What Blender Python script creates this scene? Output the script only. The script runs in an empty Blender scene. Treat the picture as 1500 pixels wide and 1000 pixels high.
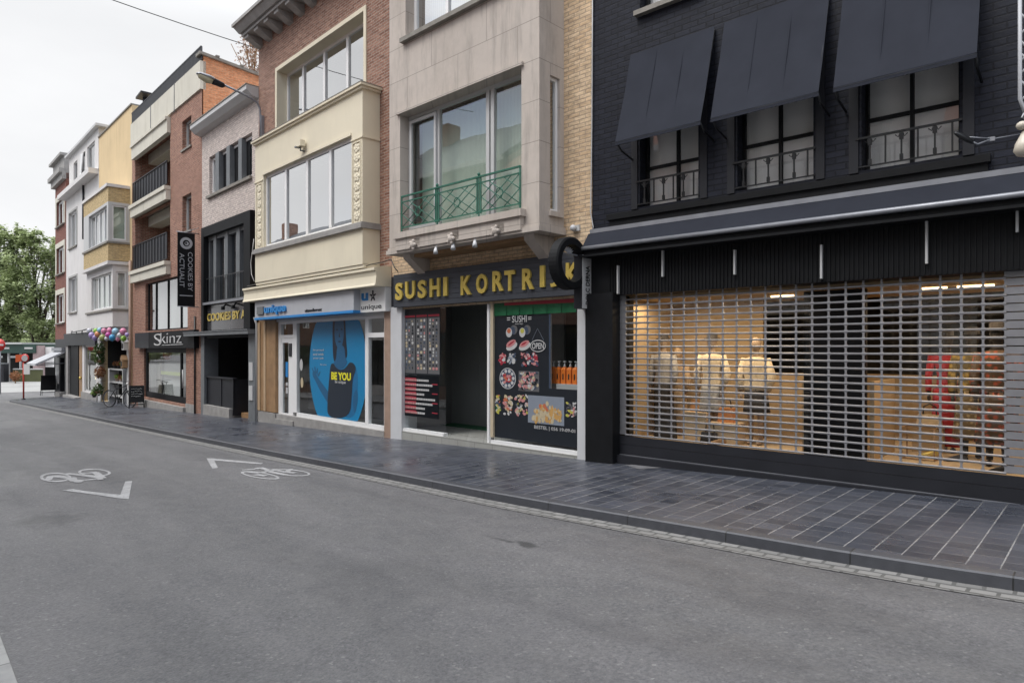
import bpy, math, random
from mathutils import Vector, Matrix
random.seed(7)
SC = bpy.context.scene
COL = SC.collection
FPX, CX, HY, CAMZ = 977.0, 750.0, 510.0, 1.607
AX, AY = 0.6836, -0.7299            # street direction (towards the right of the picture, uphill)

def lerp(a, b, t): return a + (b - a) * t
def gz(x, y):
    s = x * AX + y * AY
    return 0.0277 * max(-50.0, min(s, 25.0))
def ground(px, py, off=0.0):
    r = (px - CX) / FPX; v = (HY - py) / FPX
    Y = 5.0
    for _ in range(60):
        Y2 = (gz(r * Y, Y) + off - CAMZ) / v
        Y = 0.5 * Y + 0.5 * Y2
    return Vector((r * Y, Y, gz(r * Y, Y) + off))

class Fac:
    """A facade line: origin on plan, unit u (to the right), w (inwards)."""
    def __init__(s, P, vp):
        n = math.hypot(CX - vp, FPX)
        s.P = P; s.vp = vp
        s.u = ((CX - vp) / n, -FPX / n); s.w = (FPX / n, (CX - vp) / n)
        s.ang = math.atan2(s.u[1], s.u[0])
        s.zb = gz(*P) + 0.1
    def hit(s, px, d=0.0):
        r = (px - CX) / FPX
        ox = s.P[0] - s.w[0] * d; oy = s.P[1] - s.w[1] * d
        # ox + t ux = r (oy + t uy)
        t = (r * oy - ox) / (s.u[0] - r * s.u[1])
        return t, oy + t * s.u[1]
    def U(s, px, d=0.0): return s.hit(px, d)[0]
    def Z(s, px, py, d=0.0):
        Y = s.hit(px, d)[1]
        return CAMZ + (HY - py) / FPX * Y - s.zb
    def D(s, px, u):
        """how far out a point at u stands when it is seen in column px"""
        r = (px - CX) / FPX
        x = s.P[0] + s.u[0] * u; y = s.P[1] + s.u[1] * u
        return (x - r * y) / (s.w[0] - r * s.w[1])
    def plan(s, u, d=0.0):
        return (s.P[0] + s.u[0] * u - s.w[0] * d, s.P[1] + s.u[1] * u - s.w[1] * d)
    def world(s, u, d, z):
        x, y = s.plan(u, d); return Vector((x, y, s.zb + z))
    def local(s, p):
        dx = p[0] - s.P[0]; dy = p[1] - s.P[1]
        return Vector((dx * s.u[0] + dy * s.u[1], dx * s.w[0] + dy * s.w[1], p[2] - s.zb))
    def g(s, u, d=0.0):
        """pavement level at u, local z"""
        x, y = s.plan(u, d); return gz(x, y) + 0.1 - s.zb
    def shifted(s, px):
        t = s.U(px); return Fac(s.plan(t), s.vp)
    def R(s, x0, x1, yt, yb, d=0.0, ref=None):
        ref = x0 if ref is None else ref
        return s.U(x0, d), s.U(x1, d), s.Z(ref, yb, d), s.Z(ref, yt, d)

# ------------------------------------------------------------------ mesh builder
class MB:
    def __init__(s): s.v = []; s.f = []; s.m = []; s.uv = None; s.cur = 0; s.sm = set()
    def add(s, vs, fs):
        b = len(s.v); s.v += [tuple(p) for p in vs]
        for f in fs: s.f.append(tuple(i + b for i in f)); s.m.append(s.cur)
        return b
    def quad(s, a, b, c, d): s.add([a, b, c, d], [(0, 1, 2, 3)]); return s
    def poly(s, pts): s.add(pts, [tuple(range(len(pts)))]); return s
    def box(s, x0, x1, y0, y1, z0, z1):
        if x0 > x1: x0, x1 = x1, x0
        if y0 > y1: y0, y1 = y1, y0
        if z0 > z1: z0, z1 = z1, z0
        s.add([(x0, y0, z0), (x1, y0, z0), (x1, y1, z0), (x0, y1, z0), (x0, y0, z1), (x1, y0, z1), (x1, y1, z1), (x0, y1, z1)],
              [(0, 3, 2, 1), (4, 5, 6, 7), (0, 1, 5, 4), (1, 2, 6, 5), (2, 3, 7, 6), (3, 0, 4, 7)]); return s
    def prism(s, pts, a, b):
        """closed outline pts (3D) extruded from offset a to offset b (vectors)"""
        n = len(pts); a = Vector(a); b = Vector(b)
        vs = [Vector(p) + a for p in pts] + [Vector(p) + b for p in pts]
        fs = [tuple(range(n))[::-1], tuple(range(n, 2 * n))] + [(i, (i + 1) % n, n + (i + 1) % n, n + i) for i in range(n)]
        s.add(vs, fs); return s
    def tube(s, path, r, n=8, caps=True, smooth=True):
        path = [Vector(p) for p in path]; rs = r if isinstance(r, (list, tuple)) else [r] * len(path)
        vs = []; up = None
        for i, p in enumerate(path):
            a = path[max(i - 1, 0)]; b = path[min(i + 1, len(path) - 1)]
            t = (b - a).normalized()
            if up is None: up = Vector((0, 0, 1)) if abs(t.z) < .9 else Vector((1, 0, 0))
            x = t.cross(up).normalized(); y = x.cross(t).normalized(); up = y
            for k in range(n):
                q = 2 * math.pi * k / n
                vs.append(p + (x * math.cos(q) + y * math.sin(q)) * rs[i])
        fs = []
        for i in range(len(path) - 1):
            for k in range(n):
                fs.append((i * n + k, i * n + (k + 1) % n, (i + 1) * n + (k + 1) % n, (i + 1) * n + k))
        if caps: fs += [tuple(range(n))[::-1], tuple((len(path) - 1) * n + k for k in range(n))]
        b0 = len(s.f); s.add(vs, fs)
        if smooth: s.sm.update(range(b0, b0 + (len(path) - 1) * n))
        return s
    def loft(s, rings, caps=True, smooth=True):
        n = len(rings[0]); vs = [p for r in rings for p in r]; fs = []
        for i in range(len(rings) - 1):
            for k in range(n): fs.append((i * n + k, i * n + (k + 1) % n, (i + 1) * n + (k + 1) % n, (i + 1) * n + k))
        if caps: fs += [tuple(range(n))[::-1], tuple((len(rings) - 1) * n + k for k in range(n))]
        b0 = len(s.f); s.add(vs, fs)
        if smooth: s.sm.update(range(b0, b0 + (len(rings) - 1) * n))
        return s
    def ell(s, c, rx, ry, rz, n=12, m=7, jit=0):
        rings = []
        for i in range(m + 1):
            a = math.pi * (i / m) ; a = min(max(a, .02), math.pi - .02)
            rings.append([(c[0] + rx * math.sin(a) * math.cos(2 * math.pi * k / n), c[1] + ry * math.sin(a) * math.sin(2 * math.pi * k / n), c[2] - rz * math.cos(a)) for k in range(n)])
        return s.loft(rings)
    def lathe(s, c, prof, n=14):
        return s.loft([[(c[0] + r * math.cos(2 * math.pi * k / n), c[1] + r * math.sin(2 * math.pi * k / n), c[2] + z) for k in range(n)] for r, z in prof])
    def wall(s, u0, u1, z0, z1, holes=(), y=0.0, t=0.3, reveal=True):
        hs = [(max(a, u0), min(b, u1), max(c, z0), min(d, z1)) for a, b, c, d in holes]
        xs = sorted({u0, u1, *[h[0] for h in hs], *[h[1] for h in hs]}); zs = sorted({z0, z1, *[h[2] for h in hs], *[h[3] for h in hs]})
        for i in range(len(xs) - 1):
            for j in range(len(zs) - 1):
                mx = (xs[i] + xs[i + 1]) / 2; mz = (zs[j] + zs[j + 1]) / 2
                if any(h[0] < mx < h[1] and h[2] < mz < h[3] for h in hs): continue
                s.quad((xs[i], y, zs[j]), (xs[i + 1], y, zs[j]), (xs[i + 1], y, zs[j + 1]), (xs[i], y, zs[j + 1]))
        if reveal:
            for a, b, c, d in hs:
                s.quad((a, y, c), (a, y, d), (a, y + t, d), (a, y + t, c)); s.quad((b, y, c), (b, y + t, c), (b, y + t, d), (b, y, d))
                s.quad((a, y, d), (b, y, d), (b, y + t, d), (a, y + t, d)); s.quad((a, y, c), (a, y + t, c), (b, y + t, c), (b, y, c))
        return s
    def shell(s, u0, u1, z0, z1, dep, y=0.0, top=True):
        s.quad((u0, y, z0), (u0, y, z1), (u0, y + dep, z1), (u0, y + dep, z0))
        s.quad((u1, y, z0), (u1, y + dep, z0), (u1, y + dep, z1), (u1, y, z1))
        s.quad((u0, y + dep, z0), (u0, y + dep, z1), (u1, y + dep, z1), (u1, y + dep, z0))
        if top: s.quad((u0, y, z1), (u1, y, z1), (u1, y + dep, z1), (u0, y + dep, z1))
        return s
    def text(s, txt, o, ux, uz, w, h, depth=.01, bold=0.0, shear=0.0):
        cu = bpy.data.curves.new('t', 'FONT'); cu.body = txt; cu.extrude = 1.0; cu.offset = bold; cu.shear = shear; cu.resolution_u = 3
        ob = bpy.data.objects.new('t', cu); COL.objects.link(ob)
        bpy.context.view_layer.update()
        me = bpy.data.meshes.new_from_object(ob.evaluated_get(bpy.context.evaluated_depsgraph_get()))
        xs = [v.co.x for v in me.vertices]; ys = [v.co.y for v in me.vertices]
        x0, x1, y0, y1 = min(xs), max(xs), min(ys), max(ys)
        if w is None: w = h * (x1 - x0) / (y1 - y0)
        if h is None: h = w * (y1 - y0) / (x1 - x0)
        ux = Vector(ux); uz = Vector(uz); nn = ux.cross(uz); o = Vector(o)
        vs = [o + ux * ((v.co.x - x0) / (x1 - x0) * w) + uz * ((v.co.y - y0) / (y1 - y0) * h) + nn * (0 if v.co.z < 0 else depth) for v in me.vertices]
        s.add(vs, [tuple(p.vertices) for p in me.polygons])
        bpy.data.objects.remove(ob); bpy.data.curves.remove(cu); bpy.data.meshes.remove(me)
        return s
    def build(s, name, mat, parent=None, loc=None, rotz=None, smooth=False):
        me = bpy.data.meshes.new(name)
        me.from_pydata(s.v, [], s.f)
        mats = mat if isinstance(mat, (list, tuple)) else [mat]
        for m in mats: me.materials.append(m)
        if len(mats) > 1: me.polygons.foreach_set('material_index', s.m)
        if smooth: me.polygons.foreach_set('use_smooth', [True] * len(s.f))
        elif s.sm:
            me.polygons.foreach_set('use_smooth', [i in s.sm for i in range(len(s.f))])
        if s.uv:
            l = me.uv_layers.new(name='UVMap')
            for p in me.polygons:
                for li in p.loop_indices: l.data[li].uv = s.uv[me.loops[li].vertex_index]
        me.update()
        o = bpy.data.objects.new(name, me); COL.objects.link(o)
        if parent: o.parent = parent
        if loc is not None: o.location = loc
        if rotz is not None: o.rotation_euler = (0, 0, rotz)
        return o

def tag(o, label=None, cat=None, group=None, kind=None):
    if label: o['label'] = label
    if cat: o['category'] = cat
    if group: o['group'] = group
    if kind: o['kind'] = kind
    return o
def thing(name, label, cat, loc=(0, 0, 0), rotz=0, group=None):
    o = bpy.data.objects.new(name, None); COL.objects.link(o)
    o.empty_display_size = .2; o.location = loc; o.rotation_euler = (0, 0, rotz)
    return tag(o, label, cat, group)
def building(F, name, label, cat='building'):
    return thing(name, label, cat, (F.P[0], F.P[1], F.zb), F.ang)

# ------------------------------------------------------------------ materials
def newmat(name):
    m = bpy.data.materials.new(name); m.use_nodes = True
    nt = m.node_tree; b = nt.nodes['Principled BSDF']
    return m, nt, b
def N(nt, t, **kw):
    n = nt.nodes.new(t)
    for k, v in kw.items():
        if k in n.inputs: n.inputs[k].default_value = v
        else: setattr(n, k, v)
    return n
def L(nt, a, b): nt.links.new(a, b)
def mixc(nt, fac, a, b, blend='MIX'):
    n = nt.nodes.new('ShaderNodeMix'); n.data_type = 'RGBA'; n.blend_type = blend
    for sock, val in ((n.inputs[0], fac), (n.inputs[6], a), (n.inputs[7], b)):
        if hasattr(val, 'links') or isinstance(val, bpy.types.NodeSocket): L(nt, val, sock)
        elif isinstance(val, (int, float)): sock.default_value = val
        else: sock.default_value = (*val[:3], 1)
    return n.outputs[2]
def ramp(nt, src, p0, p1, c0=(0, 0, 0), c1=(1, 1, 1)):
    r = nt.nodes.new('ShaderNodeValToRGB'); L(nt, src, r.inputs[0])
    r.color_ramp.elements[0].position = p0; r.color_ramp.elements[1].position = p1
    r.color_ramp.elements[0].color = (*c0, 1); r.color_ramp.elements[1].color = (*c1, 1)
    return r.outputs[0]
def ocoord(nt): return N(nt, 'ShaderNodeTexCoord').outputs['Object']
def uvz(nt):
    """(x+y, z) so the same courses wrap round corners"""
    s = N(nt, 'ShaderNodeSeparateXYZ'); L(nt, ocoord(nt), s.inputs[0])
    a = N(nt, 'ShaderNodeMath', operation='ADD'); L(nt, s.outputs[0], a.inputs[0]); L(nt, s.outputs[1], a.inputs[1])
    c = N(nt, 'ShaderNodeCombineXYZ'); L(nt, a.outputs[0], c.inputs[0]); L(nt, s.outputs[2], c.inputs[1])
    return c.outputs[0]
def noise(nt, vec, scale, det=4, rough=.55, dist=0):
    n = N(nt, 'ShaderNodeTexNoise', Scale=scale, Detail=det, Roughness=rough, Distortion=dist)
    if vec is not None: L(nt, vec, n.inputs['Vector'])
    return n.outputs[0]
def stretch(nt, vec, sx, sy, sz):
    m = N(nt, 'ShaderNodeMapping'); m.inputs['Scale'].default_value = (sx, sy, sz); L(nt, vec, m.inputs[0]); return m.outputs[0]
def bump(nt, b, h, strength=.3, dist=.01):
    n = N(nt, 'ShaderNodeBump', Strength=strength, Distance=dist); L(nt, h, n.inputs['Height']); L(nt, n.outputs[0], b.inputs['Normal']); return n

def m_plain(name, c, rough=.6, var=.12, scale=3, metal=0, bmp=0, bs=40, streak=0, dirt=(.25, .23, .2), spec=.5):
    m, nt, b = newmat(name); oc = ocoord(nt); b.inputs['Specular IOR Level'].default_value = spec
    n1 = noise(nt, oc, scale, 5)
    dk = tuple(x * (1 - var) for x in c); lt = tuple(min(1, x * (1 + var)) for x in c)
    col = mixc(nt, ramp(nt, n1, .3, .7), dk, lt)
    if streak:
        sn = noise(nt, stretch(nt, oc, 1.6, 1.6, .3), 1.5, 7, .68)
        col = mixc(nt, ramp(nt, sn, .52, .8, (0, 0, 0), (streak,) * 3), col, tuple(x * y * 2 for x, y in zip(c, dirt)))
    L(nt, col, b.inputs['Base Color'])
    b.inputs['Roughness'].default_value = rough; b.inputs['Metallic'].default_value = metal
    if bmp: bump(nt, b, noise(nt, oc, bs, 4), bmp, .005)
    return m
def m_brick(name, c1, c2, mort, w=.21, h=.065, ms=.009, rough=.85, bs=.6, stain=.35, spec=.4):
    m, nt, b = newmat(name); v = uvz(nt); b.inputs['Specular IOR Level'].default_value = spec
    wob = noise(nt, v, 3.0, 2)
    br = N(nt, 'ShaderNodeTexBrick', Scale=1.0)
    br.inputs['Mortar Size'].default_value = ms; br.inputs['Mortar Smooth'].default_value = .25
    br.inputs['Brick Width'].default_value = w; br.inputs['Row Height'].default_value = h; br.inputs['Bias'].default_value = 0
    br.inputs['Color1'].default_value = (*c1, 1); br.inputs['Color2'].default_value = (*c2, 1); br.inputs['Mortar'].default_value = (*mort, 1)
    L(nt, v, br.inputs['Vector'])
    n2 = noise(nt, v, 1.1, 6, .65); n3 = noise(nt, v, 30, 3)
    n4 = noise(nt, stretch(nt, v, 1, 2.6, 1), 5.5, 4, .75)
    col = mixc(nt, ramp(nt, n3, .35, .75, (0, 0, 0), (.3,) * 3), br.outputs[0], tuple(x * .55 for x in c1))
    col = mixc(nt, ramp(nt, n4, .38, .62), mixc(nt, 1.0, col, (.78, .76, .76), 'MULTIPLY'), mixc(nt, 1.0, col, (1.22, 1.2, 1.18), 'MULTIPLY'))
    col = mixc(nt, ramp(nt, n2, .5, .78, (0, 0, 0), (stain,) * 3), col, tuple(x * .45 for x in c2))
    L(nt, col, b.inputs['Base Color']); b.inputs['Roughness'].default_value = rough
    inv = N(nt, 'ShaderNodeMath', operation='SUBTRACT'); inv.inputs[0].default_value = 1; L(nt, br.outputs['Fac'], inv.inputs[1])
    ad = N(nt, 'ShaderNodeMath', operation='MULTIPLY_ADD'); L(nt, n3, ad.inputs[0]); ad.inputs[1].default_value = .35; L(nt, inv.outputs[0], ad.inputs[2])
    bump(nt, b, ad.outputs[0], bs, .008)
    return m
def m_stone(name, c, bw=1.4, bh=.62, streak=.6, joint=.5, rough=.8):
    m, nt, b = newmat(name); v = uvz(nt)
    br = N(nt, 'ShaderNodeTexBrick', Scale=1.0)
    br.inputs['Mortar Size'].default_value = .006; br.inputs['Brick Width'].default_value = bw; br.inputs['Row Height'].default_value = bh
    br.inputs['Color1'].default_value = (*c, 1); br.inputs['Color2'].default_value = (*[x * .93 for x in c], 1)
    br.inputs['Mortar'].default_value = (*[x * joint for x in c], 1); L(nt, v, br.inputs['Vector'])
    s1 = noise(nt, stretch(nt, v, 3, .4, 1), 1.6, 7, .7); s2 = noise(nt, v, 5, 6, .6)
    col = mixc(nt, ramp(nt, s1, .5, .8, (0, 0, 0), (streak,) * 3), br.outputs[0], tuple(x * .42 for x in c))
    col = mixc(nt, ramp(nt, s2, .35, .75, (0, 0, 0), (.35,) * 3), col, tuple(x * .72 for x in c))
    s3 = noise(nt, stretch(nt, v, 1, .5, 1), .7, 8, .72)
    col = mixc(nt, ramp(nt, s3, .5, .72, (0, 0, 0), (.5,) * 3), col, tuple(x * y for x, y in zip(c, (.55, .53, .50))))
    L(nt, col, b.inputs['Base Color']); b.inputs['Roughness'].default_value = rough
    bump(nt, b, noise(nt, v, 60, 4), .25, .004)
    return m
def m_glass(name, base=.1, tint=(.9, .93, .93), rough=.0, wavy=True):
    m, nt, b = newmat(name); nt.nodes.remove(b)
    out = nt.nodes['Material Output']
    fr = N(nt, 'ShaderNodeFresnel', IOR=1.5)
    mx = N(nt, 'ShaderNodeMath', operation='MULTIPLY_ADD'); L(nt, fr.outputs[0], mx.inputs[0]); mx.inputs[1].default_value = 1.4; mx.inputs[2].default_value = base; mx.use_clamp = True
    # single sheet of glass: seen from inside it must not reflect totally
    ge = N(nt, 'ShaderNodeNewGeometry'); mb_ = N(nt, 'ShaderNodeMix'); mb_.data_type = 'FLOAT'
    L(nt, ge.outputs['Backfacing'], mb_.inputs[0]); L(nt, mx.outputs[0], mb_.inputs[2]); mb_.inputs[3].default_value = .06
    tr = N(nt, 'ShaderNodeBsdfTransparent'); tr.inputs[0].default_value = (*tint, 1)
    gl = N(nt, 'ShaderNodeBsdfGlossy', Roughness=rough)
    if wavy:
        bn = N(nt, 'ShaderNodeBump', Strength=.05, Distance=.02); L(nt, noise(nt, ocoord(nt), 1.6, 1), bn.inputs['Height']); L(nt, bn.outputs[0], gl.inputs['Normal'])
    mi = N(nt, 'ShaderNodeMixShader'); L(nt, mb_.outputs[0], mi.inputs[0]); L(nt, tr.outputs[0], mi.inputs[1]); L(nt, gl.outputs[0], mi.inputs[2]); L(nt, mi.outputs[0], out.inputs[0])
    return m
def m_emit(name, c, s):
    m, nt, b = newmat(name)
    b.inputs['Base Color'].default_value = (*c, 1); b.inputs['Emission Color'].default_value = (*c, 1); b.inputs['Emission Strength'].default_value = s
    return m
def m_flat(name, c, rough=.5, metal=0):
    m, nt, b = newmat(name)
    n = noise(nt, ocoord(nt), 12, 3)
    L(nt, mixc(nt, n, tuple(x * .93 for x in c), tuple(min(1, x * 1.07) for x in c)), b.inputs['Base Color'])
    b.inputs['Roughness'].default_value = rough; b.inputs['Metallic'].default_value = metal
    return m
def m_curtain(name, c, freq=18):
    m, nt, b = newmat(name); v = uvz(nt)
    w = N(nt, 'ShaderNodeTexWave', Scale=freq / 6.28, Distortion=1.2, Detail=2); w.bands_direction = 'X'; L(nt, stretch(nt, v, 1, .12, 1), w.inputs[0])
    L(nt, mixc(nt, w.outputs[1], tuple(x * .72 for x in c), c), b.inputs['Base Color']); b.inputs['Roughness'].default_value = .9
    bump(nt, b, w.outputs[1], .5, .03)
    return m

M = {}
M['black_brick'] = m_brick('painted_black_brick', (.009, .011, .020), (.015, .018, .030), (.005, .006, .011), w=.23, h=.075, bs=.9, stain=.5, rough=.6, spec=.25)
M['beige_brick'] = m_brick('beige_brick', (.60, .44, .28), (.68, .53, .36), (.40, .32, .24), w=.22, h=.062, stain=.3)
M['red_brick'] = m_brick('red_brown_brick', (.20, .09, .062), (.36, .20, .145), (.36, .30, .25), w=.2, h=.06, stain=.45)
M['skinz_brick'] = m_brick('red_brick', (.25, .11, .075), (.37, .18, .125), (.36, .30, .25), w=.2, h=.062, stain=.45)
M['orange_brick'] = m_brick('orange_brick', (.60, .25, .12), (.72, .34, .18), (.60, .38, .24), w=.22, h=.07, stain=.35)
M['pale_brick'] = m_brick('pale_pink_brick', (.58, .51, .475), (.65, .58, .54), (.40, .35, .33), w=.21, h=.062, stain=.3)
M['yellow_brick'] = m_brick('yellow_brick', (.54, .41, .21), (.60, .46, .25), (.45, .36, .22), w=.22, h=.066, stain=.2)
M['dark_red_brick'] = m_brick('dark_red_brick', (.19, .06, .045), (.25, .085, .06), (.18, .13, .11), stain=.4)
M['brown_brick'] = m_brick('brown_brick', (.22, .12, .08), (.28, .16, .11), (.25, .2, .17), stain=.4)
M['stone'] = m_stone('weathered_stone', (.53, .47, .42), streak=.85)
M['cream'] = m_plain('cream_render', (.72, .655, .51), .75, .05, 1.2, streak=.18, bmp=.1)
M['white_render'] = m_plain('white_render', (.66, .64, .63), .8, .05, 1.0, streak=.3, bmp=.1)
M['grey_render'] = m_plain('grey_render', (.40, .40, .385), .8, .06, 1.2, streak=.4, bmp=.1)
M['yellow_render'] = m_plain('yellow_render', (.66, .50, .29), .85, .06, .8, streak=.35, bmp=.15)
M['concrete'] = m_plain('pale_concrete', (.60, .57, .49), .8, .06, 1.0, streak=.45, bmp=.1)
M['sill'] = m_plain('dark_sill_stone', (.22, .205, .18), .7, .2, 6, bmp=.2)
M['greystone'] = m_plain('grey_stone', (.30, .29, .28), .7, .15, 5, streak=.3, bmp=.2)
M['pvc'] = m_plain('white_window_frame', (.80, .80, .80), .4, .03, 2)
M['pvcgrey'] = m_plain('grey_white_frame', (.50, .50, .50), .45, .04, 2)
M['black'] = m_plain('black_paint', (.007, .0075, .009), .6, .25, 6, spec=.2)
M['blackm'] = m_plain('black_metal', (.02, .021, .023), .35, .2, 8, metal=.3)
M['navy'] = m_plain('dark_awning_fabric', (.026, .029, .040), .85, .10, 2.5, bmp=.15, bs=300, spec=.15)
M['charcoal'] = m_plain('charcoal_panel', (.018, .019, .024), .5, .15, 3, spec=.3)
M['greymetal'] = m_plain('grey_metal', (.27, .28, .31), .4, .12, 5, metal=.4)
M['midgrey'] = m_plain('mid_grey_paint', (.14, .15, .16), .5, .12, 4)
M['shutter'] = m_plain('shutter_aluminium', (.30, .30, .32), .45, .10, 8, metal=.55)
M['silver'] = m_plain('silver_panel', (.42, .43, .46), .45, .05, 3)
M['blue'] = m_flat('sign_blue', (.02, .22, .55), .4)
M['green'] = m_plain('green_railing_paint', (.025, .14, .095), .4, .25, 8)
M['gold'] = m_plain('gold_letter', (.66, .50, .12), .35, .15, 9, metal=.25)
M['white'] = m_flat('white_plastic', (.75, .75, .74), .45)
M['pillar'] = m_plain('white_tile_pillar', (.58, .59, .61), .4, .05, 3, streak=.15)
M['plinth'] = m_stone('pale_plinth_tile', (.36, .36, .34), .45, .16, .3, .5, .5)
M['wood'] = m_plain('oak_panel', (.30, .18, .09), .6, .2, 4, streak=.4, dirt=(.3, .2, .15))
M['pinkstone'] = m_plain('pink_stone_pilaster', (.34, .235, .18), .55, .12, 6)
M['glass_up'] = m_glass('upper_window_glass', .17)
M['glass_sky'] = m_glass('bay_window_glass', .66, (.75, .8, .85))
M['glass_shop'] = m_glass('shop_glass', .035)
M['glass_dark'] = m_glass('dim_window_glass', .05, (.6, .62, .65))
M['glass_kw'] = m_glass('clear_window_glass', .08, (.95, .96, .97))
M['glass_mid'] = m_glass('shopfront_glass', .09)
M['dark_in'] = m_plain('dark_interior', (.03, .03, .03), .9, .2, 2)
M['grey_in'] = m_plain('grey_interior', (.13, .13, .125), .9, .15, 2)
M['blind'] = m_curtain('grey_blind', (.85, .83, .80), 10)
M['roller'] = m_plain('grey_roller_blind', (.80, .78, .76), .9, .05, 2)
M['curtain'] = m_curtain('white_net_curtain', (.75, .76, .75), 34)
M['green_curtain'] = m_curtain('pale_green_curtain', (.66, .76, .64), 60)
M['orange_paint'] = m_flat('orange_bottle', (.85, .21, .03), .4)
M['rubber'] = m_flat('rubber', (.012, .012, .012), .7)
M['red'] = m_flat('red_paint', (.55, .03, .025), .4)
# ------------------------------------------------------------------ facade lines
P_UR = (-2.448, 13.6)
FU0 = Fac(P_UR, -177); P_UL = FU0.plan(FU0.U(379))
FU = Fac(P_UL, -177)
FS = Fac(P_UR, -265); P_SR = FS.plan(FS.U(867.5))
FK = Fac(P_SR, -320)
FL = Fac(P_UL, -160)
ANG = math.atan2(AY, AX)
def sw2w(s, w, z): return (s * AX - w * AY, s * AY + w * AX, z)
def w2sw(p): return (p[0] * AX + p[1] * AY, -p[0] * AY + p[1] * AX)
def gs(s): return 0.0277 * max(-50.0, min(s, 25.0))

# ------------------------------------------------------------------ camera
cam = bpy.data.cameras.new('camera'); co = bpy.data.objects.new('camera', cam); COL.objects.link(co)
co.location = (0, 0, CAMZ); co.rotation_euler = (math.radians(90), 0, 0)
cam.sensor_width = 36; cam.lens = 36 * FPX / 1500; cam.shift_y = 10 / 1500.0; cam.clip_end = 5000; cam.clip_start = .05
SC.camera = co

# ------------------------------------------------------------------ world: bright broken overcast
SUN_EL, SUN_AZ = 56, 238
w = bpy.data.worlds.new('World'); SC.world = w; w.use_nodes = True
nt = w.node_tree; bg = nt.nodes['Background']; out = nt.nodes['World Output']
sky = N(nt, 'ShaderNodeTexSky'); sky.sky_type = 'NISHITA'; sky.sun_disc = False
sky.sun_elevation = math.radians(SUN_EL); sky.sun_rotation = math.radians(SUN_AZ)
L(nt, sky.outputs[0], bg.inputs[0]); bg.inputs[1].default_value = 0.15
tc = N(nt, 'ShaderNodeTexCoord'); sp = N(nt, 'ShaderNodeSeparateXYZ'); L(nt, tc.outputs['Generated'], sp.inputs[0])
elev = ramp(nt, sp.outputs[2], .40, 1.0, (.73, .735, .745), (3.0, 3.05, 3.1))
cn = noise(nt, stretch(nt, tc.outputs['Generated'], 1, 1, 2.2), 2.3, 6, .55, .3)
var = ramp(nt, noise(nt, stretch(nt, tc.outputs['Generated'], 1, 1, 2.5), 3.1, 5, .5), .25, .8, (.90, .905, .915), (1.06, 1.06, 1.06))
cloud = mixc(nt, 1.0, elev, var, 'MULTIPLY')
bg2 = N(nt, 'ShaderNodeBackground'); L(nt, cloud, bg2.inputs[0]); bg2.inputs[1].default_value = 1.0
cov = ramp(nt, cn, .40, .56, (0.35,) * 3, (1, 1, 1))
# the blue gaps lie in the south, behind the camera; the north is closed cloud
near = ramp(nt, sp.outputs[1], .0, .35)
cov = mixc(nt, near, cov, (1, 1, 1))
ms = N(nt, 'ShaderNodeMixShader'); L(nt, cov, ms.inputs[0]); L(nt, bg.outputs[0], ms.inputs[1]); L(nt, bg2.outputs[0], ms.inputs[2]); L(nt, ms.outputs[0], out.inputs[0])
sun = bpy.data.lights.new('sun', 'SUN'); sun.energy = 1.3; sun.angle = math.radians(25); sun.color = (1, .96, .9)
so = bpy.data.objects.new('sun', sun); COL.objects.link(so)
a = math.radians(SUN_AZ); e = math.radians(SUN_EL)
dirv = Vector((math.sin(a) * math.cos(e), math.cos(a) * math.cos(e), math.sin(e)))
so.rotation_euler = dirv.to_track_quat('Z', 'Y').to_euler(); so.location = (0, -10, 30)
vs = SC.view_settings; vs.view_transform = 'Standard'; vs.look = 'None'; vs.gamma = 1; vs.use_curve_mapping = False; vs.exposure = 0.38
SC.render.engine = 'CYCLES'
SC.cycles.max_bounces = 8; SC.cycles.transparent_max_bounces = 16; SC.cycles.caustics_reflective = False; SC.cycles.caustics_refractive = False
SC.cycles.sample_clamp_indirect = 4

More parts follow.
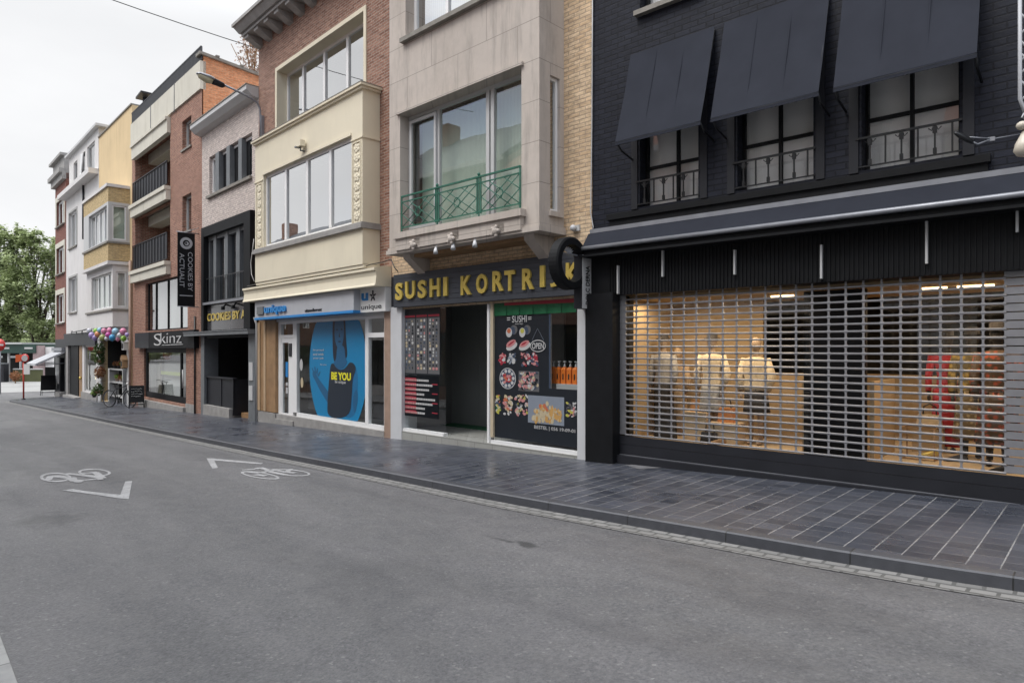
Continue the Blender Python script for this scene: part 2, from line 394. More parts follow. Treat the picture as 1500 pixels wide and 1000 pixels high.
# ------------------------------------------------------------------ ground materials
def m_asphalt():
    m, nt, b = newmat('asphalt'); oc = ocoord(nt)
    fine = noise(nt, oc, 38, 4, .8); vor = N(nt, 'ShaderNodeTexVoronoi', Scale=60.0); L(nt, oc, vor.inputs['Vector'])
    sp1 = N(nt, 'ShaderNodeTexVoronoi', Scale=26.0); L(nt, oc, sp1.inputs['Vector'])
    big = noise(nt, stretch(nt, oc, .35, 1.1, 1), 1.1, 6, .62, .4); mid = noise(nt, oc, 4.5, 5, .6)
    col = mixc(nt, ramp(nt, fine, .36, .66), (.072, .072, .077), (.140, .139, .145))
    col = mixc(nt, ramp(nt, vor.outputs['Color'], .82, .95, (0,) * 3, (.6,) * 3), col, (.24, .24, .235))
    col = mixc(nt, ramp(nt, sp1.outputs['Distance'], .06, .16, (.75,) * 3, (0,) * 3), col, (.038, .038, .04))
    col = mixc(nt, ramp(nt, big, .48, .78, (0,) * 3, (.45,) * 3), col, (.066, .067, .073))
    trk = noise(nt, stretch(nt, oc, .03, 1.0, 1), 1.5, 3, .5)
    col = mixc(nt, ramp(nt, trk, .42, .6, (0,) * 3, (.6,) * 3), col, mixc(nt, 1.0, col, (.76, .765, .78), 'MULTIPLY'))
    pat = noise(nt, stretch(nt, oc, .22, .9, 1), .8, 3, .5, 1.0)
    col = mixc(nt, ramp(nt, pat, .44, .60, (0,) * 3, (.55,) * 3), col, mixc(nt, 1.0, col, (1.35, 1.33, 1.32), 'MULTIPLY'))
    col = mixc(nt, ramp(nt, mid, .4, .75, (0,) * 3, (.35,) * 3), col, (.165, .162, .160))
    # dark oil stain and drip marks in front of the sushi shop
    for (cx, cy, rx, ry, k) in STAINS:
        mp = N(nt, 'ShaderNodeMapping', vector_type='POINT'); mp.inputs['Location'].default_value = (-cx / rx, -cy / ry, 0); mp.inputs['Scale'].default_value = (1 / rx, 1 / ry, 0); L(nt, oc, mp.inputs[0])
        ln = N(nt, 'ShaderNodeVectorMath', operation='LENGTH'); L(nt, mp.outputs[0], ln.inputs[0])
        ad = N(nt, 'ShaderNodeMath', operation='MULTIPLY_ADD'); L(nt, noise(nt, oc, 7, 4), ad.inputs[0]); ad.inputs[1].default_value = 1.1; L(nt, ln.outputs['Value'], ad.inputs[2])
        col = mixc(nt, ramp(nt, ad.outputs[0], .75, 1.35, (k,) * 3, (0,) * 3), col, (.035, .036, .038))
    L(nt, col, b.inputs['Base Color'])
    L(nt, ramp(nt, big, .4, .75, (.72,) * 3, (.42,) * 3), b.inputs['Roughness'])
    ad = N(nt, 'ShaderNodeMath', operation='ADD'); L(nt, fine, ad.inputs[0]); L(nt, vor.outputs['Distance'], ad.inputs[1])
    bump(nt, b, ad.outputs[0], .55, .006)
    return m
STAINS = []
for px, py, rx, ry, k in ((772, 798, .55, .17, .85), (735, 790, .5, .09, .6), (70, 760, 1.0, .8, .45), (650, 650, .6, .3, .0), (160, 700, 1.6, .6, .3)):
    q = w2sw(ground(px, py)); STAINS.append((q[0], q[1], rx, ry, k))

def m_pavers():
    m, nt, b = newmat('blue_stone_pavers'); oc = ocoord(nt)
    mp = N(nt, 'ShaderNodeMapping'); mp.inputs['Rotation'].default_value = (0, 0, math.radians(90 - 4.7)); L(nt, oc, mp.inputs[0])
    br = N(nt, 'ShaderNodeTexBrick', Scale=1.0); br.inputs['Brick Width'].default_value = .205; br.inputs['Row Height'].default_value = .2
    br.inputs['Mortar Size'].default_value = .006; br.inputs['Mortar Smooth'].default_value = .4
    br.inputs['Color1'].default_value = (.022, .027, .040, 1); br.inputs['Color2'].default_value = (.062, .069, .090, 1); br.inputs['Mortar'].default_value = (.085, .086, .09, 1)
    L(nt, mp.outputs[0], br.inputs['Vector'])
    # pale sand in the long joints
    sx = N(nt, 'ShaderNodeSeparateXYZ'); L(nt, mp.outputs[0], sx.inputs[0])
    dv = N(nt, 'ShaderNodeMath', operation='DIVIDE'); L(nt, sx.outputs[1], dv.inputs[0]); dv.inputs[1].default_value = .2
    fr = N(nt, 'ShaderNodeMath', operation='PINGPONG'); L(nt, dv.outputs[0], fr.inputs[0]); fr.inputs[1].default_value = .5
    jn = ramp(nt, fr.outputs[0], .018, .034, (1,) * 3, (0,) * 3)
    jm = mixc(nt, 1.0, jn, ramp(nt, noise(nt, oc, 1.3, 4), .38, .54), 'MULTIPLY')
    jm = mixc(nt, 1.0, jm, ramp(nt, noise(nt, oc, 25, 3), .3, .55), 'MULTIPLY')
    dirt = noise(nt, oc, 2.1, 6, .65)
    col = mixc(nt, ramp(nt, dirt, .4, .75, (0,) * 3, (.5,) * 3), br.outputs[0], (.068, .072, .09))
    col = mixc(nt, ramp(nt, noise(nt, oc, 55, 3), .5, .8, (0,) * 3, (.4,) * 3), col, (.11, .11, .12))
    cj = mixc(nt, 1.0, ramp(nt, br.outputs['Fac'], .3, .9), ramp(nt, noise(nt, oc, 3.5, 4), .3, .65, (.15,) * 3, (.75,) * 3), 'MULTIPLY')
    col = mixc(nt, cj, col, (.17, .172, .18))
    col = mixc(nt, jm, col, (.30, .30, .30))
    L(nt, col, b.inputs['Base Color'])
    L(nt, ramp(nt, noise(nt, oc, .9, 5, .6), .35, .68, (.22,) * 3, (.52,) * 3), b.inputs['Roughness'])
    b.inputs['Specular IOR Level'].default_value = .6
    inv = N(nt, 'ShaderNodeMath', operation='SUBTRACT'); inv.inputs[0].default_value = 1; L(nt, br.outputs['Fac'], inv.inputs[1])
    ad = N(nt, 'ShaderNodeMath', operation='MULTIPLY_ADD'); L(nt, noise(nt, oc, 12, 4), ad.inputs[0]); ad.inputs[1].default_value = .8; L(nt, inv.outputs[0], ad.inputs[2])
    bump(nt, b, ad.outputs[0], .3, .006)
    return m
def m_uvbrick(name, bw, rh, c1, c2, mo, ms=.01, off=.5, bs=.6, rough=.7):
    m, nt, b = newmat(name); tc = N(nt, 'ShaderNodeTexCoord')
    dn = N(nt, 'ShaderNodeTexNoise', Scale=6.0); L(nt, tc.outputs['Object'], dn.inputs['Vector'])
    mv = N(nt, 'ShaderNodeVectorMath', operation='MULTIPLY_ADD'); L(nt, dn.outputs['Color'], mv.inputs[0]); mv.inputs[1].default_value = (.02 if bw < .5 else 0,) * 3; L(nt, tc.outputs['UV'], mv.inputs[2])
    br = N(nt, 'ShaderNodeTexBrick', Scale=1.0, offset=off); br.inputs['Brick Width'].default_value = bw; br.inputs['Row Height'].default_value = rh
    br.inputs['Mortar Size'].default_value = ms; br.inputs['Mortar Smooth'].default_value = .3
    for k, c in (('Color1', c1), ('Color2', c2), ('Mortar', mo)): br.inputs[k].default_value = (*c, 1)
    L(nt, mv.outputs[0], br.inputs['Vector'])
    n = noise(nt, tc.outputs['Object'], 14, 5)
    L(nt, mixc(nt, ramp(nt, n, .35, .75, (0,) * 3, (.5,) * 3), br.outputs[0], tuple(x * .6 for x in c1)), b.inputs['Base Color'])
    b.inputs['Roughness'].default_value = rough
    inv = N(nt, 'ShaderNodeMath', operation='SUBTRACT'); inv.inputs[0].default_value = 1; L(nt, br.outputs['Fac'], inv.inputs[1])
    ad = N(nt, 'ShaderNodeMath', operation='MULTIPLY_ADD'); L(nt, n, ad.inputs[0]); ad.inputs[1].default_value = .5; L(nt, inv.outputs[0], ad.inputs[2])
    bump(nt, b, ad.outputs[0], bs, .012)
    return m
M['asphalt'] = m_asphalt(); M['pavers'] = m_pavers()
M['kerb'] = m_uvbrick('kerb_stone', 1.0, 5.0, (.060, .063, .075), (.075, .078, .09), (.02, .02, .02), .006, 0, .3, .4)
M['cobble'] = m_uvbrick('gutter_cobbles', .17, .1, (.24, .235, .23), (.17, .168, .165), (.085, .085, .082), .014)
M['slab'] = m_uvbrick('pale_slabs', .6, .4, (.30, .30, .30), (.34, .34, .335), (.12, .12, .12), .006)
M['plaza'] = m_plain('plaza_concrete', (.28, .28, .275), .6, .12, .7, bmp=.1)
def m_worn(name, c, w0, w1):
    m, nt, b = newmat(name); oc = ocoord(nt)
    wear = ramp(nt, noise(nt, oc, 16, 8, .85), w0, w1)
    wear2 = ramp(nt, noise(nt, oc, 2.2, 4, .6), .3, .7, (.55,) * 3, (1,) * 3)
    col = mixc(nt, mixc(nt, 1.0, wear, wear2, 'MULTIPLY'), (.12, .12, .122), c)
    L(nt, col, b.inputs['Base Color']); b.inputs['Roughness'].default_value = .7
    bump(nt, b, noise(nt, oc, 38, 4, .8), .4, .005); return m
M['paint'] = m_worn('worn_road_paint', (.42, .42, .43), .34, .50)
M['paint_old'] = m_worn('faded_road_paint', (.30, .30, .305), .45, .6)

# road sheet (reaches the horizon)
mb = MB(); ss = [-2500, -300, -90, -50, -20, 0, 25, 80, 1500]; ws = [-2500, -60, -2, .455, 30, 200, 2500]
for i in range(len(ss) - 1):
    for j in range(len(ws) - 1):
        mb.quad((ss[i], ws[j], gs(ss[i])), (ss[i + 1], ws[j], gs(ss[i + 1])), (ss[i + 1], ws[j + 1], gs(ss[i + 1])), (ss[i], ws[j + 1], gs(ss[i])))
road = mb.build('road', M['asphalt'], rotz=ANG); tag(road, 'grey worn asphalt street running past the shops', 'road', kind='structure')

# kerb line from right to left, then round the corner
K = [(1500, 846), (1400, 831), (1280, 815), (1191, 799), (1032, 772), (903, 752), (798, 734), (711, 719), (600, 698), (500, 677), (400, 661), (273, 637), (200, 622), (100, 602), (40, 591.5), (14, 586)]
kp = [w2sw(ground(x, y, .1)) for x, y in K]
# gentle smoothing of w
for _ in range(2):
    kp = [kp[0]] + [(kp[i][0], (kp[i - 1][1] + 2 * kp[i][1] + kp[i + 1][1]) / 4) for i in range(1, len(kp) - 1)] + [kp[-1]]
kp = [(20, 6.6), (8, 6.1), (3, 5.75)] + kp
e = kp[-1]
for k in range(1, 7):
    t = k / 6 * math.pi / 2
    kp.append((e[0] - 2.2 * math.sin(t), e[1] + 1.9 * (1 - math.cos(t))))
kp.append((kp[-1][0], 30.0))
def offs(P, d):
    o = []
    for i, p in enumerate(P):
        a = P[max(i - 1, 0)]; b = P[min(i + 1, len(P) - 1)]
        tx, ty = b[0] - a[0], b[1] - a[1]; n = math.hypot(tx, ty)
        o.append((p[0] - ty / n * d, p[1] + tx / n * d))   # positive d = left of travel (towards the road)
    return o
def strip(P, Q, zf, zg, mat, name, label, cat, flip=False):
    mb = MB(); mb.uv = []; l = 0
    for i in range(len(P)):
        if i: l += math.hypot(P[i][0] - P[i - 1][0], P[i][1] - P[i - 1][1])
        wd = math.hypot(P[i][0] - Q[i][0], P[i][1] - Q[i][1])
        mb.v += [(P[i][0], P[i][1], gs(P[i][0]) + zf), (Q[i][0], Q[i][1], gs(Q[i][0]) + zg)]; mb.uv += [(l, 0.0), (l, wd)]
        if i: b = 2 * i; mb.f.append((b - 2, b, b + 1, b - 1)); mb.m.append(0)
    return mb
# densify
def dens(P, st=.8):
    o = []
    for i in range(len(P) - 1):
        n = max(1, int(math.hypot(P[i + 1][0] - P[i][0], P[i + 1][1] - P[i][1]) / st))
        for k in range(n): o.append((lerp(P[i][0], P[i + 1][0], k / n), lerp(P[i][1], P[i + 1][1], k / n)))
    return o + [P[-1]]
kd = dens(kp)
def side(P): # which sign points to the road (smaller w)
    return 1 if offs(P, .1)[3][1] < P[3][1] else -1
sg = side(kd)
inner = offs(kd, -.14 * sg); outer = offs(kd, .012 * sg); gut = offs(kd, .235 * sg)
mb = MB(); mb.uv = []; l = 0
prof = [(inner, .1, .3), (offs(kd, -.015 * sg), .1, .16), (kd, .088, .14), (outer, -.05, .0)]
for i in range(len(kd)):
    if i: l += math.hypot(kd[i][0] - kd[i - 1][0], kd[i][1] - kd[i - 1][1])
    for P, z, v in prof: mb.v.append((P[i][0], P[i][1], gs(P[i][0]) + z)); mb.uv.append((l, v))
    if i:
        for k in range(3):
            a = 4 * (i - 1) + k; mb.f.append((a, a + 1, a + 5, a + 4)); mb.m.append(0)
tag(mb.build('kerb', M['kerb'], rotz=ANG), 'dark blue stone kerb along the pavement edge', 'kerb', kind='structure')
mb = strip(offs(kd, .008 * sg), gut, .006, .006, None, '', '', '')
tag(mb.build('gutter', M['cobble'], rotz=ANG), 'pale cobble gutter strip between kerb and asphalt', 'gutter', kind='structure')
# pavement: from the kerb's inner line back under the buildings
mb = MB()
for i in range(len(kd) - 1):
    a, b = inner[i], inner[i + 1]
    if abs(a[0] - b[0]) < .05 and a[1] > 6: continue
    wa = max(8.9, a[1]); wb = max(8.9, b[1])
    mb.quad((a[0], a[1], gs(a[0]) + .099), (b[0], b[1], gs(b[0]) + .099), (b[0], wb, gs(b[0]) + .099), (a[0], wa, gs(a[0]) + .099))
x0 = inner[-1][0]
mb.quad((x0, 8.9, gs(x0) + .0985), (-49.2, 8.9, gs(-49.2) + .0985), (-49.2, 30, gs(-49.2) + .0985), (x0, 30, gs(x0) + .0985))
tag(mb.build('pavement', M['pavers'], rotz=ANG), 'wet dark blue stone pavement in front of the shops', 'pavement', kind='structure')
# the near pavement on the camera's side
ok = dens([(20, .05), (3, .35), (-4.3, .47), (-12, .55), (-47, .6)], 2.0)
oi = [(p[0], p[1] - .14) for p in ok]
mb = strip(ok, oi, .1, .1, None, '', '', ''); b2 = strip([(p[0], p[1] + .01) for p in ok], ok, -.05, .1, None, '', '', '')
n0 = len(mb.v); mb.v += b2.v; mb.uv += b2.uv; mb.f += [tuple(i + n0 for i in f) for f in b2.f]; mb.m += b2.m
tag(mb.build('kerb', M['slab'], rotz=ANG), 'pale kerb of the near pavement in the picture corner', 'kerb', kind='structure')
mb = strip(oi, [(p[0], -2.6) for p in ok], .1, .1, None, '', '', '')
tag(mb.build('pavement', M['slab'], rotz=ANG), 'pale slab pavement on the near side of the street', 'pavement', kind='structure')
# plaza beyond the cross street
mb = MB(); mb.quad((-140, -30, gs(-60) + .02), (-64, -30, gs(-60) + .02), (-64, 60, gs(-60) + .02), (-140, 60, gs(-60) + .02))
tag(mb.build('plaza', M['plaza'], rotz=ANG), 'pale concrete square beyond the crossing street', 'square', kind='structure')
mb = MB(); mb.quad((-64, -30, gs(-60) + .012), (-56, -30, gs(-60) + .012), (-56, 60, gs(-60) + .012), (-64, 60, gs(-60) + .012))
tag(mb.build('crossing_street', M['plaza'], rotz=ANG), 'pale crossing street behind the corner', 'road', kind='structure')

# ------------------------------------------------------------------ road markings
def gpoly(mb, pts, off=.005):
    mb.poly([ground(x, y, off) for x, y in pts])
def gring(mb, cx, cy, rx, ry, tx, ty, rot=0, off=.005, n=28):
    a = []; b = []
    for k in range(n):
        t = 2 * math.pi * k / n
        for lst, ex, ey in ((a, rx, ry), (b, rx - tx, ry - ty)):
            x = ex * math.cos(t); y = ey * math.sin(t)
            lst.append(ground(cx + x, cy + y + rot * x, off))
    for k in range(n): mb.quad(a[k], a[(k + 1) % n], b[(k + 1) % n], b[k])
def gline(mb, x0, y0, x1, y1, wpx, off=.006, wy=None):
    a = ground(x0, y0, off); b = ground(x1, y1, off); d = (b - a).normalized(); n = Vector((-d.y, d.x, 0)) * wpx
    mb.quad(a + n, b + n, b - n, a - n)
z = 8.333
def P3(l, ox=40, oy=670): return [(ox + x / z, oy + y / z) for x, y in l]
mb = MB()
gpoly(mb, P3([(430, 398), (560, 380), (700, 405), (1135, 452), (1130, 495), (650, 425)])); gpoly(mb, P3([(1135, 452), (1195, 290), (1280, 283), (1238, 505), (1130, 495)]))
tag(mb.build('chevron_marking', M['paint']), 'white painted chevron arrow on the left side of the road', 'road marking', kind='structure')
mb = MB()
gring(mb, 81.4, 698.6, 23, 6.9, 4.6, 1.8); gring(mb, 138.4, 691.6, 24, 5.4, 4.2, 1.3, .03)
for l in ([(250, 275), (290, 222), (400, 222), (470, 240)], [(290, 222), (520, 250), (570, 285), (665, 290)], [(480, 190), (600, 205), (860, 240)], [(640, 195), (830, 180), (930, 250)], [(560, 275), (700, 275), (900, 250)], [(800, 175), (870, 200)]):
    pts = P3(l)
    for i in range(len(pts) - 1): gline(mb, *pts[i], *pts[i + 1], .045, .0065 + .0004 * i)
gpoly(mb, P3([(550, 238), (600, 240), (615, 270), (668, 285), (660, 300), (570, 300)]), .008); gpoly(mb, P3([(820, 235), (900, 232), (935, 262), (860, 272)]), .008)
tag(mb.build('bicycle_marking', M['paint']), 'white painted bicycle symbol on the left side of the road', 'road marking', kind='structure')
mb = MB()
gpoly(mb, P3([(105, 132), (205, 135), (200, 160), (245, 250), (175, 257)], 290, 655)); gpoly(mb, P3([(205, 137), (640, 173), (795, 190), (770, 203), (600, 192), (200, 158)], 290, 655))
tag(mb.build('chevron_marking', M['paint']), 'white painted chevron near the kerb by the blue poster shop', 'road marking', kind='structure')
mb = MB()
gring(mb, 381.2, 695.6, 28.5, 4.6, 4.4, 1.5, .14); gring(mb, 425.5, 691.8, 29, 4.8, 3.6, 1.3, .07)
for l in ([(540, 275), (700, 262), (760, 245), (840, 270), (900, 300), (1080, 335)], [(620, 300), (760, 310), (850, 290), (950, 262)], [(700, 330), (830, 345)], [(940, 275), (1080, 300), (1190, 310)], [(1080, 300), (1130, 262)]):
    pts = P3(l, 290, 655)
    for i in range(len(pts) - 1): gline(mb, *pts[i], *pts[i + 1], .045, .0065 + .0004 * i)
tag(mb.build('bicycle_marking', M['paint']), 'white painted bicycle symbol near the kerb in mid road', 'road marking', kind='structure')
mb = MB(); gline(mb, 45, 610.5, 62, 612, .09); gline(mb, 55, 614, 97, 615, .08); gline(mb, 43, 650.5, 56, 649, .09)
tag(mb.build('worn_marking', M['paint_old']), 'faded scraps of white paint far down the left of the road', 'road marking', kind='structure')

# ------------------------------------------------------------------ generic building pieces
def window(B, u0, u1, z0, z1, rec=.12, mull=(), trans=(), fr=.055, mw=.06, fm='pvc', gm='glass_up', name='window', curt=None, sill=None, cd=.14, depth=.06, frs=None, label=None):
    """frame bars, pane behind them, sill and curtain as children; y grows inwards"""
    mb = MB(); y0, y1 = rec, rec + depth
    mb.box(u0, u0 + fr, y0, y1, z0, z1); mb.box(u1 - fr, u1, y0, y1, z0, z1)
    mb.box(u0 + fr, u1 - fr, y0 + .001, y1 - .001, z1 - fr, z1); mb.box(u0 + fr, u1 - fr, y0 + .001, y1 - .001, z0, z0 + fr)
    for q in mull: mb.box(q - mw / 2, q + mw / 2, y0 - .006, y1 - .006, z0 + fr, z1 - fr)
    for q in trans: mb.box(u0 + fr, u1 - fr, y0 + .003, y1 - .003, q - mw / 2, q + mw / 2)
    f = mb.build(name, M[fm], B)
    if label: f['label'] = label
    MB().quad((u0 + .01, y0 + .03, z0 + .01), (u1 - .01, y0 + .03, z0 + .01), (u1 - .01, y0 + .03, z1 - .01), (u0 + .01, y0 + .03, z1 - .01)).build('pane', M[gm], f)
    if curt:
        MB().quad((u0 + .02, y1 + cd, z0 + .02), (u1 - .02, y1 + cd, z0 + .02), (u1 - .02, y1 + cd, z1 - .02), (u0 + .02, y1 + cd, z1 - .02)).build('curtain', M[curt], f)
    if sill:
        MB().box(u0 - .05, u1 + .05, -sill, rec - .002, z0 - .07, z0 - .003).build('sill', M['sill'], f)
    return f
def inbox(mb, u0, u1, y0, y1, z0, z1, front=False):
    """inside faces of a room, open to the street"""
    mb.quad((u0, y1, z0), (u1, y1, z0), (u1, y1, z1), (u0, y1, z1)); mb.quad((u0, y0, z0), (u0, y1, z0), (u0, y1, z1), (u0, y0, z1))
    mb.quad((u1, y0, z0), (u1, y0, z1), (u1, y1, z1), (u1, y1, z0)); mb.quad((u0, y0, z0), (u1, y0, z0), (u1, y1, z0), (u0, y1, z0)); mb.quad((u0, y0, z1), (u0, y1, z1), (u1, y1, z1), (u1, y0, z1))
    return mb
def railing(u0, u1, y, z0, z1, n, r=.012, top=.02, bar=.008):
    mb = MB(); mb.box(u0, u1, y - top, y + top, z1 - top, z1 + top); mb.box(u0, u1, y - .012, y + .012, z0, z0 + .022)
    for k in range(n + 1):
        u = lerp(u0 + r, u1 - r, k / n); mb.box(u - bar, u + bar, y - bar, y + bar, z0 + .022, z1 - top)
    return mb
# ================================================================== the black house (clothes shop)
F = FK; B = building(F, 'black_brick_house', 'black painted brick house with slanted black awnings and a closed grille shutter', 'house')
ZT = 10.2; U1 = 9.2
SH = dict(u0=.42, u1=5.42, zb=F.Z(901.4, 664), zp=F.Z(901.4, 635.4), zt=F.Z(901.4, 431))
rec = .22
def kwin(x0, x1, xr, yb, yt, ref):      # glass extents seen at depth -rec, opening edge xl on the wall
    return F.U(x0, -rec), F.U(x1, -rec), F.Z(ref, yb, -rec), yt
W1 = (F.U(937), F.U(1031, -rec) + .03, F.Z(956, 303.5, -rec) - .02, F.Z(956, 160, -rec))
W2 = (F.U(1080), F.U(1196.7, -rec) + .03, F.Z(1097, 283, -rec) - .02, F.Z(1097, 110, -rec))
W3 = (F.U(1262), F.U(1406, -rec) + .03, F.Z(1275.5, 251, -rec) - .02, F.Z(1275.5, 55, -rec))
zf = sum(w[2] for w in (W1, W2, W3)) / 3; zt = max(W1[3], W2[3], W3[3])
WS = [(w[0], w[1], zf, zt) for w in (W1, W2, W3)]
z4 = F.Z(932, 22)
W4 = [(a, b, z4 + .02, z4 + 1.7) for a, b, _, _ in WS]
ZA = F.Z(868, 338)
mb = MB().wall(0, U1, ZA - .9, ZT, WS + W4, 0, rec + .1); mb.shell(0, U1, -.6, ZT, 9)
mb.build('wall', M['black_brick'], B)
for (a, b, c, d), mx, ty in zip(WS, (996, 1145.5, 1337.5), ((956, 247.5), (1097, 216.5), (1275.5, 178.5))):
    f = window(B, a, b, c, d, rec - .06, [F.U(mx, -rec)], [F.Z(ty[0], ty[1], -rec)], .032, .036, 'black', 'glass_kw', curt='roller', cd=.03)
    # iron railing across the window foot
    zr = c + .36
    r = MB(); r.box(a - .06, b + .03, -.03, -.005, zr - .012, zr + .012); r.box(a - .03, b + .02, -.027, -.008, c + .03, c + .045)
    n = 5
    for k in range(n + 1):
        u = lerp(a + .09, b - .06, k / n); r.box(u - .008, u + .008, -.025, -.009, c + .045, zr - .012)
        if k % 2 == 0:
            r.box(u - .02, u + .02, -.03, -.004, zr - .09, zr - .02); r.box(u - .016, u + .016, -.03, -.004, c + .05, c + .11)
            r.tube([(u - .06, -.017, zr - .03), (u - .03, -.017, zr - .06), (u - .015, -.017, zr - .02)], .006, 5); r.tube([(u + .06, -.017, zr - .03), (u + .03, -.017, zr - .06), (u + .015, -.017, zr - .02)], .006, 5)
    r.build('window_railing', M['blackm'], B)
    MB().box(a - .13, a - .03, -.018, -.002, c - .02, d).build('window_surround', M['charcoal'], B); MB().box(b + .03, b + .13, -.018, -.002, c - .02, d).build('window_surround', M['charcoal'], B)
for a, b, c, d in W4: window(B, a, b, c, d, rec - .06, [(a + b) / 2], [c + .9], .045, .05, 'black', 'glass_kw', curt='blind', cd=.05, sill=.09)
s = MB(); s.box(.30, F.U(1452), -.07, -.002, zf - .13, zf - .05); s.box(.34, F.U(1448), -.035, -.002, zf - .25, zf - .13)
s.build('ledge', M['black'], B)
# slanted canvas awnings over the windows
for (lx, ly, rx, bx, by, brx), lab in zip(((926, 80, 1048, 901, 208, 1026), (1062, 45, 1218, 1040.7, 171, 1199), (1233.5, 7, 1434, 1220.5, 125, 1431)), ('left', 'mid', 'right')):
    ul = F.U(lx, .05); D = .44; ub = F.U(bx, D); ur = F.U(brx, D)
    ul = ub
    zb_ = F.Z(bx, by, D); zt_ = F.Z(lx, ly, .04)
    if lab == 'left': ZAW = zt_; ZAB = zb_
    zt_, zb_ = ZAW, ZAB
    m = MB(); t = .012
    NA, NB = 26, 14; rows_ = []
    for jj in range(NB + 1):
        for ii in range(NA + 1):
            a_ = ii / NA; b_ = jj / NB; sag = .022 * math.sin(math.pi * b_) * (.6 + .4 * math.sin(math.pi * a_)) + .004 * math.sin(a_ * 23 + b_ * 3 + ul) * math.sin(math.pi * b_) + .003 * math.sin(a_ * 9 - b_ * 11)
            rows_.append((lerp(ul, ur, a_), lerp(-.04, -D, b_) + sag * .8, lerp(zt_, zb_, b_) - sag * .5))
    m.add(rows_, [(k_, k_ + 1, k_ + NA + 2, k_ + NA + 1) for k_ in range((NA + 1) * NB) if k_ % (NA + 1) < NA]); m.sm.update(range(len(m.f)))
    m.prism([(ul, -D, zb_ + .004), (ur, -D, zb_ + .004), (ur, -D, zb_ - .05), (ul, -D, zb_ - .05)], (0, 0, 0), (0, .006, 0))
    for s_ in (1, 2): uu_ = lerp(ul, ur, s_ / 3); m.prism([(uu_, -.048, zt_ + .003), (uu_ + .012, -.048, zt_ + .003), (uu_ + .012, -D + .0, zb_ + .004), (uu_, -D + .0, zb_ + .004)], (0, .012, 0), (0, .016, 0))
    aw = m.build('awning', M['navy'], B)
    q = MB()
    for u in (ul + .015, ur - .015):
        q.tube([(u, -.01, zt_ - .03), (u, -D + .02, zb_ - .005)], .012, 6); q.tube([(u, -D + .02, zb_ - .012), (u, -D + .14, zb_ - .10), (u, -.02, zb_ - .16)], .014, 6)
    q.tube([(ul, -D + .012, zb_ - .012), (ur, -D + .012, zb_ - .012)], .014, 6)
    q.build('awning_frame', M['blackm'], aw)
# the long shop awning
D = F.D(852.3, .0); zf0 = F.Z(852.3, 361.5, D); zbar = .055; ZR = F.Z(868, 337.3)
ua = -.02; ub = U1 - .1
m = MB(); m.box(ua + .03, ub, -.075, -.002, ZR - .06, ZR); o = m.build('awning_rail', M['greymetal'], B)
m = MB(); m.prism([(ua, -.07, ZR - .06), (ua, -D + .03, zf0 - .005), (ua, -D + .03, zf0 - .03), (ua, -.05, ZR - .09)], (0, 0, 0), (ub - ua, 0, 0))
aw = m.build('shop_awning', M['navy'], B)
m = MB(); m.tube([(ua, -D, zf0 - .03), (ub, -D, zf0 - .03)], .032, 12); m.build('front_bar', M['greymetal'], aw)
m = MB(); m.box(ua, ub, -D + .035, -D + .05, zf0 - .14, zf0 - .02); m.box(ua, ub, -.3, -.04, zf0 - .16, zf0 - .13); m.build('valance', M['black'], aw)
# ribbed black fascia above the shutter
m = MB(); zfa = SH['zt']
m.box(.02, U1, -.05, .3, zfa - .02, ZA - .1)
u = .35
while u < U1 - .1:
    m.box(u, u + .012, -.066, -.05, zfa - .01, ZA - .35); u += .05
m.build('fascia', M['black'], B)
for x, y0, y1 in ((905, 389, 430), (970.5, 360, 405), (1076, 366, 402), (1203, 358.5, 408), (1357.3, 318, 386), (1490, 296, 340)):
    d = .10; u = F.U(x, d)
    z1_ = min(F.Z(x, y0, d), zf0 - .1)
    MB().box(u - .011, u + .011, -d - .012, -d + .03, F.Z(x, y1, d), z1_).build('light_strip', M['pvcgrey'], B)
# side columns
c0 = MB(); c0.box(-.02, F.U(899, .12), -.15, .3, -.5, zfa + .02); c0.box(F.U(893, .05), SH['u0'] + .02, -.05, .3, -.5, zfa - .021)
c0.build('shop_column', M['black'], B)
MB().box(SH['u1'] + .05, U1, -.06, .3, -.5, zfa - .021).build('shop_column', M['black'], B)
MB().box(SH['u0'] - .05, SH['u1'] + .1, -.045, .35, -.5, F.Z(1500, 741)).build('threshold', M['charcoal'], B)
# roller shutter: 24 x 24 openings
U0s, pit = F.U(916, -.05), .187; ZP, ZTs = SH['zp'], SH['zt']; rows = 24; rp = (ZTs - ZP) / rows; YS = .05
sh = MB()
sh.box(SH['u0'] + .02, U0s, YS - .004, YS + .012, ZP, ZTs)
for k in range(rows + 1):
    z0 = ZP + k * rp
    h = .024
    sh.prism([(U0s, YS - .002, z0 - h / 2), (U0s, YS - .010, z0 - h / 4), (U0s, YS - .010, z0 + h / 4), (U0s, YS - .002, z0 + h / 2), (U0s, YS + .010, z0 + h / 2), (U0s, YS + .010, z0 - h / 2)], (0, 0, 0), (24 * pit + .006, 0, 0))
    if k < rows:
        za, zb = z0 + h / 2, z0 + rp - h / 2; c = .012
        for j in range(25):
            u = U0s + j * pit; hw = .0105
            sh.prism([(u - hw - c, YS, za), (u + hw + c, YS, za), (u + hw, YS, za + c), (u + hw, YS, zb - c), (u + hw + c, YS, zb), (u - hw - c, YS, zb), (u - hw, YS, zb - c), (u - hw, YS, za + c)], (0, -.004, 0), (0, .006, 0))
        u = U0s + 24 * pit
        sh.box(u + .01, SH['u1'], YS - .004, YS + .012, z0 + .006, z0 + rp - .006)
        sh.box(SH['u0'] + .018, U0s - .002, YS - .009, YS - .004, z0 + .006, z0 + rp - .006)
S = sh.build('roller_shutter', M['shutter'], B)
m = MB(); hb = (ZP - SH['zb']) / 2
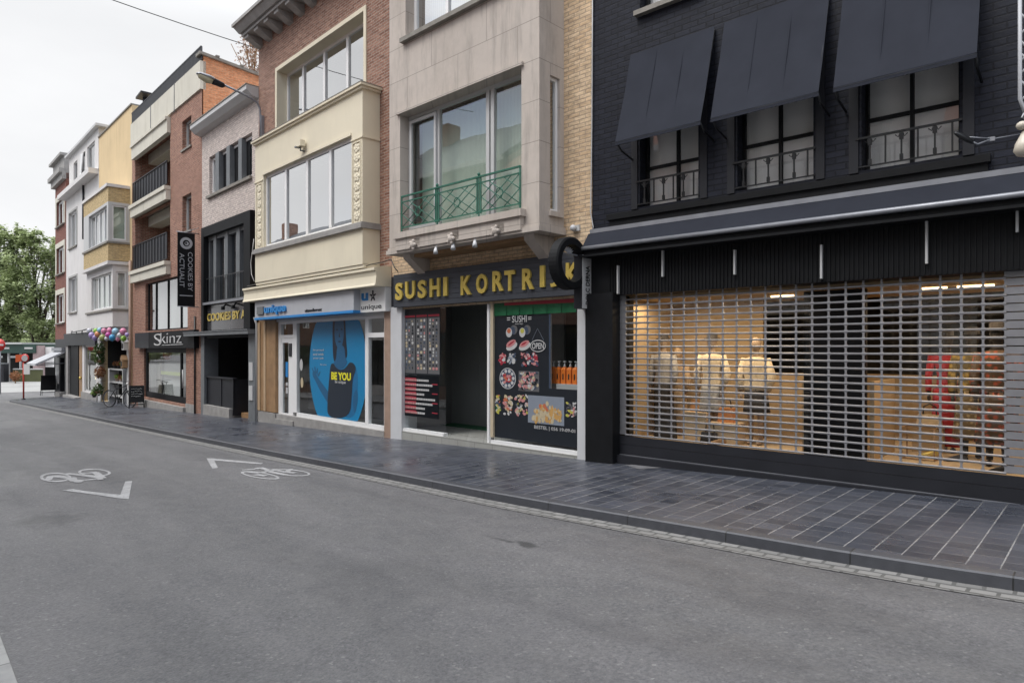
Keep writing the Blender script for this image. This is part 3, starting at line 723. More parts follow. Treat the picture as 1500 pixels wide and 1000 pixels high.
m.box(SH['u0'] + .02, SH['u1'], YS - .012, YS + .02, SH['zb'] + hb + .004, ZP - .02); m.box(SH['u0'] + .02, SH['u1'], YS - .014, YS + .02, SH['zb'], SH['zb'] + hb)
m.build('bottom_panel', M['charcoal'], S)
MB().box(SH['u0'] + .02, SH['u1'], YS - .02, YS + .02, SH['zb'] - .022, SH['zb'] - .002).build('bottom_rail', M['greymetal'], S)
MB().box(5.3, 5.33, YS - .022, YS - .012, ZP - .13, ZP - .06).build('lock', M['greymetal'], S)
# shop window glass behind the shutter and the rooms of the display
zfl = ZP - .08; ztop = ZTs - .05
g = MB()
for a, b in ((.55, 3.1), (3.85, 5.4)): g.quad((a, .30, zfl), (b, .30, zfl), (b, .30, ztop), (a, .30, ztop))
g.build('shop_window', M['glass_shop'], B)
M['warm_wall'] = m_plain('warm_beige_wall', (.38, .28, .17), .8, .12, 1.5)
M['warm_floor'] = m_plain('pale_timber_floor', (.55, .42, .28), .45, .12, 4)
M['dark_shop'] = m_plain('dark_shop_interior', (.05, .045, .04), .8, .4, 2.5)
m = MB()
m.box(.5, 5.9, .36, 5.0, zfl - .3, zfl); m.build('display_floor', M['warm_floor'], B)
m = MB(); m.box(.46, 1.98, 1.55, 1.6, zfl, ztop + .2); m.box(.42, .5, .36, 1.6, zfl, ztop + .2)
m.box(1.98, 3.02, 1.62, 1.66, zfl, zfl + .98); m.box(2.4, 5.9, 3.2, 3.25, zfl, zfl + .94); m.box(3.68, 3.73, .52, 1.5, zfl, zfl + .94); m.box(5.72, 5.78, .36, 3.3, zfl, ztop + .2)
m.box(.45, 5.9, .32, 2.2, ztop - .02, ztop + .04); m.box(2.9, 2.95, .52, 2.4, zfl, zfl + .95)
m.build('display_wall', M['warm_wall'], B)
MB().box(2.95, 3.66, .42, .5, zfl, ztop - .03).build('recess_shade_panel', M['black'], B)  # black panel across the entrance, its colour standing in for the recess's shade
m = MB(); inbox(m, .40, 6.0, .5, 5.2, zfl - .31, ztop + .25)
m.build('shop_interior', M['dark_shop'], B)
m = MB()
for u, l in ((2.35, .3), (2.85, .28), (4.15, .25), (4.5, .35)): m.box(u, u + l, .9, .93, ztop - .045, ztop - .025)
m.build('ceiling_light', m_emit('warm_lamp', (1, .72, .38), 6), B)
def area(name, u, y, z, sx, sy, en, col, F=F, rot=(0, 0, 0)):
    l = bpy.data.lights.new(name, 'AREA'); l.shape = 'RECTANGLE'; l.size = sx; l.size_y = sy; l.energy = en; l.color = col
    o = bpy.data.objects.new(name, l); COL.objects.link(o); o.location = F.world(u, -y, z); o.rotation_euler = (rot[0], rot[1], F.ang + rot[2]); return o
area('display_lamp', 1.25, .5, ztop - .06, 1.3, .4, 21, (1, .74, .47)); area('display_lamp', 2.4, .5, ztop - .06, .9, .4, 16, (1, .74, .47)); area('display_lamp', 4.9, 2.3, ztop - .06, 1.1, .5, 16, (1, .74, .47)); area('display_lamp', 4.6, .6, ztop - .06, 1.3, .4, 22, (1, .73, .46))

# ---- mannequins in the display
def mannequin(F, u, y, z, h, label, skin, dress, skirt, hat, pose=0, wide=1.0, rz=0, bag=None):
    r = thing('mannequin', label, 'mannequin', F.world(u, -y, z), F.ang + rz, 'mannequins in the shop display')
    def ring(zz, rx, ry, cx=0, cy=0, n=12): return [(cx + rx * h * math.cos(2 * math.pi * k / n), cy + ry * h * math.sin(2 * math.pi * k / n), zz * h) for k in range(n)]
    b = MB()
    b.loft([ring(.80, .05, .035), ring(.835, .03, .03), ring(.87, .028, .03), ring(.885, .040, .048), ring(.93, .046, .056), ring(.97, .040, .048), ring(.995, .014, .016)])
    for s in (-1, 1):
        b.tube([(s * .045 * h, 0, .48 * h), (s * .045 * h, -.01, .27 * h), (s * .045 * h, .005, .04 * h)], [.045 * h, .030 * h, .02 * h], 8)
        b.ell((s * .045 * h, -.03 * h, .02 * h), .022 * h, .06 * h, .02 * h)
        hx = s * (.125 + .02 * pose) * h
        b.tube([(s * .105 * h, 0, .79 * h), (hx, .0, .62 * h), (s * .12 * h, -.05 * h, .47 * h)], [.026 * h, .021 * h, .015 * h], 7); b.ell((s * .118 * h, -.055 * h, .445 * h), .014 * h, .018 * h, .03 * h, 8, 5)
    b.build('body', skin, r)
    d = MB(); w = wide
    d.loft([ring(.815, .035, .03), ring(.80, .09, .05), ring(.77, .115, .065), ring(.70, .10 * w, .07), ring(.61, .085 * w, .06), ring(.54, .10 * w, .07), ring(.50, .105 * w, .072)])
    for s in (-1, 1): d.tube([(s * .10 * h, 0, .795 * h), (s * (.13 + .02 * pose) * h, 0, .63 * h), (s * .122 * h, -.045 * h, .50 * h)], [.036 * h, .034 * h * w, .028 * h * w], 9)
    d.build('jacket', dress, r)
    sk = MB(); rows_ = []
    zz, lo = .52, skirt[1]
    for i in range(7):
        t = i / 6; zc = lerp(zz, lo, t); k = 1 + .10 * math.sin(i * 2.1)
        rows_.append([((.102 + skirt[2] * t) * h * (1 + .10 * t * math.sin(q * 5)) * math.cos(q), (.07 + skirt[2] * t * .8) * h * (1 + .1 * t * math.sin(q * 5)) * math.sin(q), zc * h) for q in [2 * math.pi * j / 24 for j in range(24)]])
    sk.loft(rows_); sk.build('skirt', skirt[0], r)
    if hat:
        hb = MB(); hb.lathe((0, 0, .95 * h), [(.075 * h, 0), (.075 * h, .008 * h), (.05 * h, .012 * h), (.048 * h, .05 * h), (.035 * h, .062 * h), (.005, .064 * h)]); hb.build('hat', hat, r)
    return r
def m_floral(name, c, c2, sc=9):
    m, nt, b = newmat(name); v = N(nt, 'ShaderNodeTexVoronoi', Scale=sc); L(nt, ocoord(nt), v.inputs['Vector'])
    L(nt, mixc(nt, ramp(nt, v.outputs['Distance'], .25, .5), c2, c), b.inputs['Base Color']); b.inputs['Roughness'].default_value = .85; return m
sk = m_flat('mannequin_tan', (.35, .26, .19)); dk = m_flat('dark_cloth', (.025, .022, .022), .9)
m_creamy = m_plain('cream_cloth', (.62, .52, .38), .9, .15, 6); m_red = m_plain('red_cloth', (.42, .02, .03), .85, .3, 8); m_rose = m_plain('beige_cloth', (.45, .33, .22), .9, .25, 6)
m_olive = m_floral('olive_floral_cloth', (.12, .09, .03), (.35, .24, .05), 14); m_fl = m_floral('dark_floral_cloth', (.06, .035, .02), (.30, .06, .03), 16); m_gy = m_plain('grey_cloth', (.30, .29, .28), .9, .2, 5)
def foldcloth(m, s=.35):
    nt = m.node_tree; b = nt.nodes['Principled BSDF']; oc = ocoord(nt)
    bump(nt, b, noise(nt, stretch(nt, oc, 1, 1, .22), 13, 3, .5, 1.2), s, .05)
for m_ in (m_creamy, m_red, m_rose, m_gy, dk): foldcloth(m_)
def um(x, y): return F.U(x, -y)
Hm = 1.55
mannequin(F, um(972, .85), .85, zfl, Hm, 'mannequin in a pale scarf, grey jacket and black trousers, leftmost in the lit display', sk, m_gy, (dk, .12, .0), dk, 0, .95)
mannequin(F, um(993, 1.15), 1.15, zfl, 1.35, 'headless-looking mannequin in a long beige dress behind the grille', m_rose, m_rose, (m_rose, .04, .02), None, 0, .9)
mannequin(F, um(1043, .8), .8, zfl, Hm, 'mannequin with dark hat, bright cream jacket and grey skirt', sk, m_creamy, (m_gy, .28, .03), dk, 1, 1.0)
mannequin(F, um(1107, .9), .9, zfl, 1.5, 'mannequin in a cream ruffled top at the right end of the left display', sk, m_creamy, (dk, .30, .02), None, 1, 1.25)
mannequin(F, um(1387, 1.9), 1.9, zfl, 1.56, 'mannequin in a long red dress in the right display', dk, m_red, (m_red, .05, .012), dk, 0, .8)
mannequin(F, um(1424, 1.6), 1.6, zfl, 1.58, 'mannequin in an olive and gold patterned dress beside the red dress', dk, m_olive, (m_floral('olive_print', (.16, .12, .07), (.40, .33, .2), 22), .14, .03), dk, 0, 1.0)
mannequin(F, um(1461, 1.05), 1.05, zfl, 1.62, 'mannequin in a dark brown floral dress at the right edge of the display', dk, m_fl, (m_fl, .16, .035), dk, 0, 1.05)
# handbags, box plinths and the wire stand
def handbag(u, y, z, w_, h_, mat, label):
    t = thing('handbag', label, 'handbag', F.world(u, -y, z), F.ang, 'handbags in the shop display')
    b = MB(); b.prism([(-w_ / 2, -.05, 0), (w_ / 2, -.05, 0), (w_ / 2 * .85, -.04, h_), (-w_ / 2 * .85, -.04, h_)], (0, 0, 0), (0, .09, 0)); b.build('bag_body', mat, t)
    hb = MB(); hb.tube([(-w_ * .25, 0, h_), (-w_ * .22, 0, h_ + .1), (0, 0, h_ + .14), (w_ * .22, 0, h_ + .1), (w_ * .25, 0, h_)], .009, 6); hb.build('strap', dk, t)
def plinthbox(u, y, w_, d_, h_, label, mat=None):
    t = MB(); t.box(-w_ / 2, w_ / 2, -d_ / 2, d_ / 2, 0, h_ - .02); t.box(-w_ / 2 - .01, w_ / 2 + .01, -d_ / 2 - .01, d_ / 2 + .01, h_ - .02, h_)
    tag(t.build('display_plinth', mat or M['warm_floor'], loc=F.world(u, -y, zfl), rotz=F.ang), label, 'plinth', 'plinths in the shop display')
plinthbox(um(1025, .75), .75, .34, .3, .42, 'pale display plinth carrying a tan handbag left of the cream jacket')
handbag(um(1025, .75), .75, zfl + .42, .26, .17, m_plain('tan_leather', (.45, .22, .08), .5), 'tan handbag standing on the pale plinth')
handbag(um(1065, .7), .7, zfl + .30, .24, .2, m_plain('orange_leather', (.50, .20, .07), .5), 'orange brown handbag beside the cream jacket mannequin')
plinthbox(um(1065, .7), .7, .4, .3, .30, 'low pale plinth carrying the orange brown handbag')
handbag(um(975, .6), .6, zfl + .01, .34, .34, dk, 'large black bag on the floor at the left of the display')
handbag(um(1040, .55), .55, zfl + .01, .26, .15, dk, 'small dark bag on the floor below the grey skirt')
handbag(um(1362, 1.8), 1.8, zfl + .34, .3, .14, m_creamy, 'cream clutch bag left of the red dress')
plinthbox(um(1362, 1.8), 1.8, .34, .3, .34, 'tan plinth left of the red dress', M['warm_wall'])
t = thing('wire_stand', 'empty dark wire frame stand on the display floor', 'display stand', F.world(um(1348, 1.05), -1.05, zfl), F.ang)
b = MB()
for y in (-.14, .14): b.tube([(-.17, y, .012), (-.17, y, .38), (.17, y, .38)], .009, 6); b.tube([(.17, y, .38), (.17, y, .012), (-.17, y, .012)], .009, 6)
for x in (-.17, .17):
    for z in (.012, .38): b.tube([(x, -.14, z), (x, .14, z)], .009, 6)
b.build('frame', M['wood'], t)
for i, (x, y) in enumerate(((1362, 1.3), (1468, .6), (1400, 1.1), (1050, .5))):
    t = thing('shoe', ['gold', 'black', 'dark', 'brown'][i] + ' shoe on the display floor ' + ['left of the red dress', 'under the brown floral dress', 'in front of the red dress', 'in the left display'][i], 'shoe', F.world(um(x, y), -y, zfl), F.ang + .4, 'shoes in the shop display')
    b = MB(); b.loft([[(cx + rx * math.cos(q), ry * math.sin(q), zz + .012 * math.cos(q) ) for q in [2 * math.pi * k / 12 for k in range(12)]] for zz, cx, rx, ry in ((.012, 0, .13, .04), (.035, .0, .125, .038), (.06, .02, .09, .03), (.085, .06, .05, .025), (.10, .07, .03, .018))]); b.build('upper', [M['gold'], dk, dk, M['wood']][i], t)
# white strip sign and its black box
t = thing('projecting_sign', 'narrow white vertical sign with black letters beside the long awning', 'sign', F.world(0, 0, 0), F.ang)
zs0, zs1 = F.Z(868, 451, .25), F.Z(868, 371, .25)
MB().box(-.14, 0, -.27, -.02, zs0, zs1).build('sign_box', M['charcoal'], t)
f_ = MB(); f_.box(.0005, .012, -.255, -.03, zs0 + .004, zs1 - .004); f_ = f_.build('sign_face', M['pvcgrey'], t)
f_ = MB(); f_.text('DOLC DERNA', (.0125, -.085, zs0 + .06), (0, 0, 1), (0, -1, 0), zs1 - zs0 - .22, .10, .003, .02); f_.build('lettering', M['black'], t)
# round ring sign
t = thing('ring_sign', 'round black ring sign projecting over the end of the gold letters', 'sign', F.world(0, 0, 0), F.ang)
zc = F.Z(836, 386, .45); yc = -.47; R0 = .36; uc = F.U(833, .47)
rg = MB(); n = 40; sec = [(R0, -.09), (R0 + .025, -.07), (R0 + .025, .07), (R0, .09), (R0 - .085, .09), (R0 - .085, -.09)]
rg.loft([[(uc + a, yc + r * math.cos(q), zc + r * math.sin(q)) for r, a in sec] for q in [2 * math.pi * k / n for k in range(n + 1)]], caps=False, smooth=False)
rg.build('ring', M['black'], t)
b = MB(); b.box(uc - .012, uc + .012, yc - .29, yc + .29, zc + .13, zc + .15)
b.build('crossbar', M['greymetal'], t)
b = MB()
for k in range(7):
    a_ = math.radians(-60 + 20 * k); b.prism([(uc - .006, yc - .02 + .01 * k - .012, zc + .155), (uc - .006, yc - .01 + .01 * k, zc + .155), (uc - .006, yc + .12 * math.sin(a_) + .006, zc + .155 + .09 * math.cos(a_)), (uc - .006, yc + .12 * math.sin(a_) - .012, zc + .15 + .09 * math.cos(a_))], (0, 0, 0), (.012, 0, 0))
b.build('emblem', M['silver'], t)
b = MB(); b.tube([(uc, yc + R0 - .02, zc + .1), (uc, -.01, zc + .1)], .02, 8); b.tube([(uc, yc + R0 - .02, zc - .1), (uc, -.01, zc - .1)], .02, 8); b.build('bracket', M['blackm'], t)
# swivel floodlight at the right edge
uw = F.U(1420, .28); t = thing('floodlight', 'black swivel floodlight on a thin arm in front of the right railing', 'floodlight', F.world(0, 0, 0), F.ang)
zl = F.Z(1416, 201, .6)
A0 = Vector((F.U(1400, .62), -.62, F.Z(1400, 196, .62))); A1 = Vector((F.U(1424, .5), -.5, F.Z(1424, 207, .5)))
b = MB(); dx = (A1 - A0).normalized()
b.loft([[tuple(A0 + dx * tt + Vector((0, 0, 1)) * (math.sin(q) * rz_) + Vector((0, 1, 0)) * (math.cos(q) * ry_)) for q in [2 * math.pi * k / 10 for k in range(10)]] for tt, ry_, rz_ in ((-.02, .02, .012), (.02, .05, .028), (.10, .06, .036), (.17, .045, .03), (.2, .02, .02))])
b.build('lamp_head', M['blackm'], t)
b = MB(); p = A1 + Vector((0, 0, -.005)); e1 = Vector((F.U(1452, .4), -.4, F.Z(1452, 204, .4))); e2 = Vector((F.U(1504, .0), 0.0, F.Z(1504, 195, .0)))
b.tube([p - dx * .03, p + dx * .06, e1], .009, 6); b.tube([A1 + Vector((0, 0, .02)) - dx * .05, e1 + Vector((0, 0, .006))], .006, 6); b.tube([e1, e2], .005, 6); b.box(e1.x - .03, e1.x + .03, e1.y - .012, e1.y + .012, e1.z - .02, e1.z + .02)
b.build('arm', M['greymetal'], t)
# festive lantern frame hanging at the picture's right edge
pL = Vector(((1503 - CX) / FPX * 4.6, 4.6, 0)); 
t = thing('hanging_decoration', 'white metal street decoration with a pale bulb hanging at the right picture edge', 'decoration', (pL.x, pL.y, CAMZ))
zt_, zb_ = (HY + 40) / FPX * 4.6, (HY - 160) / FPX * 4.6
b = MB(); sc = 4.6 / FPX
def PX(x, y): return ((x - 1503) * sc, 0, (HY - y) * sc)
b.tube([PX(1494, -60), PX(1494, 145), PX(1501, 165), PX(1530, 165), PX(1537, 145), PX(1537, -60)], .012, 8)
for y in (-40, 20, 60, 78, 118): b.tube([PX(1494, y), PX(1515, y + 18), PX(1537, y)], .008, 6); b.tube([PX(1494, y + 30), PX(1515, y + 12), PX(1537, y + 30)], .008, 6)
b.tube([PX(1515, -1100), PX(1515, -60)], .004, 5); b.tube([PX(1494, -60), PX(1515, -75), PX(1537, -60)], .012, 8)
b.tube([PX(1501, 165), PX(1497, 172), PX(1504, 176), PX(1506, 168)], .007, 6)
b.build('frame', M['silver'], t)
b = MB(); c = PX(1497, 184); b.ell(c, .035, .035, .03); c = PX(1500, 216); b.loft([[(c[0] + r * math.cos(q), r * math.sin(q), c[2] + zz) for q in [2 * math.pi * k / 14 for k in range(14)]] for zz, r in ((-.065, .01), (-.055, .04), (-.02, .062), (.03, .05), (.08, .025), (.11, .012))])
b.build('bulb', m_plain('cream_bulb', (.55, .50, .42), .35), t)
b = MB(); b.tube([PX(1503, 190), PX(1506, 205)], .02, 8); b.build('socket', M['wood'], t)
# paving hatch by the column
q = MB(); q.poly([ground(x, y, .104) for x, y in ((916, 680.5), (935, 686.5), (976, 684.5), (952, 679))]); tag(q.build('pavement_hatch', m_plain('worn_hatch', (.15, .15, .16), .6, .2, 9)), 'pale stone hatch cover set in the pavement beside the black column', 'hatch', kind='structure')

# ================================================================== the sushi shop house
F = FS; B = building(F, 'stone_bay_house', 'beige brick house with a grey stone bay, green balcony railing and a sushi shop below', 'house')
UE = F.U(867.5) - .003; ZT = 10.6
uc = F.U(826); Db = F.D(790, uc); ul = F.U(570.5, Db)
zbb = F.Z(790, 338.3, Db)             # underside of the bay
# shop openings
zs = F.Z(590, 626.5, 0); zh = F.Z(590, 452, .0)
OPN = [(F.U(590), F.U(714), zs, zh), (F.U(720), F.U(848), zs, zh)]
mb = MB().wall(0, UE, zh - .02, ZT, [(.35, 3.2, zbb + .7, ZT - .6)], 0, .05, reveal=False); mb.shell(0, UE, -.5, ZT, 9)
mb.build('wall', M['beige_brick'], B)
# stone bay
lw = (F.U(586, Db), F.U(763.8, Db), F.Z(763.8, 306, Db), F.Z(770, 95, Db))
uz = F.Z(580, 66, Db); uw = (F.U(594, Db), F.U(742, Db), uz + .02, uz + 2.0)
mb = MB().wall(ul, uc, zbb + .1, ZT - .2, [lw, uw], -Db, .3)
sw0 = (Db * .25, Db * .72)   # slit window in the right cheek
zc0, zc1 = F.Z(806, 306, Db * .75), F.Z(806, 104, Db * .75)
def cheek(mb, u, zz0, zz1, hole):
    ys = [-Db, -Db + hole[0], -Db + hole[1], 0.2]; zs_ = [zz0, hole[2], hole[3], zz1]
    for i in range(3):
        for j in range(3):
            if i == 1 and j == 1: continue
            mb.quad((u, ys[i], zs_[j]), (u, ys[i + 1], zs_[j]), (u, ys[i + 1], zs_[j + 1]), (u, ys[i], zs_[j + 1]))
    a, b = ys[1], ys[2]; c, d = zs_[1], zs_[2]; e = u - .12
    mb.quad((u, a, c), (u, a, d), (e, a, d), (e, a, c)); mb.quad((u, b, c), (e, b, c), (e, b, d), (u, b, d)); mb.quad((u, a, d), (u, b, d), (e, b, d), (e, a, d)); mb.quad((u, a, c), (e, a, c), (e, b, c), (u, b, c))
ya_, yb_ = -F.D(806, uc), -F.D(820, uc)
hole = (ya_ + Db, yb_ + Db, zc0, zc1); cheek(mb, uc, zbb + .1, ZT - .2, hole)
mb.quad((ul, -Db, zbb + .1), (ul, .2, zbb + .1), (ul, .2, ZT - .2), (ul, -Db, ZT - .2)); mb.quad((ul, -Db, ZT - .2), (uc, -Db, ZT - .2), (uc, .2, ZT - .2), (ul, .2, ZT - .2))
mb.box(ul + .02, uc - .02, -Db + .02, .1, zbb + .06, zbb + .12)
bay = mb.build('bay', M['stone'], B)
m = MB(); fw = .05
m.box(uc - .10, uc - .05, ya_, ya_ + fw, zc0, zc1); m.box(uc - .10, uc - .05, yb_ - fw, yb_, zc0, zc1); m.box(uc - .10, uc - .05, ya_ + fw, yb_ - fw, zc1 - fw, zc1); m.box(uc - .10, uc - .05, ya_ + fw, yb_ - fw, zc0, zc0 + fw)
f = m.build('side_window', M['pvc'], B); MB().quad((uc - .08, ya_, zc0), (uc - .08, yb_, zc0), (uc - .08, yb_, zc1), (uc - .08, ya_, zc1)).build('pane', M['glass_up'], f)
MB().box(uc, uc + .05, ya_ - .04, yb_ + .04, zc0 - .08, zc0 - .005).build('side_sill', M['stone'], B)
# mouldings under the bay
m = MB(); zl = F.Z(570, 365.8, Db)
m.box(ul - .03, uc + .05, -Db - .06, -.0, zbb, zbb + .075)
m.box(ul - .01, uc + .03, -Db - .03, -.0, zbb + .078, zbb + .125)
m.box(lw[0] - .06, lw[1] + .10, -Db - .13, -Db - .002, lw[2] - .13, lw[2] - .02); m.box(lw[0] - .02, lw[1] + .06, -Db - .09, -Db - .002, lw[2] - .34, lw[2] - .13)
m.build('bay_moulding', M['stone'], B)
m = MB(); m.box(uw[0] - .07, uw[1] + .07, -Db - .09, -Db - .002, uw[2] - .08, uw[2] - .002); m.build('upper_sill', M['sill'], B)
m = MB(); m.box(lw[0] - .07, lw[1] + .05, -Db - .05, -Db - .002, lw[3] + .002, lw[3] + .06); m.build('lintel_moulding', M['stone'], B)
# brackets and soffit below the bay
for u in (ul + .28, uc - .42): MB().prism([(u, -.002, zbb - .38), (u, -.12, zbb - .34), (u, -Db + .12, zbb - .08), (u, -Db + .1, zbb - .002), (u, -.002, zbb - .002)], (0, 0, 0), (.22, 0, 0)).build('bay_bracket', M['stone'], B)
MB().box(ul + .5, uc - .42, -Db + .2, -.002, zbb - .06, zbb - .003).build('soffit_board', M['wood'], B)
for x, y in ((606, 359), (662, 350), (727, 339)):
    u = F.U(x, Db + .1); zz = F.Z(x, y, Db + .1); m = MB(); yy = -Db - .12
    m.ell((u, yy, zz), .07, .06, .075, 10, 6)
    for k in range(5):
        q = 2 * math.pi * k / 5; m.ell((u + .07 * math.cos(q), yy - .01, zz + .07 * math.sin(q)), .035, .03, .035, 7, 5)
    m.box(u - .05, u + .16, yy + .03, -Db - .09, zz - .02, zz + .12)
    m.build('carved_ornament', M['stone'], B)
# windows of the bay
f = window(B, lw[0], lw[1], lw[2] + .0, lw[3], -Db + .20, [F.U(642, Db - .2), F.U(714.5, Db - .2), F.U(721.5, Db - .2)], [], .06, .075, 'pvcgrey', 'glass_up', curt='green_curtain', cd=.25)
m = MB(); a0 = F.U(600, Db - .15); a1 = F.U(638, Db - .15); z0, z1 = lw[2] + .07, lw[3] - .10
m.prism([(a0, 0, z0), (a0 + .055, 0, z0), (a0 + .055, -.0, z1), (a0, -.0, z1)], (0, -Db + .15, 0), (0, -Db + .19, 0)); m.prism([(a1 - .05, 0, z0), (a1, 0, z0), (a1, 0, z1), (a1 - .05, 0, z1)], (0, -Db + .15, 0), (0, -Db + .19, 0)); m.box(a0 + .055, a1 - .05, -Db + .15, -Db + .19, z1 - .055, z1); m.box(a0 + .055, a1 - .05, -Db + .15, -Db + .19, z0, z0 + .06)
m.build('open_sash', M['pvcgrey'], f)
window(B, uw[0], uw[1], uw[2], uw[3], -Db + .20, [F.U(655, Db - .2)], [], .07, .07, 'pvc', 'glass_sky', curt='curtain', cd=.3)
# green balcony railing
ra, rb = F.U(588.5, Db + .02), F.U(763.8, Db); yr = -Db - .02
zt0 = F.Z(763.5, 244, Db); zt2 = F.Z(763.5, 253.5, Db); zb2 = F.Z(763.5, 298.5, Db); 
m = MB(); m.box(ra, rb, yr - .022, yr + .022, zt0 - .012, zt0 + .012); m.box(ra, rb, yr - .012, yr + .012, zt2 - .01, zt2 + .008); m.box(ra, rb, yr - .012, yr + .012, zb2 - .008, zb2 + .010)
posts = [ra, F.U(640.5, Db + .02), F.U(701.5, Db + .02), rb - .01]
for i, u in enumerate(posts):
    for o_ in ((-.045, 0.0, .045) if 0 < i < 3 else (0,)):
        m.box(u + o_ - .009, u + o_ + .009, yr - .01, yr + .01, zb2 - .03 - (.08 if o_ == 0 else 0), zt0 - .012)
    if i in (1, 2): m.ell((u, yr, zt0 + .045), .028, .028, .032, 8, 6); m.tube([(u, yr, zt0), (u, yr, zt0 + .03)], .012, 6)
m.box(ra - .01, ra + .014, yr, -Db + .02, zt0 - .012, zt0 + .012); m.box(ra - .01, ra + .014, yr, -Db + .02, zb2 - .008, zb2 + .01)
for i in range(3):
    a, b = posts[i] + (.02 if i == 0 else .055), posts[i + 1] - (.055 if i < 2 else .01); w_ = (b - a); lo, hi = zb2 + .01, zt2 - .01
    for (p, q) in (((a, lo), (b - w_ * .22, hi)), ((a + w_ * .22, lo), (b, hi)), ((a, hi), (b - w_ * .22, lo)), ((a + w_ * .22, hi), (b, lo)), ((a, (lo + hi) / 2), (a + w_ * .39, hi)), ((b, (lo + hi) / 2), (b - w_ * .39, lo)), ((a, (lo + hi) / 2), (a + w_ * .39, lo)), ((b, (lo + hi) / 2), (b - w_ * .39, hi))):
        m.tube([(p[0], yr, p[1]), (q[0], yr, q[1])], .0085, 5)
    c = (a + b) / 2; zc = (lo + hi) / 2
    m.tube([(c + .075 * math.cos(2 * math.pi * k / 14), yr - .012, zc + .085 * math.sin(2 * math.pi * k / 14)) for k in range(15)], .008, 5)
m.build('balcony_railing', M['green'], B)
# shop fascia with gold letters
za, zb = F.Z(576, 403, .12), F.Z(576, 450.5, .12); ufa, ufb = F.U(576.5, .12), F.U(857, .12)
m = MB(); n = 7
for k in range(n): m.box(ufa, ufb, -.12, 0.0, lerp(zb, za, k / n) + .003, lerp(zb, za, (k + 1) / n) - .003)
m.box(ufa, ufb, -.112, 0, zb, za); fs = m.build('shop_fascia', m_plain('dark_sign_board', (.045, .05, .062), .55, .1, 4), B)
letters = [('S', 579, 589.5), ('U', 593.6, 607.5), ('S', 612, 624), ('H', 629.5, 644), ('I', 649.5, 655), ('K', 675, 690), ('O', 697.5, 713.5), ('R', 721.5, 737), ('T', 739, 754), ('R', 765, 781.5), ('I', 791, 797.5), ('J', 806, 819), ('K', 829, 848)]
m = MB(); ztl, zbl = F.Z(675, 403.5, .15), F.Z(675, 431.5, .15); random.seed(3)
for ch, x0, x1 in letters:
    j = random.uniform(-.012, .012)
    m.text(ch, (F.U(x0, .15), -.122, zbl + j), (1, 0, 0), (0, 0, 1), F.U(x1, .15) - F.U(x0, .15), ztl - zbl, .035, .035)
m.build('lettering', M['gold'], fs)
# pillars, posts, plinth
m = MB(); m.box(.01, F.U(590.5), -.04, .35, -.5, zb + .02); m.build('pillar', M['pillar'], B)
m = MB(); m.box(F.U(848), UE - .0, -.04, .35, -.5, zb + .02); m.build('pillar', M['pillar'], B)
m = MB(); m.box(F.U(713.5), F.U(716.5), .0, .10, -.5, zb + .01); m.build('door_post', M['pvc'], B); MB().box(F.U(718), F.U(722), .005, .10, zs + .05, zb + .01).build('door_post', m_plain('beige_post', (.50, .42, .30), .5), B)
m = MB()
m.box(F.U(716.4), F.U(718.1), .02, .09, -.5, zb + .01); m.build('door_gap', M['pvcgrey'], B)
MB().box(F.U(590.5), F.U(848), -.03, .32, -.5, zs - .055).build('plinth', M['plinth'], B)
MB().box(F.U(719.5), F.U(848), -.01, .10, zs - .055, zs + .0).build('window_sill', M['pvc'], B); MB().box(F.U(590.5), F.U(650), -.01, .10, zs - .055, zs).build('window_sill', M['pvc'], B)
MB().box(.02, UE - .02, -.03, .35, zb + .005, za - .02).build('lintel', M['charcoal'], B)
# inside
zi = zs - .05
m = MB(); inbox(m, .1, UE - .1, .30, 4.5, zi - .02, zb + .3); m.build('shop_interior', m_plain('dark_grey_shop', (.16, .165, .16), .8, .15, 1.5), B)
m = MB(); m.box(.12, 3.3, 1.5, 1.55, zi + .18, zb + .2); m.box(.12, 3.3, 1.495, 1.56, zi - .02, zi + .18)
for k in range(3): m.box(1.0 + .55 * k, 1.008 + .55 * k, .992 + .5, 1.5, zi + .18, zb)
m.build('inner_wall', m_plain('dark_panel_wall', (.24, .25, .245), .6, .1, 1), B)
MB().box(.2, 3.5, .33, 1.1, zi - .018, zi + .004).build('tiled_floor', M['plinth'], B)
MB().box(.2, 3.5, 1.1, 1.49, zi - .018, zi + .02).build('green_mat', m_plain('green_mat', (.02, .10, .045), .9), B)
MB().quad((F.U(719.5) + .4, 1.5, zi), (F.U(719.5) + .4, 4.4, zi), (F.U(719.5) + .4, 4.4, zb), (F.U(719.5) + .4, 1.5, zb)).build('partition', M['grey_in'], B)
# glazing with printed film
gl = MB().quad((F.U(591), .05, zs), (F.U(650), .05, zs), (F.U(650), .05, zb + .02), (F.U(591), .05, zb + .02)).build('shop_window', M['glass_mid'], B)
gr = MB().quad((F.U(722), .05, zs), (F.U(848), .05, zs), (F.U(848), .05, zb + .02), (F.U(722), .05, zb + .02)).build('shop_window', M['glass_mid'], B)
def flat(mb, F, x0, x1, y0, y1, d, ref=None):
    """upright rectangle printed on the glass plane"""
    a, b, lo, hi = F.R(x0, x1, y0, y1, -d, ref); mb.quad((a, d, lo), (b, d, lo), (b, d, hi), (a, d, hi)); return a, b, lo, hi
def disc(mb, u, y, z, ru, rz, n=18, rot=0.0):
    mb.poly([(u + ru * math.cos(2 * math.pi * k / n) * math.cos(rot) - rz * math.sin(2 * math.pi * k / n) * math.sin(rot), y, z + ru * math.cos(2 * math.pi * k / n) * math.sin(rot) + rz * math.sin(2 * math.pi * k / n) * math.cos(rot)) for k in range(n)])
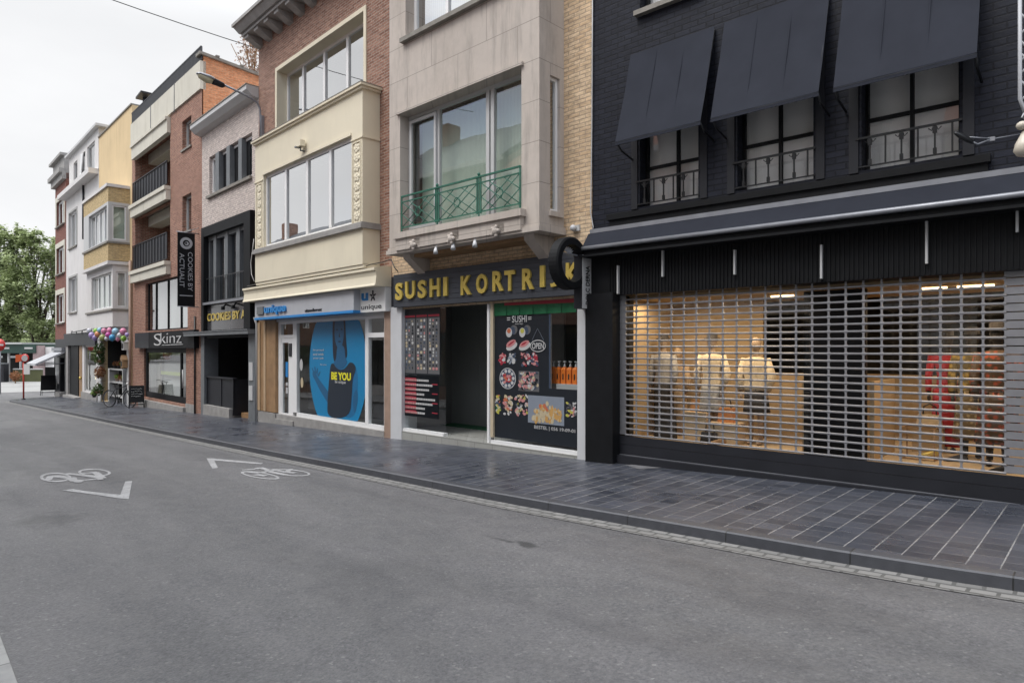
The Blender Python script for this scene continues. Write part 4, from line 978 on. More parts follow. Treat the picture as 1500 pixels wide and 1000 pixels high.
ink = dict(black=m_flat('poster_black', (.014, .018, .024), .35), white=m_flat('poster_white', (.48, .48, .48), .4), red=m_flat('poster_red', (.35, .03, .05), .4), pink=m_flat('poster_pink', (.50, .22, .22), .4),
           green=m_flat('poster_green', (.01, .11, .045), .4), grey=m_flat('poster_grey', (.12, .12, .125), .4), cream=m_flat('poster_cream', (.50, .42, .28), .4), fry=m_flat('poster_fry', (.52, .30, .10), .4), slate=m_flat('poster_slate', (.22, .25, .30), .4), yel=m_flat('poster_yellow', (.45, .42, .08), .4), salm=m_flat('poster_salmon', (.48, .14, .07), .4), bl=m_flat('poster_dark_blue', (.05, .07, .11), .4))
INK = ['black', 'white', 'red', 'pink', 'green', 'grey', 'cream', 'fry', 'slate', 'yel', 'salm', 'bl']
IM = [ink[k] for k in INK]; IX = {k: i for i, k in enumerate(INK)}
p = MB(); y = .044; random.seed(11)
# left window: menu board of photographs above, price list below
def rect(c, u0, u1, z0, z1, yy): p.cur = IX[c]; p.quad((u0, yy, z0), (u1, yy, z0), (u1, yy, z1), (u0, yy, z1))
a, b, lo, hi = F.R(592.5, 645, 453, 548, -.05); rect('black', a, b, lo, hi, y)
w3 = (b - a) / 3
for k in range(3):
    rect('red', a + k * w3 + .02, a + (k + 1) * w3 - .02, hi - .17, hi - .13, y - .002); rect('grey', a + k * w3 + .015, a + (k + 1) * w3 - .015, lo + .03, hi - .19, y - .001)
    zz = hi - .24
    while zz > lo + .10:
        for c_ in range(3):
            u = a + k * w3 + .05 + c_ * (w3 - .08) / 3
            col = random.choice(['white', 'black', 'slate', 'cream', 'bl', 'pink', 'white', 'bl', 'black']); s_ = random.uniform(.3, 1)
            p.cur = IX[col]
            if random.random() < .5: disc(p, u + .03, y - .003, zz, .032 * s_ + .008, .028, 9)
            else: rect(col, u, u + .06 * s_, zz - .02, zz + .02 * s_, y - .003)
        zz -= .062
a, b, lo, hi = F.R(592.5, 643, 549, 608, -.05); rect('black', a, b, lo, hi, y); rect('black', a, b, lo, hi, y)
for k in range(8):
    zz = hi - .09 - k * (hi - lo - .08) / 8; e_ = random.choice([.6, .72, .8, .9]) if k < 7 else .6
    rect('red', a + .02, a + (b - a) * .36, zz + .012, zz + .042, y - .002); 
    u = a + .03
    while u < a + (b - a) * e_:
        l_ = random.uniform(.03, .07); rect('pink' if u < a + (b - a) * .34 else 'white', u, u + l_, zz - .022, zz + .018, y - .003); u += l_ + .007
    if k % 2: rect('red', b - .2, b - .03, zz + .015, zz + .035, y - .002)
p.build('window_poster', IM, B)
# right window: black film with pictures, clear at the upper right
p = MB(); uR = F.U(848, -.05); uL = F.U(722.5, -.05); uM = F.U(806, -.05)
ztp = F.Z(722.5, 447, -.05); zmid = F.Z(848, 571, -.05); zlo = F.Z(722.5, 641, -.05)
rect('black', uL, uM, zmid, ztp + .1, y); rect('black', uL, uR, zlo + .02, zmid, y)
rect('bl', uM - .02, uM + .01, zmid, ztp + .1, y - .001)
def pu(x): return F.U(x, -.045)
def pz(x, y_): return F.Z(x, y_, -.045)
def txt(t, x0, x1, yt, yb, col, bold=.01, dd=.006):
    p.cur = IX[col]; a, b = pu(x0), pu(x1); zt_, zb_ = pz((x0 + x1) / 2, yt), pz((x0 + x1) / 2, yb); p.text(t, (a, y - dd, zb_), (1, 0, 0), (0, 0, 1), b - a, zt_ - zb_, .001, bold)
txt('SUSHI', 750.5, 772, 462, 472, 'white'); txt('=', 743, 748, 465, 469, 'white'); txt('=', 774, 779, 464, 468, 'white'); txt('KORTRIJK', 755, 767, 473.5, 475.5, 'white'); txt('sushi', 757, 765, 455.5, 458, 'white')
p.cur = IX['white']
for k in range(11):
    if k == 5: continue
    q = math.radians(155 - 13 * k); cu_, cz_ = pu(761.5), pz(761.5, 466); rx, rz = (pu(777) - pu(746)) / 2, .26
    disc(p, cu_ + rx * math.cos(q), y - .006, cz_ + rz * math.sin(q), .012, .02, 6, q - 1.57)
def blob(x, y_, rx, ry, col, rot=0.0, k=.006, n=16): # rx in px of width, ry px of height
    p.cur = IX[col]; u = pu(x); disc(p, u, y - k, pz(x, y_), (pu(x + rx) - pu(x - rx)) / 2, abs(pz(x, y_ - ry) - pz(x, y_ + ry)) / 2, n, rot)
for cx, top in ((746, 'salm'), (765.5, 'yel')):
    blob(cx + 7, 483, 5.5, 7, 'grey', .3); blob(cx + 5.5, 484, 3.5, 6, 'bl', .3, .0065); blob(cx, 487, 4.5, 7, 'white', 0, .007); blob(cx, 484.5, 2.8, 3.6, top, 0, .008)
blob(750, 507, 8.5, 5.5, 'white', .35); blob(749, 503, 7.5, 4.6, 'pink', .4, .007); blob(749.5, 502.5, 5.5, 1.4, 'red', .5, .008); blob(769, 507, 9, 5.5, 'white', .3); blob(768.5, 503.5, 7.5, 4.2, 'pink', .35, .007); blob(768, 503, 4.5, 1.5, 'red', .4, .008)
# small OPEN sign hanging on a string
blob(788.5, 506.5, 11.5, 9, 'white', 0, .010, 24); blob(788.5, 506.5, 10.6, 7.7, 'black', 0, .011, 24); txt('OPEN', 780, 797.5, 502, 511, 'white', .02, .013)
p.cur = IX['slate']
for xx in (780, 797):
    a_ = (pu(788), y - .01, pz(788, 481)); b_ = (pu(xx), y - .01, pz(xx, 498)); p.quad((a_[0] - .003, a_[1], a_[2]), (a_[0] + .003, a_[1], a_[2]), (b_[0] + .003, b_[1], b_[2]), (b_[0] - .003, b_[1], b_[2]))
random.seed(5)
def collage(x0, x1, y0, y1, cols, n, base=None):
    if base: a_, b_, c_, d_ = F.R(x0, x1, y0, y1, -.045); rect(base, a_, b_, c_, d_, y - .003)
    for k in range(n):
        blob(random.uniform(x0 + 2, x1 - 2), random.uniform(y0 + 2, y1 - 2), random.uniform(1.2, 3.4), random.uniform(1, 2.6), random.choice(cols), random.uniform(-1, 1), .004 + .0001 * k, 9)
collage(730, 742, 516, 533, ['red', 'pink', 'white', 'red'], 26); collage(743, 758, 516, 533, ['white', 'black', 'slate', 'white', 'bl'], 34); collage(763, 790, 516, 538, ['pink', 'red', 'white', 'black', 'pink', 'bl'], 60)
blob(744, 554, 12, 15.5, 'white', 0, .006, 26); blob(744, 554, 11, 14.4, 'bl', 0, .0065, 26)
for k in range(10): blob(744 + 8.3 * math.cos(k * .628), 554 + 11 * math.sin(k * .628), 2.1, 2.6, 'white', 0, .007, 9)
for k in range(18): blob(744 + random.uniform(-5, 5), 554 + random.uniform(-6, 6), 2.3, 2, random.choice(['pink', 'red', 'salm', 'white']), random.uniform(-1, 1), .008 + .0001 * k, 8)
collage(760, 790, 543, 572, ['pink', 'grey', 'white', 'cream', 'black', 'pink', 'bl'], 90, 'grey')
collage(725, 735, 576, 606, ['green', 'salm', 'white', 'yel', 'bl', 'cream'], 26); collage(737, 752, 577, 608, ['pink', 'white', 'black', 'salm', 'cream'], 44); collage(753, 775, 577, 610, ['white', 'black', 'cream', 'grey', 'yel', 'pink'], 56)
a_, b_, c_, d_ = F.R(774, 827, 580, 621, -.045, 800); rect('slate', a_, b_, c_, d_, y - .009)
for k in range(95):
    t_ = random.random(); xx = random.uniform(779, 823); top = 588 + abs(xx - 801) * .7; yy = lerp(top, 617, random.random()); blob(xx, yy, random.uniform(1.2, 2.4), random.uniform(2.2, 5), random.choice(['fry', 'cream', 'fry', 'cream', 'salm'] if yy < 600 else ['fry', 'cream', 'fry', 'cream']), random.uniform(-.5, .5), .010 + .00005 * k, 8)
collage(829, 846, 588, 612, ['white', 'pink', 'grey', 'yel', 'black'], 40)
txt('BESTEL | 056 19-09-01', 783, 843, 625.5, 632, 'white', .012)
p.build('window_poster', IM, B)
# green and red scalloped valance
p = MB(); p.cur = 0; zg = F.Z(722.5, 468, -.2)
for k in range(12):
    a_ = lerp(uL + .04, uR - .03, k / 12); b_ = lerp(uL + .04, uR - .03, (k + 1) / 12); yy = .02 + .012 * (k % 2)
    p.quad((a_, .035 - .012 * (k % 2), zg + .05), (b_, .035 - .012 * (k % 2), zg + .05), (b_, .03, ztp + .02), (a_, .03, ztp + .02))
p.cur = 1; p.quad((uL + .3, .022, ztp - .02), (uR - .05, .022, ztp - .04), (uR - .05, .022, ztp + .05), (uL + .3, .022, ztp + .05))
p.build('valance', [ink['green'], ink['red']], B)
MB().box(uM + .0, uM + .012, .055, .07, zmid, ztp + .05).build('window_divider', M['pvcgrey'], B)
# shelf with orange bottles
zsf = F.Z(806, 561, -.22); m = MB(); m.box(uM + .05, uR + .1, .14, .42, zsf - .17, zsf); m.build('bottle_shelf', M['pvcgrey'], B)
M['bottlecap'] = m_flat('pale_cap', (.55, .56, .57), .4)
base = None
for k, x in enumerate((811, 819, 827.3, 835.6, 844)):
    u = F.U(x, -.24)
    t = thing('orange_bottle', 'orange pump bottle on the white shelf in the sushi window', 'bottle', F.world(u, -.24, zsf), F.ang, 'orange bottles in a row on the shelf')
    bb = MB(); bb.box(-.045, .045, -.045, .045, 0, .23); bb.prism([(-.045, -.045, .23), (.045, -.045, .23), (.045, .045, .23), (-.045, .045, .23)], (0, 0, 0), (0, 0, .001)); bb.loft([[(s_ * r_, t_ * r_, zz) for s_, t_ in ((-1, -1), (1, -1), (1, 1), (-1, 1))] for r_, zz in ((.045, .23), (.03, .26), (.018, .27))], smooth=False)
    bb.build('bottle_body', M['orange_paint'], t)
    cc = MB(); cc.lathe((0, 0, .27), [(.018, 0), (.024, .01), (.012, .05), (.01, .075), (.03, .08), (.028, .092), (.003, .094)], 8); cc.build('pump', M['bottlecap'], t)
    MB().box(-.012, .012, -.0475, -.0455, .07, .16).build('label', ink['black'], t)
# floodlights and wiring on the bay, wall lamp
for x, y_ in ((640.4, 366), (666, 360), (697.6, 356)):
    u = F.U(x, Db + .05); zz = F.Z(x, y_, Db + .05)
    t = thing('spotlight', 'small white spotlight under the stone bay ' + {640.4: 'leftmost of three', 666: 'middle of three', 697.6: 'rightmost of three'}[x], 'spotlight', F.world(u, Db + .05, zz), F.ang, 'spotlights under the stone bay')
    b = MB(); b.tube([(0, .0, .10), (0, -.02, .03)], .012, 6); b.box(-.05, .05, -.02, .02, .09, .12); b.build('bracket', M['pvcgrey'], t)
    b = MB(); b.tube([(0, -.03, .04), (0.02, -.05, -.02), (.03, -.06, -.07)], [.02, .035, .045], 9); b.build('lamp_head', M['pillar'], t)
u = F.U(840, .06); zz = F.Z(840, 334, .06)
t = thing('wall_lamp', 'small white lamp on the beige brick beside the bay', 'lamp', F.world(u, .0, zz), F.ang)
b = MB(); b.box(-.04, .09, -.03, 0, -.045, .045); b.build('base', M['pvcgrey'], t); b = MB(); b.ell((0, -.07, 0), .05, .05, .05, 10, 6); b.build('bulb', M['pillar'], t)
# cable hanging down between beige and black brick
m = MB(); pts = []
for x, y_ in ((868, -30), (867.5, 80), (867, 180), (866, 270), (865, 310), (869, 332), (866, 345)): pts.append((FS.U(x, .03), -.03, FS.Z(x, y_, .03)))
m.tube(pts, .009, 6); tag(m.build('cable', M['pvcgrey'], loc=(F.P[0], F.P[1], F.zb), rotz=F.ang), 'thin cable running down the joint between beige and black brick', 'cable')
# ================================================================== the brick house with cream bay (blue poster shop)
F = FU; B = building(F, 'cream_bay_house', 'brick house with a cream rendered bay, deep ledge and blue poster in its shop window', 'house')
UE = FU.local((P_UR[0], P_UR[1], 0)).x
zc0 = F.Z(379, 62); ZT = zc0 + .35
Db = F.D(531, F.U(556.5)); bl, br_ = F.U(373.8, Db), F.U(556.5)
zcr = F.Z(531, 130, Db)                       # cornice of the bay
tw = (F.U(407), F.U(534), zcr - .3, F.Z(402, 103.5) - .09)     # top window opening
zcb = F.Z(550, 391.5, F.D(550, UE - .02))
mb = MB().wall(0, UE, zcb - .5, ZT, [(tw[0] - .099, tw[1] + .099, tw[2], tw[3] + .099), (bl + .2, br_ - .2, F.Z(531, 380, Db), zcr - .6)], 0, .32, reveal=True); mb.shell(0, UE, -.6, ZT, 9)
mb.build('wall', M['red_brick'], B)
m = MB(); m.box(tw[0] - .10, tw[0] - .002, -.03, .30, tw[2], tw[3] + .10); m.box(tw[1] + .002, tw[1] + .10, -.03, .30, tw[2], tw[3] + .10); m.box(tw[0] - .002, tw[1] + .002, -.031, .30, tw[3] + .002, tw[3] + .101)
m.build('window_surround', M['cream'], B)
ws = [F.U(x, -.25) for x in (444, 475, 509)]
window(B, tw[0], tw[1], tw[2], tw[3], .25, ws, [], .07, .10, 'pvc', 'glass_sky', curt='dark_in', cd=.6)
# roof cornice with brackets
m = MB(); D1 = F.D(346.5, -.18) if False else .62
m.box(-.22, UE, -.66, 0, zc0 + .26, zc0 + .34); m.prism([(-.20, -.62, zc0 + .26), (-.12, -.50, zc0 + .10), (-.12, -.002, zc0 + .10), (-.20, -.002, zc0 + .26)], (0, 0, 0), (UE + .2, 0, 0)); m.box(-.08, UE, -.44, -.001, zc0 + .02, zc0 + .098)
m.build('cornice', M['greystone'], B)
k = 0
while .02 + .62 * k < UE - .3:
    u = .02 + .62 * k; m = MB(); m.prism([(u, -.40, zc0 + .018), (u, -.40, zc0 - .06), (u, -.28, zc0 - .10), (u, -.10, zc0 - .20), (u, -.001, zc0 - .22), (u, -.001, zc0 + .018)], (0, 0, 0), (.24, 0, 0)); m.build('cornice_bracket', M['greystone'], B); k += 1
# bay
z0b, z1b = F.Z(531, 386.5, Db), zcr
w = (F.U(386, Db), F.U(515, Db), F.Z(531, 324.5, Db), F.Z(385, 257.5, Db))
mb = MB().wall(bl, br_, z0b, z1b, [w], -Db, .2)
for u in (bl, br_): mb.quad((u, -Db, z0b), (u, 0, z0b), (u, 0, z1b), (u, -Db, z1b))
mb.quad((bl, -Db, z0b), (br_, -Db, z0b), (br_, 0, z0b), (bl, 0, z0b)); mb.quad((bl, -Db, z1b), (br_, -Db, z1b), (br_, 0, z1b), (bl, 0, z1b))
mb.build('bay', M['cream'], B)
m = MB(); m.box(bl - .04, br_ + .05, -Db - .05, 0, zcr - .0, zcr + .05); m.box(bl - .07, br_ + .09, -Db - .09, 0, zcr + .053, zcr + .10)
m.build('bay_cornice', M['cream'], B)
MB().box(bl - .075, br_ + .095, -Db - .095, 0, zcr + .101, zcr + .118).build('bay_flashing', M['sill'], B)
zgr = F.Z(531, 199.5, Db); m = MB()
m.box(w[1] + .0, br_ + .022, -Db - .022, -.001, zgr - .02, zgr + .012); m.box(bl - .022, w[0] - .03, -Db - .022, -.001, zgr - .02, zgr + .012)
m.box(w[0] - .03, w[1], -Db - .025, -Db - .001, w[3] + .002, w[3] + .06); m.build('bay_band', M['cream'], B)
m = MB(); m.box(bl - .04, br_ + .05, -Db - .07, -.001, w[2] - .13, w[2] - .04); m.box(bl - .02, br_ + .03, -Db - .04, -.001, w[2] - .04, w[2] - .004); m.build('bay_sill', M['greystone'], B)
window(B, w[0], w[1], w[2], w[3], -Db + .07, [F.U(x, Db - .07) for x in (418.6, 450, 484)], [], .07, .105, 'pvc', 'glass_sky', curt='grey_in', cd=.5)
random.seed(4)
for a, b in ((F.U(376.5, Db), F.U(383.5, Db)), (F.U(517.5, Db), F.U(528.3, Db))):
    if b - a < .1: b = a + .14
    m = MB(); m.box(a - .02, a, -Db - .02, -Db - .001, w[2] + .02, zgr - .09); m.box(b, b + .02, -Db - .02, -Db - .001, w[2] + .02, zgr - .09); m.box(a - .02, b + .02, -Db - .02, -Db - .001, zgr - .09, zgr - .07)
    n = 8; hh = (zgr - .1 - w[2] - .04) / n
    for k in range(n):
        zc = w[2] + .04 + (k + .5) * hh; c = (a + b) / 2
        for j in range(5):
            q = 1.2566 * j + k; m.ell((c + (b - a) * .24 * math.cos(q), -Db - .004, zc + hh * .28 * math.sin(q)), (b - a) * .2, .014, hh * .24, 8, 5)
        m.ell((c, -Db - .004, zc), (b - a) * .15, .018, hh * .16, 8, 5)
    m.build('carved_panel', M['cream'], B)
# ledge over the shop
Dc = F.D(550, UE - .02); cl = -.12; cz1 = zcb; cz0 = F.Z(550, 418.3, Dc)
m = MB()
pr = [(-Dc - .03, cz1), (-Dc - .03, cz1 - .05), (-Dc, cz1 - .06), (-Dc + .02, cz1 - .16), (-Dc + .0, cz0 + .05), (-Dc - .02, cz0 + .02), (-Dc - .02, cz0), (-.0, cz0), (-.0, cz1 + .06), (-Dc + .1, cz1 + .03)]
m.prism([(cl, y, z) for y, z in pr], (0, 0, 0), (UE - .02 - cl, 0, 0)); m.box(bl, br_, -Db + .02, -.0, cz1 + .03, z0b + .02)
m.build('ledge', M['cream'], B)
t = thing('cable', 'dark cables drooping along the ledge and down the left of the cream bay', 'cable', (F.P[0], F.P[1], F.zb), F.ang)
m = MB(); m.tube([(F.U(x, Dc - .05), -Dc + .05, F.Z(x, y, Dc - .05)) for x, y in ((362, 419), (400, 411), (440, 407), (480, 402), (520, 394), (545, 387), (560, 384), (573, 380), (578, 392), (583, 398))], .011, 5); m.build('ledge_cable', M['blackm'], t)
m = MB(); m.tube([(F.U(x, Db), -Db - .02, F.Z(x, y, Db)) for x, y in ((373, 350), (371, 366), (368.5, 385), (369.5, 402), (373.5, 412))], .011, 5); m.build('side_cable', M['pvcgrey'], t)
# small floodlight on the bay
t = thing('floodlight', 'small cream box floodlight on the cream bay', 'floodlight', F.world(F.U(440, Db + .1), Db, F.Z(440, 214, Db + .1)), F.ang)
b = MB(); b.box(-.10, .12, -.16, -.04, -.02, .12); b.build('lamp_head', M['cream'], t); b = MB(); b.tube([(0, 0, -.1), (0, -.10, -.1), (0, -.10, -.02)], .02, 6); b.box(-.14, -.06, -.18, -.08, -.03, .0); b.build('bracket', M['midgrey'], t)
# fascia sign
zsb = F.Z(517, 458, .3); zst = F.Z(517, 424, .3); usl, usr = F.U(373.5, .3), F.U(518, .3)
m = MB(); m.box(usl, usr, -.30, -.02, zsb + .055, min(zst, cz0 - .01)); fs = m.build('shop_fascia', M['silver'], B)
MB().box(usl - .01, usr, -.315, -.02, zsb, zsb + .055).build('blue_strip', M['blue'], fs)
MB().box(.02, UE - .02, -.0, .3, zsb - .06, cz0 + .1).build('lintel', M['pvcgrey'], B)
m = MB(); zt_, zb_ = F.Z(412, 446, .32), F.Z(412, 459, .32); m.text('unique', (F.U(388, .32), -.302, zb_ - .02), (1, 0, 0), (0, 0, 1), F.U(419, .32) - F.U(388, .32), (zt_ - zb_) * 1.15, .045, .03); m.build('lettering', M['blue'], fs)
m = MB(); m.box(F.U(377, .32), F.U(386, .32), -.34, -.302, zb_ + .02, zt_); m.build('logo_block', M['midgrey'], fs)
m = MB(); m.text('uitzendbureau', (F.U(446, .32), -.302, F.Z(446, 457, .32)), (1, 0, 0), (0, 0, 1), F.U(470, .32) - F.U(446, .32), .07, .01, .01); m.build('small_lettering', M['charcoal'], fs)
D2 = F.D(564.5, UE - .03); a, b = F.U(517.7, D2), F.U(564.5, D2); z0, z1 = F.Z(517.7, 458.7, D2), F.Z(517.7, 422, D2)
t = thing('lightbox_sign', 'white projecting sign box reading u unique above the shop window', 'sign', (F.P[0], F.P[1], F.zb), F.ang)
MB().box(a, b, -D2, -D2 + .18, z0, z1).build('sign_face', M['white'], t); MB().box(b - .04, b + .0, -D2 + .182, -.01, z0 + .02, z1 - .02).box(a + .02, b - .042, -D2 + .182, -.02, z0 + .02, z1 - .02).build('sign_case', M['silver'], t)
m = MB(); zq = lambda y: F.Z(541, y, D2)
m.text('u', (F.U(529.5, D2), -D2 - .001, zq(440)), (1, 0, 0), (0, 0, 1), F.U(539.5, D2) - F.U(529.5, D2), zq(428.5) - zq(440), .004, .04); m.build('logo_letter', M['blue'], t)
m = MB(); cu, cz = F.U(546.5, D2), zq(434)
m.text('unique', (F.U(529.5, D2), -D2 - .001, zq(455)), (1, 0, 0), (0, 0, 1), F.U(559, D2) - F.U(529.5, D2), zq(446) - zq(455), .004, .012)
for k in range(5):
    q = math.pi / 2 + k * 2 * math.pi / 5; r1, r2 = .03, .115
    m.tube([(cu + r1 * math.cos(q), -D2 - .003, cz + r1 * math.sin(q)), (cu + r2 * math.cos(q), -D2 - .003, cz + r2 * math.sin(q))], [.022, .012] if k else [.02, .02], 6)
m.build('lettering', M['charcoal'], t)
# shop front
zfb = F.Z(563.3, 624.2, -.05); zft = zsb - .06
fr = MB(); yf = .05
def fb(x0, x1, z0, z1): fr.box(F.U(x0, -yf), F.U(x1, -yf), yf, yf + .08, z0, z1)
zth = F.Z(406, 611, -yf) ; zgrd = F.g(0)
fb(405.5, 411.5, zth, zft - .002); fb(429, 434.5, zfb, zft - .002); fb(534.8, 539.6, zfb, zft - .002); fb(562.5, 565.5, zfb, zft - .002)
fb(434.5, 562.5, zfb - .09, zfb - .002 + .002); fb(411.5, 429, zft - .07, zft); fb(434.5, 534.8, zft - .06, zft); fb(539.6, 562.5, zft - .06, zft); zd = F.Z(418, 490.5, -yf)
fb(411.5, 429, zd - .08, zd); zt2 = F.Z(550, 490.5, -yf); fb(539.6, 562.5, zt2 - .05, zt2 + .05)
frame = fr.build('shop_window', M['pvc'], B)
d = MB(); a, b = F.U(411.7, -yf), F.U(428.8, -yf); zd0 = zth + .02
d.box(a, a + .07, yf + .01, yf + .06, zd0, zd - .085); d.box(b - .26, b, yf + .01, yf + .06, zd0, zd - .085); d.box(a + .07, b - .26, yf + .012, yf + .058, zd0, zd0 + .12); d.box(a + .07, b - .26, yf + .012, yf + .058, zd - .2, zd - .085)
door = d.build('door', M['pvc'], B)
MB().quad((a + .06, yf + .03, zd0 + .1), (b - .25, yf + .03, zd0 + .1), (b - .25, yf + .03, zd - .18), (a + .06, yf + .03, zd - .18)).build('door_pane', M['glass_mid'], door)
h = MB(); h.box(b - .20, b - .06, yf - .012, yf + .01, zd - .55, zd - .22); h.build('door_handle', M['charcoal'], door)
p = MB(); 
for x0, x1, z0, z1 in ((434.5, 534.8, zfb, zft - .06), (539.6, 562.5, zfb, zt2 - .05), (539.6, 562.5, zt2 + .05, zft - .06), (411.5, 429, zd, zft - .07)):
    u0, u1 = F.U(x0, -yf), F.U(x1, -yf); p.quad((u0, yf + .04, z0), (u1, yf + .04, z0), (u1, yf + .04, z1), (u0, yf + .04, z1))
p.build('pane', M['glass_mid'], frame)
g0, g1 = F.g(0) - .1, F.g(UE) - .1
m = MB(); m.box(F.U(564), UE - .005, -.02, .3, -.4, zsb - .001); m.build('pilaster', M['pinkstone'], B)
m = MB(); m.box(F.U(406.5, -.0), F.U(564), -.03, .35, -.4, zfb - .09); m.build('window_plinth', M['greystone'], B)
MB().box(F.U(405.5), F.U(432), -.06, .3, -.4, zth - .01).build('door_step', M['greystone'], B)
m = MB(); m.box(.06, F.U(405), -.03, .3, F.Z(392, 602), zsb); m.build('wood_panel', M['wood'], B)
m = MB(); m.box(F.U(388.5), F.U(391.5), -.05, -.031, F.Z(392, 602), zsb - .05); m.box(.04, F.U(383.5), -.06, -.031, F.Z(392, 602), zsb - .05); m.build('wood_batten', m_plain('pale_wood_batten', (.45, .32, .2), .6), B)
MB().box(.05, F.U(405.5), -.05, .3, -.4, F.Z(392, 603)).build('plinth_block', M['greystone'], B)
m = MB(); m.tube([(.03, -.07, -.1), (.03, -.07, zsb - .1), (.0, -.12, zsb + .1)], .035, 8); m.build('drain_pipe', M['pvcgrey'], B)
# inside
m = MB(); inbox(m, .1, UE - .1, .35, 4, zfb - .3, zft + .3); m.build('shop_interior', m_plain('pale_grey_office', (.42, .42, .40), .8, .2, 1), B)
M['office_yellow'] = m_flat('office_yellow', (.50, .42, .04), .6)
m = MB(); m.box(F.U(553, -.6), F.U(572, -.6), .9, .95, zfb + .1, F.Z(553, 512, -.6)); o = m.build('yellow_board', M['office_yellow'], B)
m = MB()
for ya, yb in ((520, 539), (543, 563)): m.box(F.U(553.5, -.55), F.U(568, -.55), .88, .895, F.Z(553, yb, -.55), F.Z(553, ya, -.55))
m.build('board_screen', ink['bl'], o)
p = MB(); p.cur = 0
for ya in (521.5, 544.5): p.poly([(F.U(554.5, -.55), .875, F.Z(553, ya + 15, -.55)), (F.U(559, -.55), .875, F.Z(553, ya + 15, -.55)), (F.U(560, -.55), .875, F.Z(553, ya + 3, -.55)), (F.U(557, -.55), .875, F.Z(553, ya, -.55)), (F.U(554.5, -.55), .875, F.Z(553, ya + 2, -.55))])
p.build('screen_picture', ink['slate'], o)
m = MB(); m.box(F.U(436, -.5), F.U(448, -.5), .8, 1.1, zfb, zfb + .75); m.box(F.U(536, -.5), F.U(566, -.5), .7, .9, zfb, zfb + .35); m.build('office_desk', M['midgrey'], B)
# round blue poster on the big pane
C_B = dict(blue=m_flat('poster_blue', (.005, .20, .42), .4), deep=m_flat('poster_deep_blue', (.012, .10, .22), .4), dark=m_flat('poster_navy', (.014, .022, .036), .4), hair=m_flat('poster_hair', (.008, .014, .03), .4), yel=m_flat('poster_bright_yellow', (.75, .70, .03), .4), wh=ink['white'], skin=m_flat('poster_mid_blue', (.01, .135, .30), .4))
CK = list(C_B); p = MB(); yy = yf + .034
cu, cz = F.U(491, -yf), (F.Z(491, 538.5, -yf)); ru = (F.U(531.3, -yf) - F.U(448, -yf)) / 2; rz = ru * 1.22
zlo, zhi = zfb + .01, zft - .065
def clipd(pts):
    return [(u, min(max(z, zlo), zhi)) for u, z in pts]
def bp(col, pts, k): p.cur = CK.index(col); p.poly([(u, yy - k, z) for u, z in clipd(pts)])
bp('blue', [(cu + ru * math.cos(2 * math.pi * k / 64), cz + rz * math.sin(2 * math.pi * k / 64)) for k in range(64)], 0)
def Q(x, y_): # zoom picture coordinates -> poster plane
    X, Y_ = 340 + x / 5.554, 500 + y_ / 5.554
    return (F.U(X, -yf), F.Z(X, Y_, -yf))
def QS(l): return [Q(*a) for a in l]
def smooth(l, it=2):
    for _ in range(it):
        o = []
        for i in range(len(l)):
            a, b = l[i], l[(i + 1) % len(l)]; o += [(a[0] * .75 + b[0] * .25, a[1] * .75 + b[1] * .25), (a[0] * .25 + b[0] * .75, a[1] * .25 + b[1] * .75)]
        l = o
    return l
# arms, torso, neck, hair, face
bp('skin', smooth(QS([(960, 170), (1000, 200), (1015, 300), (1010, 420), (1015, 480), (985, 620), (900, 622), (940, 560), (965, 480), (960, 330), (930, 230)])), .001)
bp('deep', smooth(QS([(1000, 380), (1014, 420), (1012, 500), (990, 590), (975, 560), (972, 440)])), .0015)
bp('deep', smooth(QS([(650, 235), (668, 248), (690, 300), (745, 370), (790, 440), (800, 520), (765, 500), (700, 390), (672, 330), (640, 270)])), .001)
for a, b in (((655, 250), (640, 215)), ((668, 248), (662, 205)), ((678, 258), (684, 218)), ((688, 275), (706, 245))): bp('deep', QS([(a[0] - 6, a[1]), (b[0] - 4, b[1]), (b[0] + 5, b[1]), (a[0] + 8, a[1] + 12)]), .0012)
bp('hair', smooth(QS([(808, -200), (818, -245), (850, -268), (885, -262), (908, -225), (912, -120), (918, 0), (930, 120), (905, 150), (830, 170), (812, 150), (806, -20)])), .002)
bp('deep', smooth(QS([(842, 30), (905, 30), (910, 140), (935, 170), (880, 240), (800, 190), (838, 150)])), .0025)
bp('deep', smooth(QS([(826, -160), (840, -205), (870, -215), (893, -190), (902, -110), (897, -20), (880, 50), (855, 62), (832, 20), (822, -60)])), .003)
for a in ((836, -95, 852), (872, -98, 890)): bp('hair', smooth(QS([(a[0], a[1]), ((a[0] + a[2]) / 2, a[1] - 10), (a[2], a[1]), ((a[0] + a[2]) / 2, a[1] + 8)])), .004)
bp('hair', smooth(QS([(848, 0), (864, -6), (880, 0), (864, 10)])), .004); bp('hair', QS([(862, -80), (858, -35), (871, -35), (866, -50)]), .0038)
bp('dark', smooth(QS([(790, 185), (815, 175), (835, 215), (875, 235), (915, 215), (945, 165), (985, 180), (1000, 230), (970, 300), (965, 430), (950, 620), (765, 625), (765, 480), (780, 300)])), .0035)
p.cur = CK.index('yel'); a0, a1 = Q(798, 310), Q(957, 320); 
p.text('BE YOU', (a0[0], yy - .005, a0[1]), (1, 0, 0), (0, 0, 1), a1[0] - a0[0], Q(800, 247)[1] - a0[1], .002, .045)
p.cur = CK.index('wh'); a0, a1 = Q(828, 345), Q(915, 345); p.text('be unique', (a0[0], yy - .005, a0[1]), (1, 0, 0), (0, 0, 1), a1[0] - a0[0], .09, .002, .015)
for y_, s_ in ((80, 'be proud'), (112, 'and with'), (145, 'your job')):
    a0, a1 = Q(650, y_), Q(735, y_); p.text(s_, (a0[0], yy - .005, a0[1]), (1, 0, 0), (0, 0, 1), a1[0] - a0[0], .055, .002, .01)
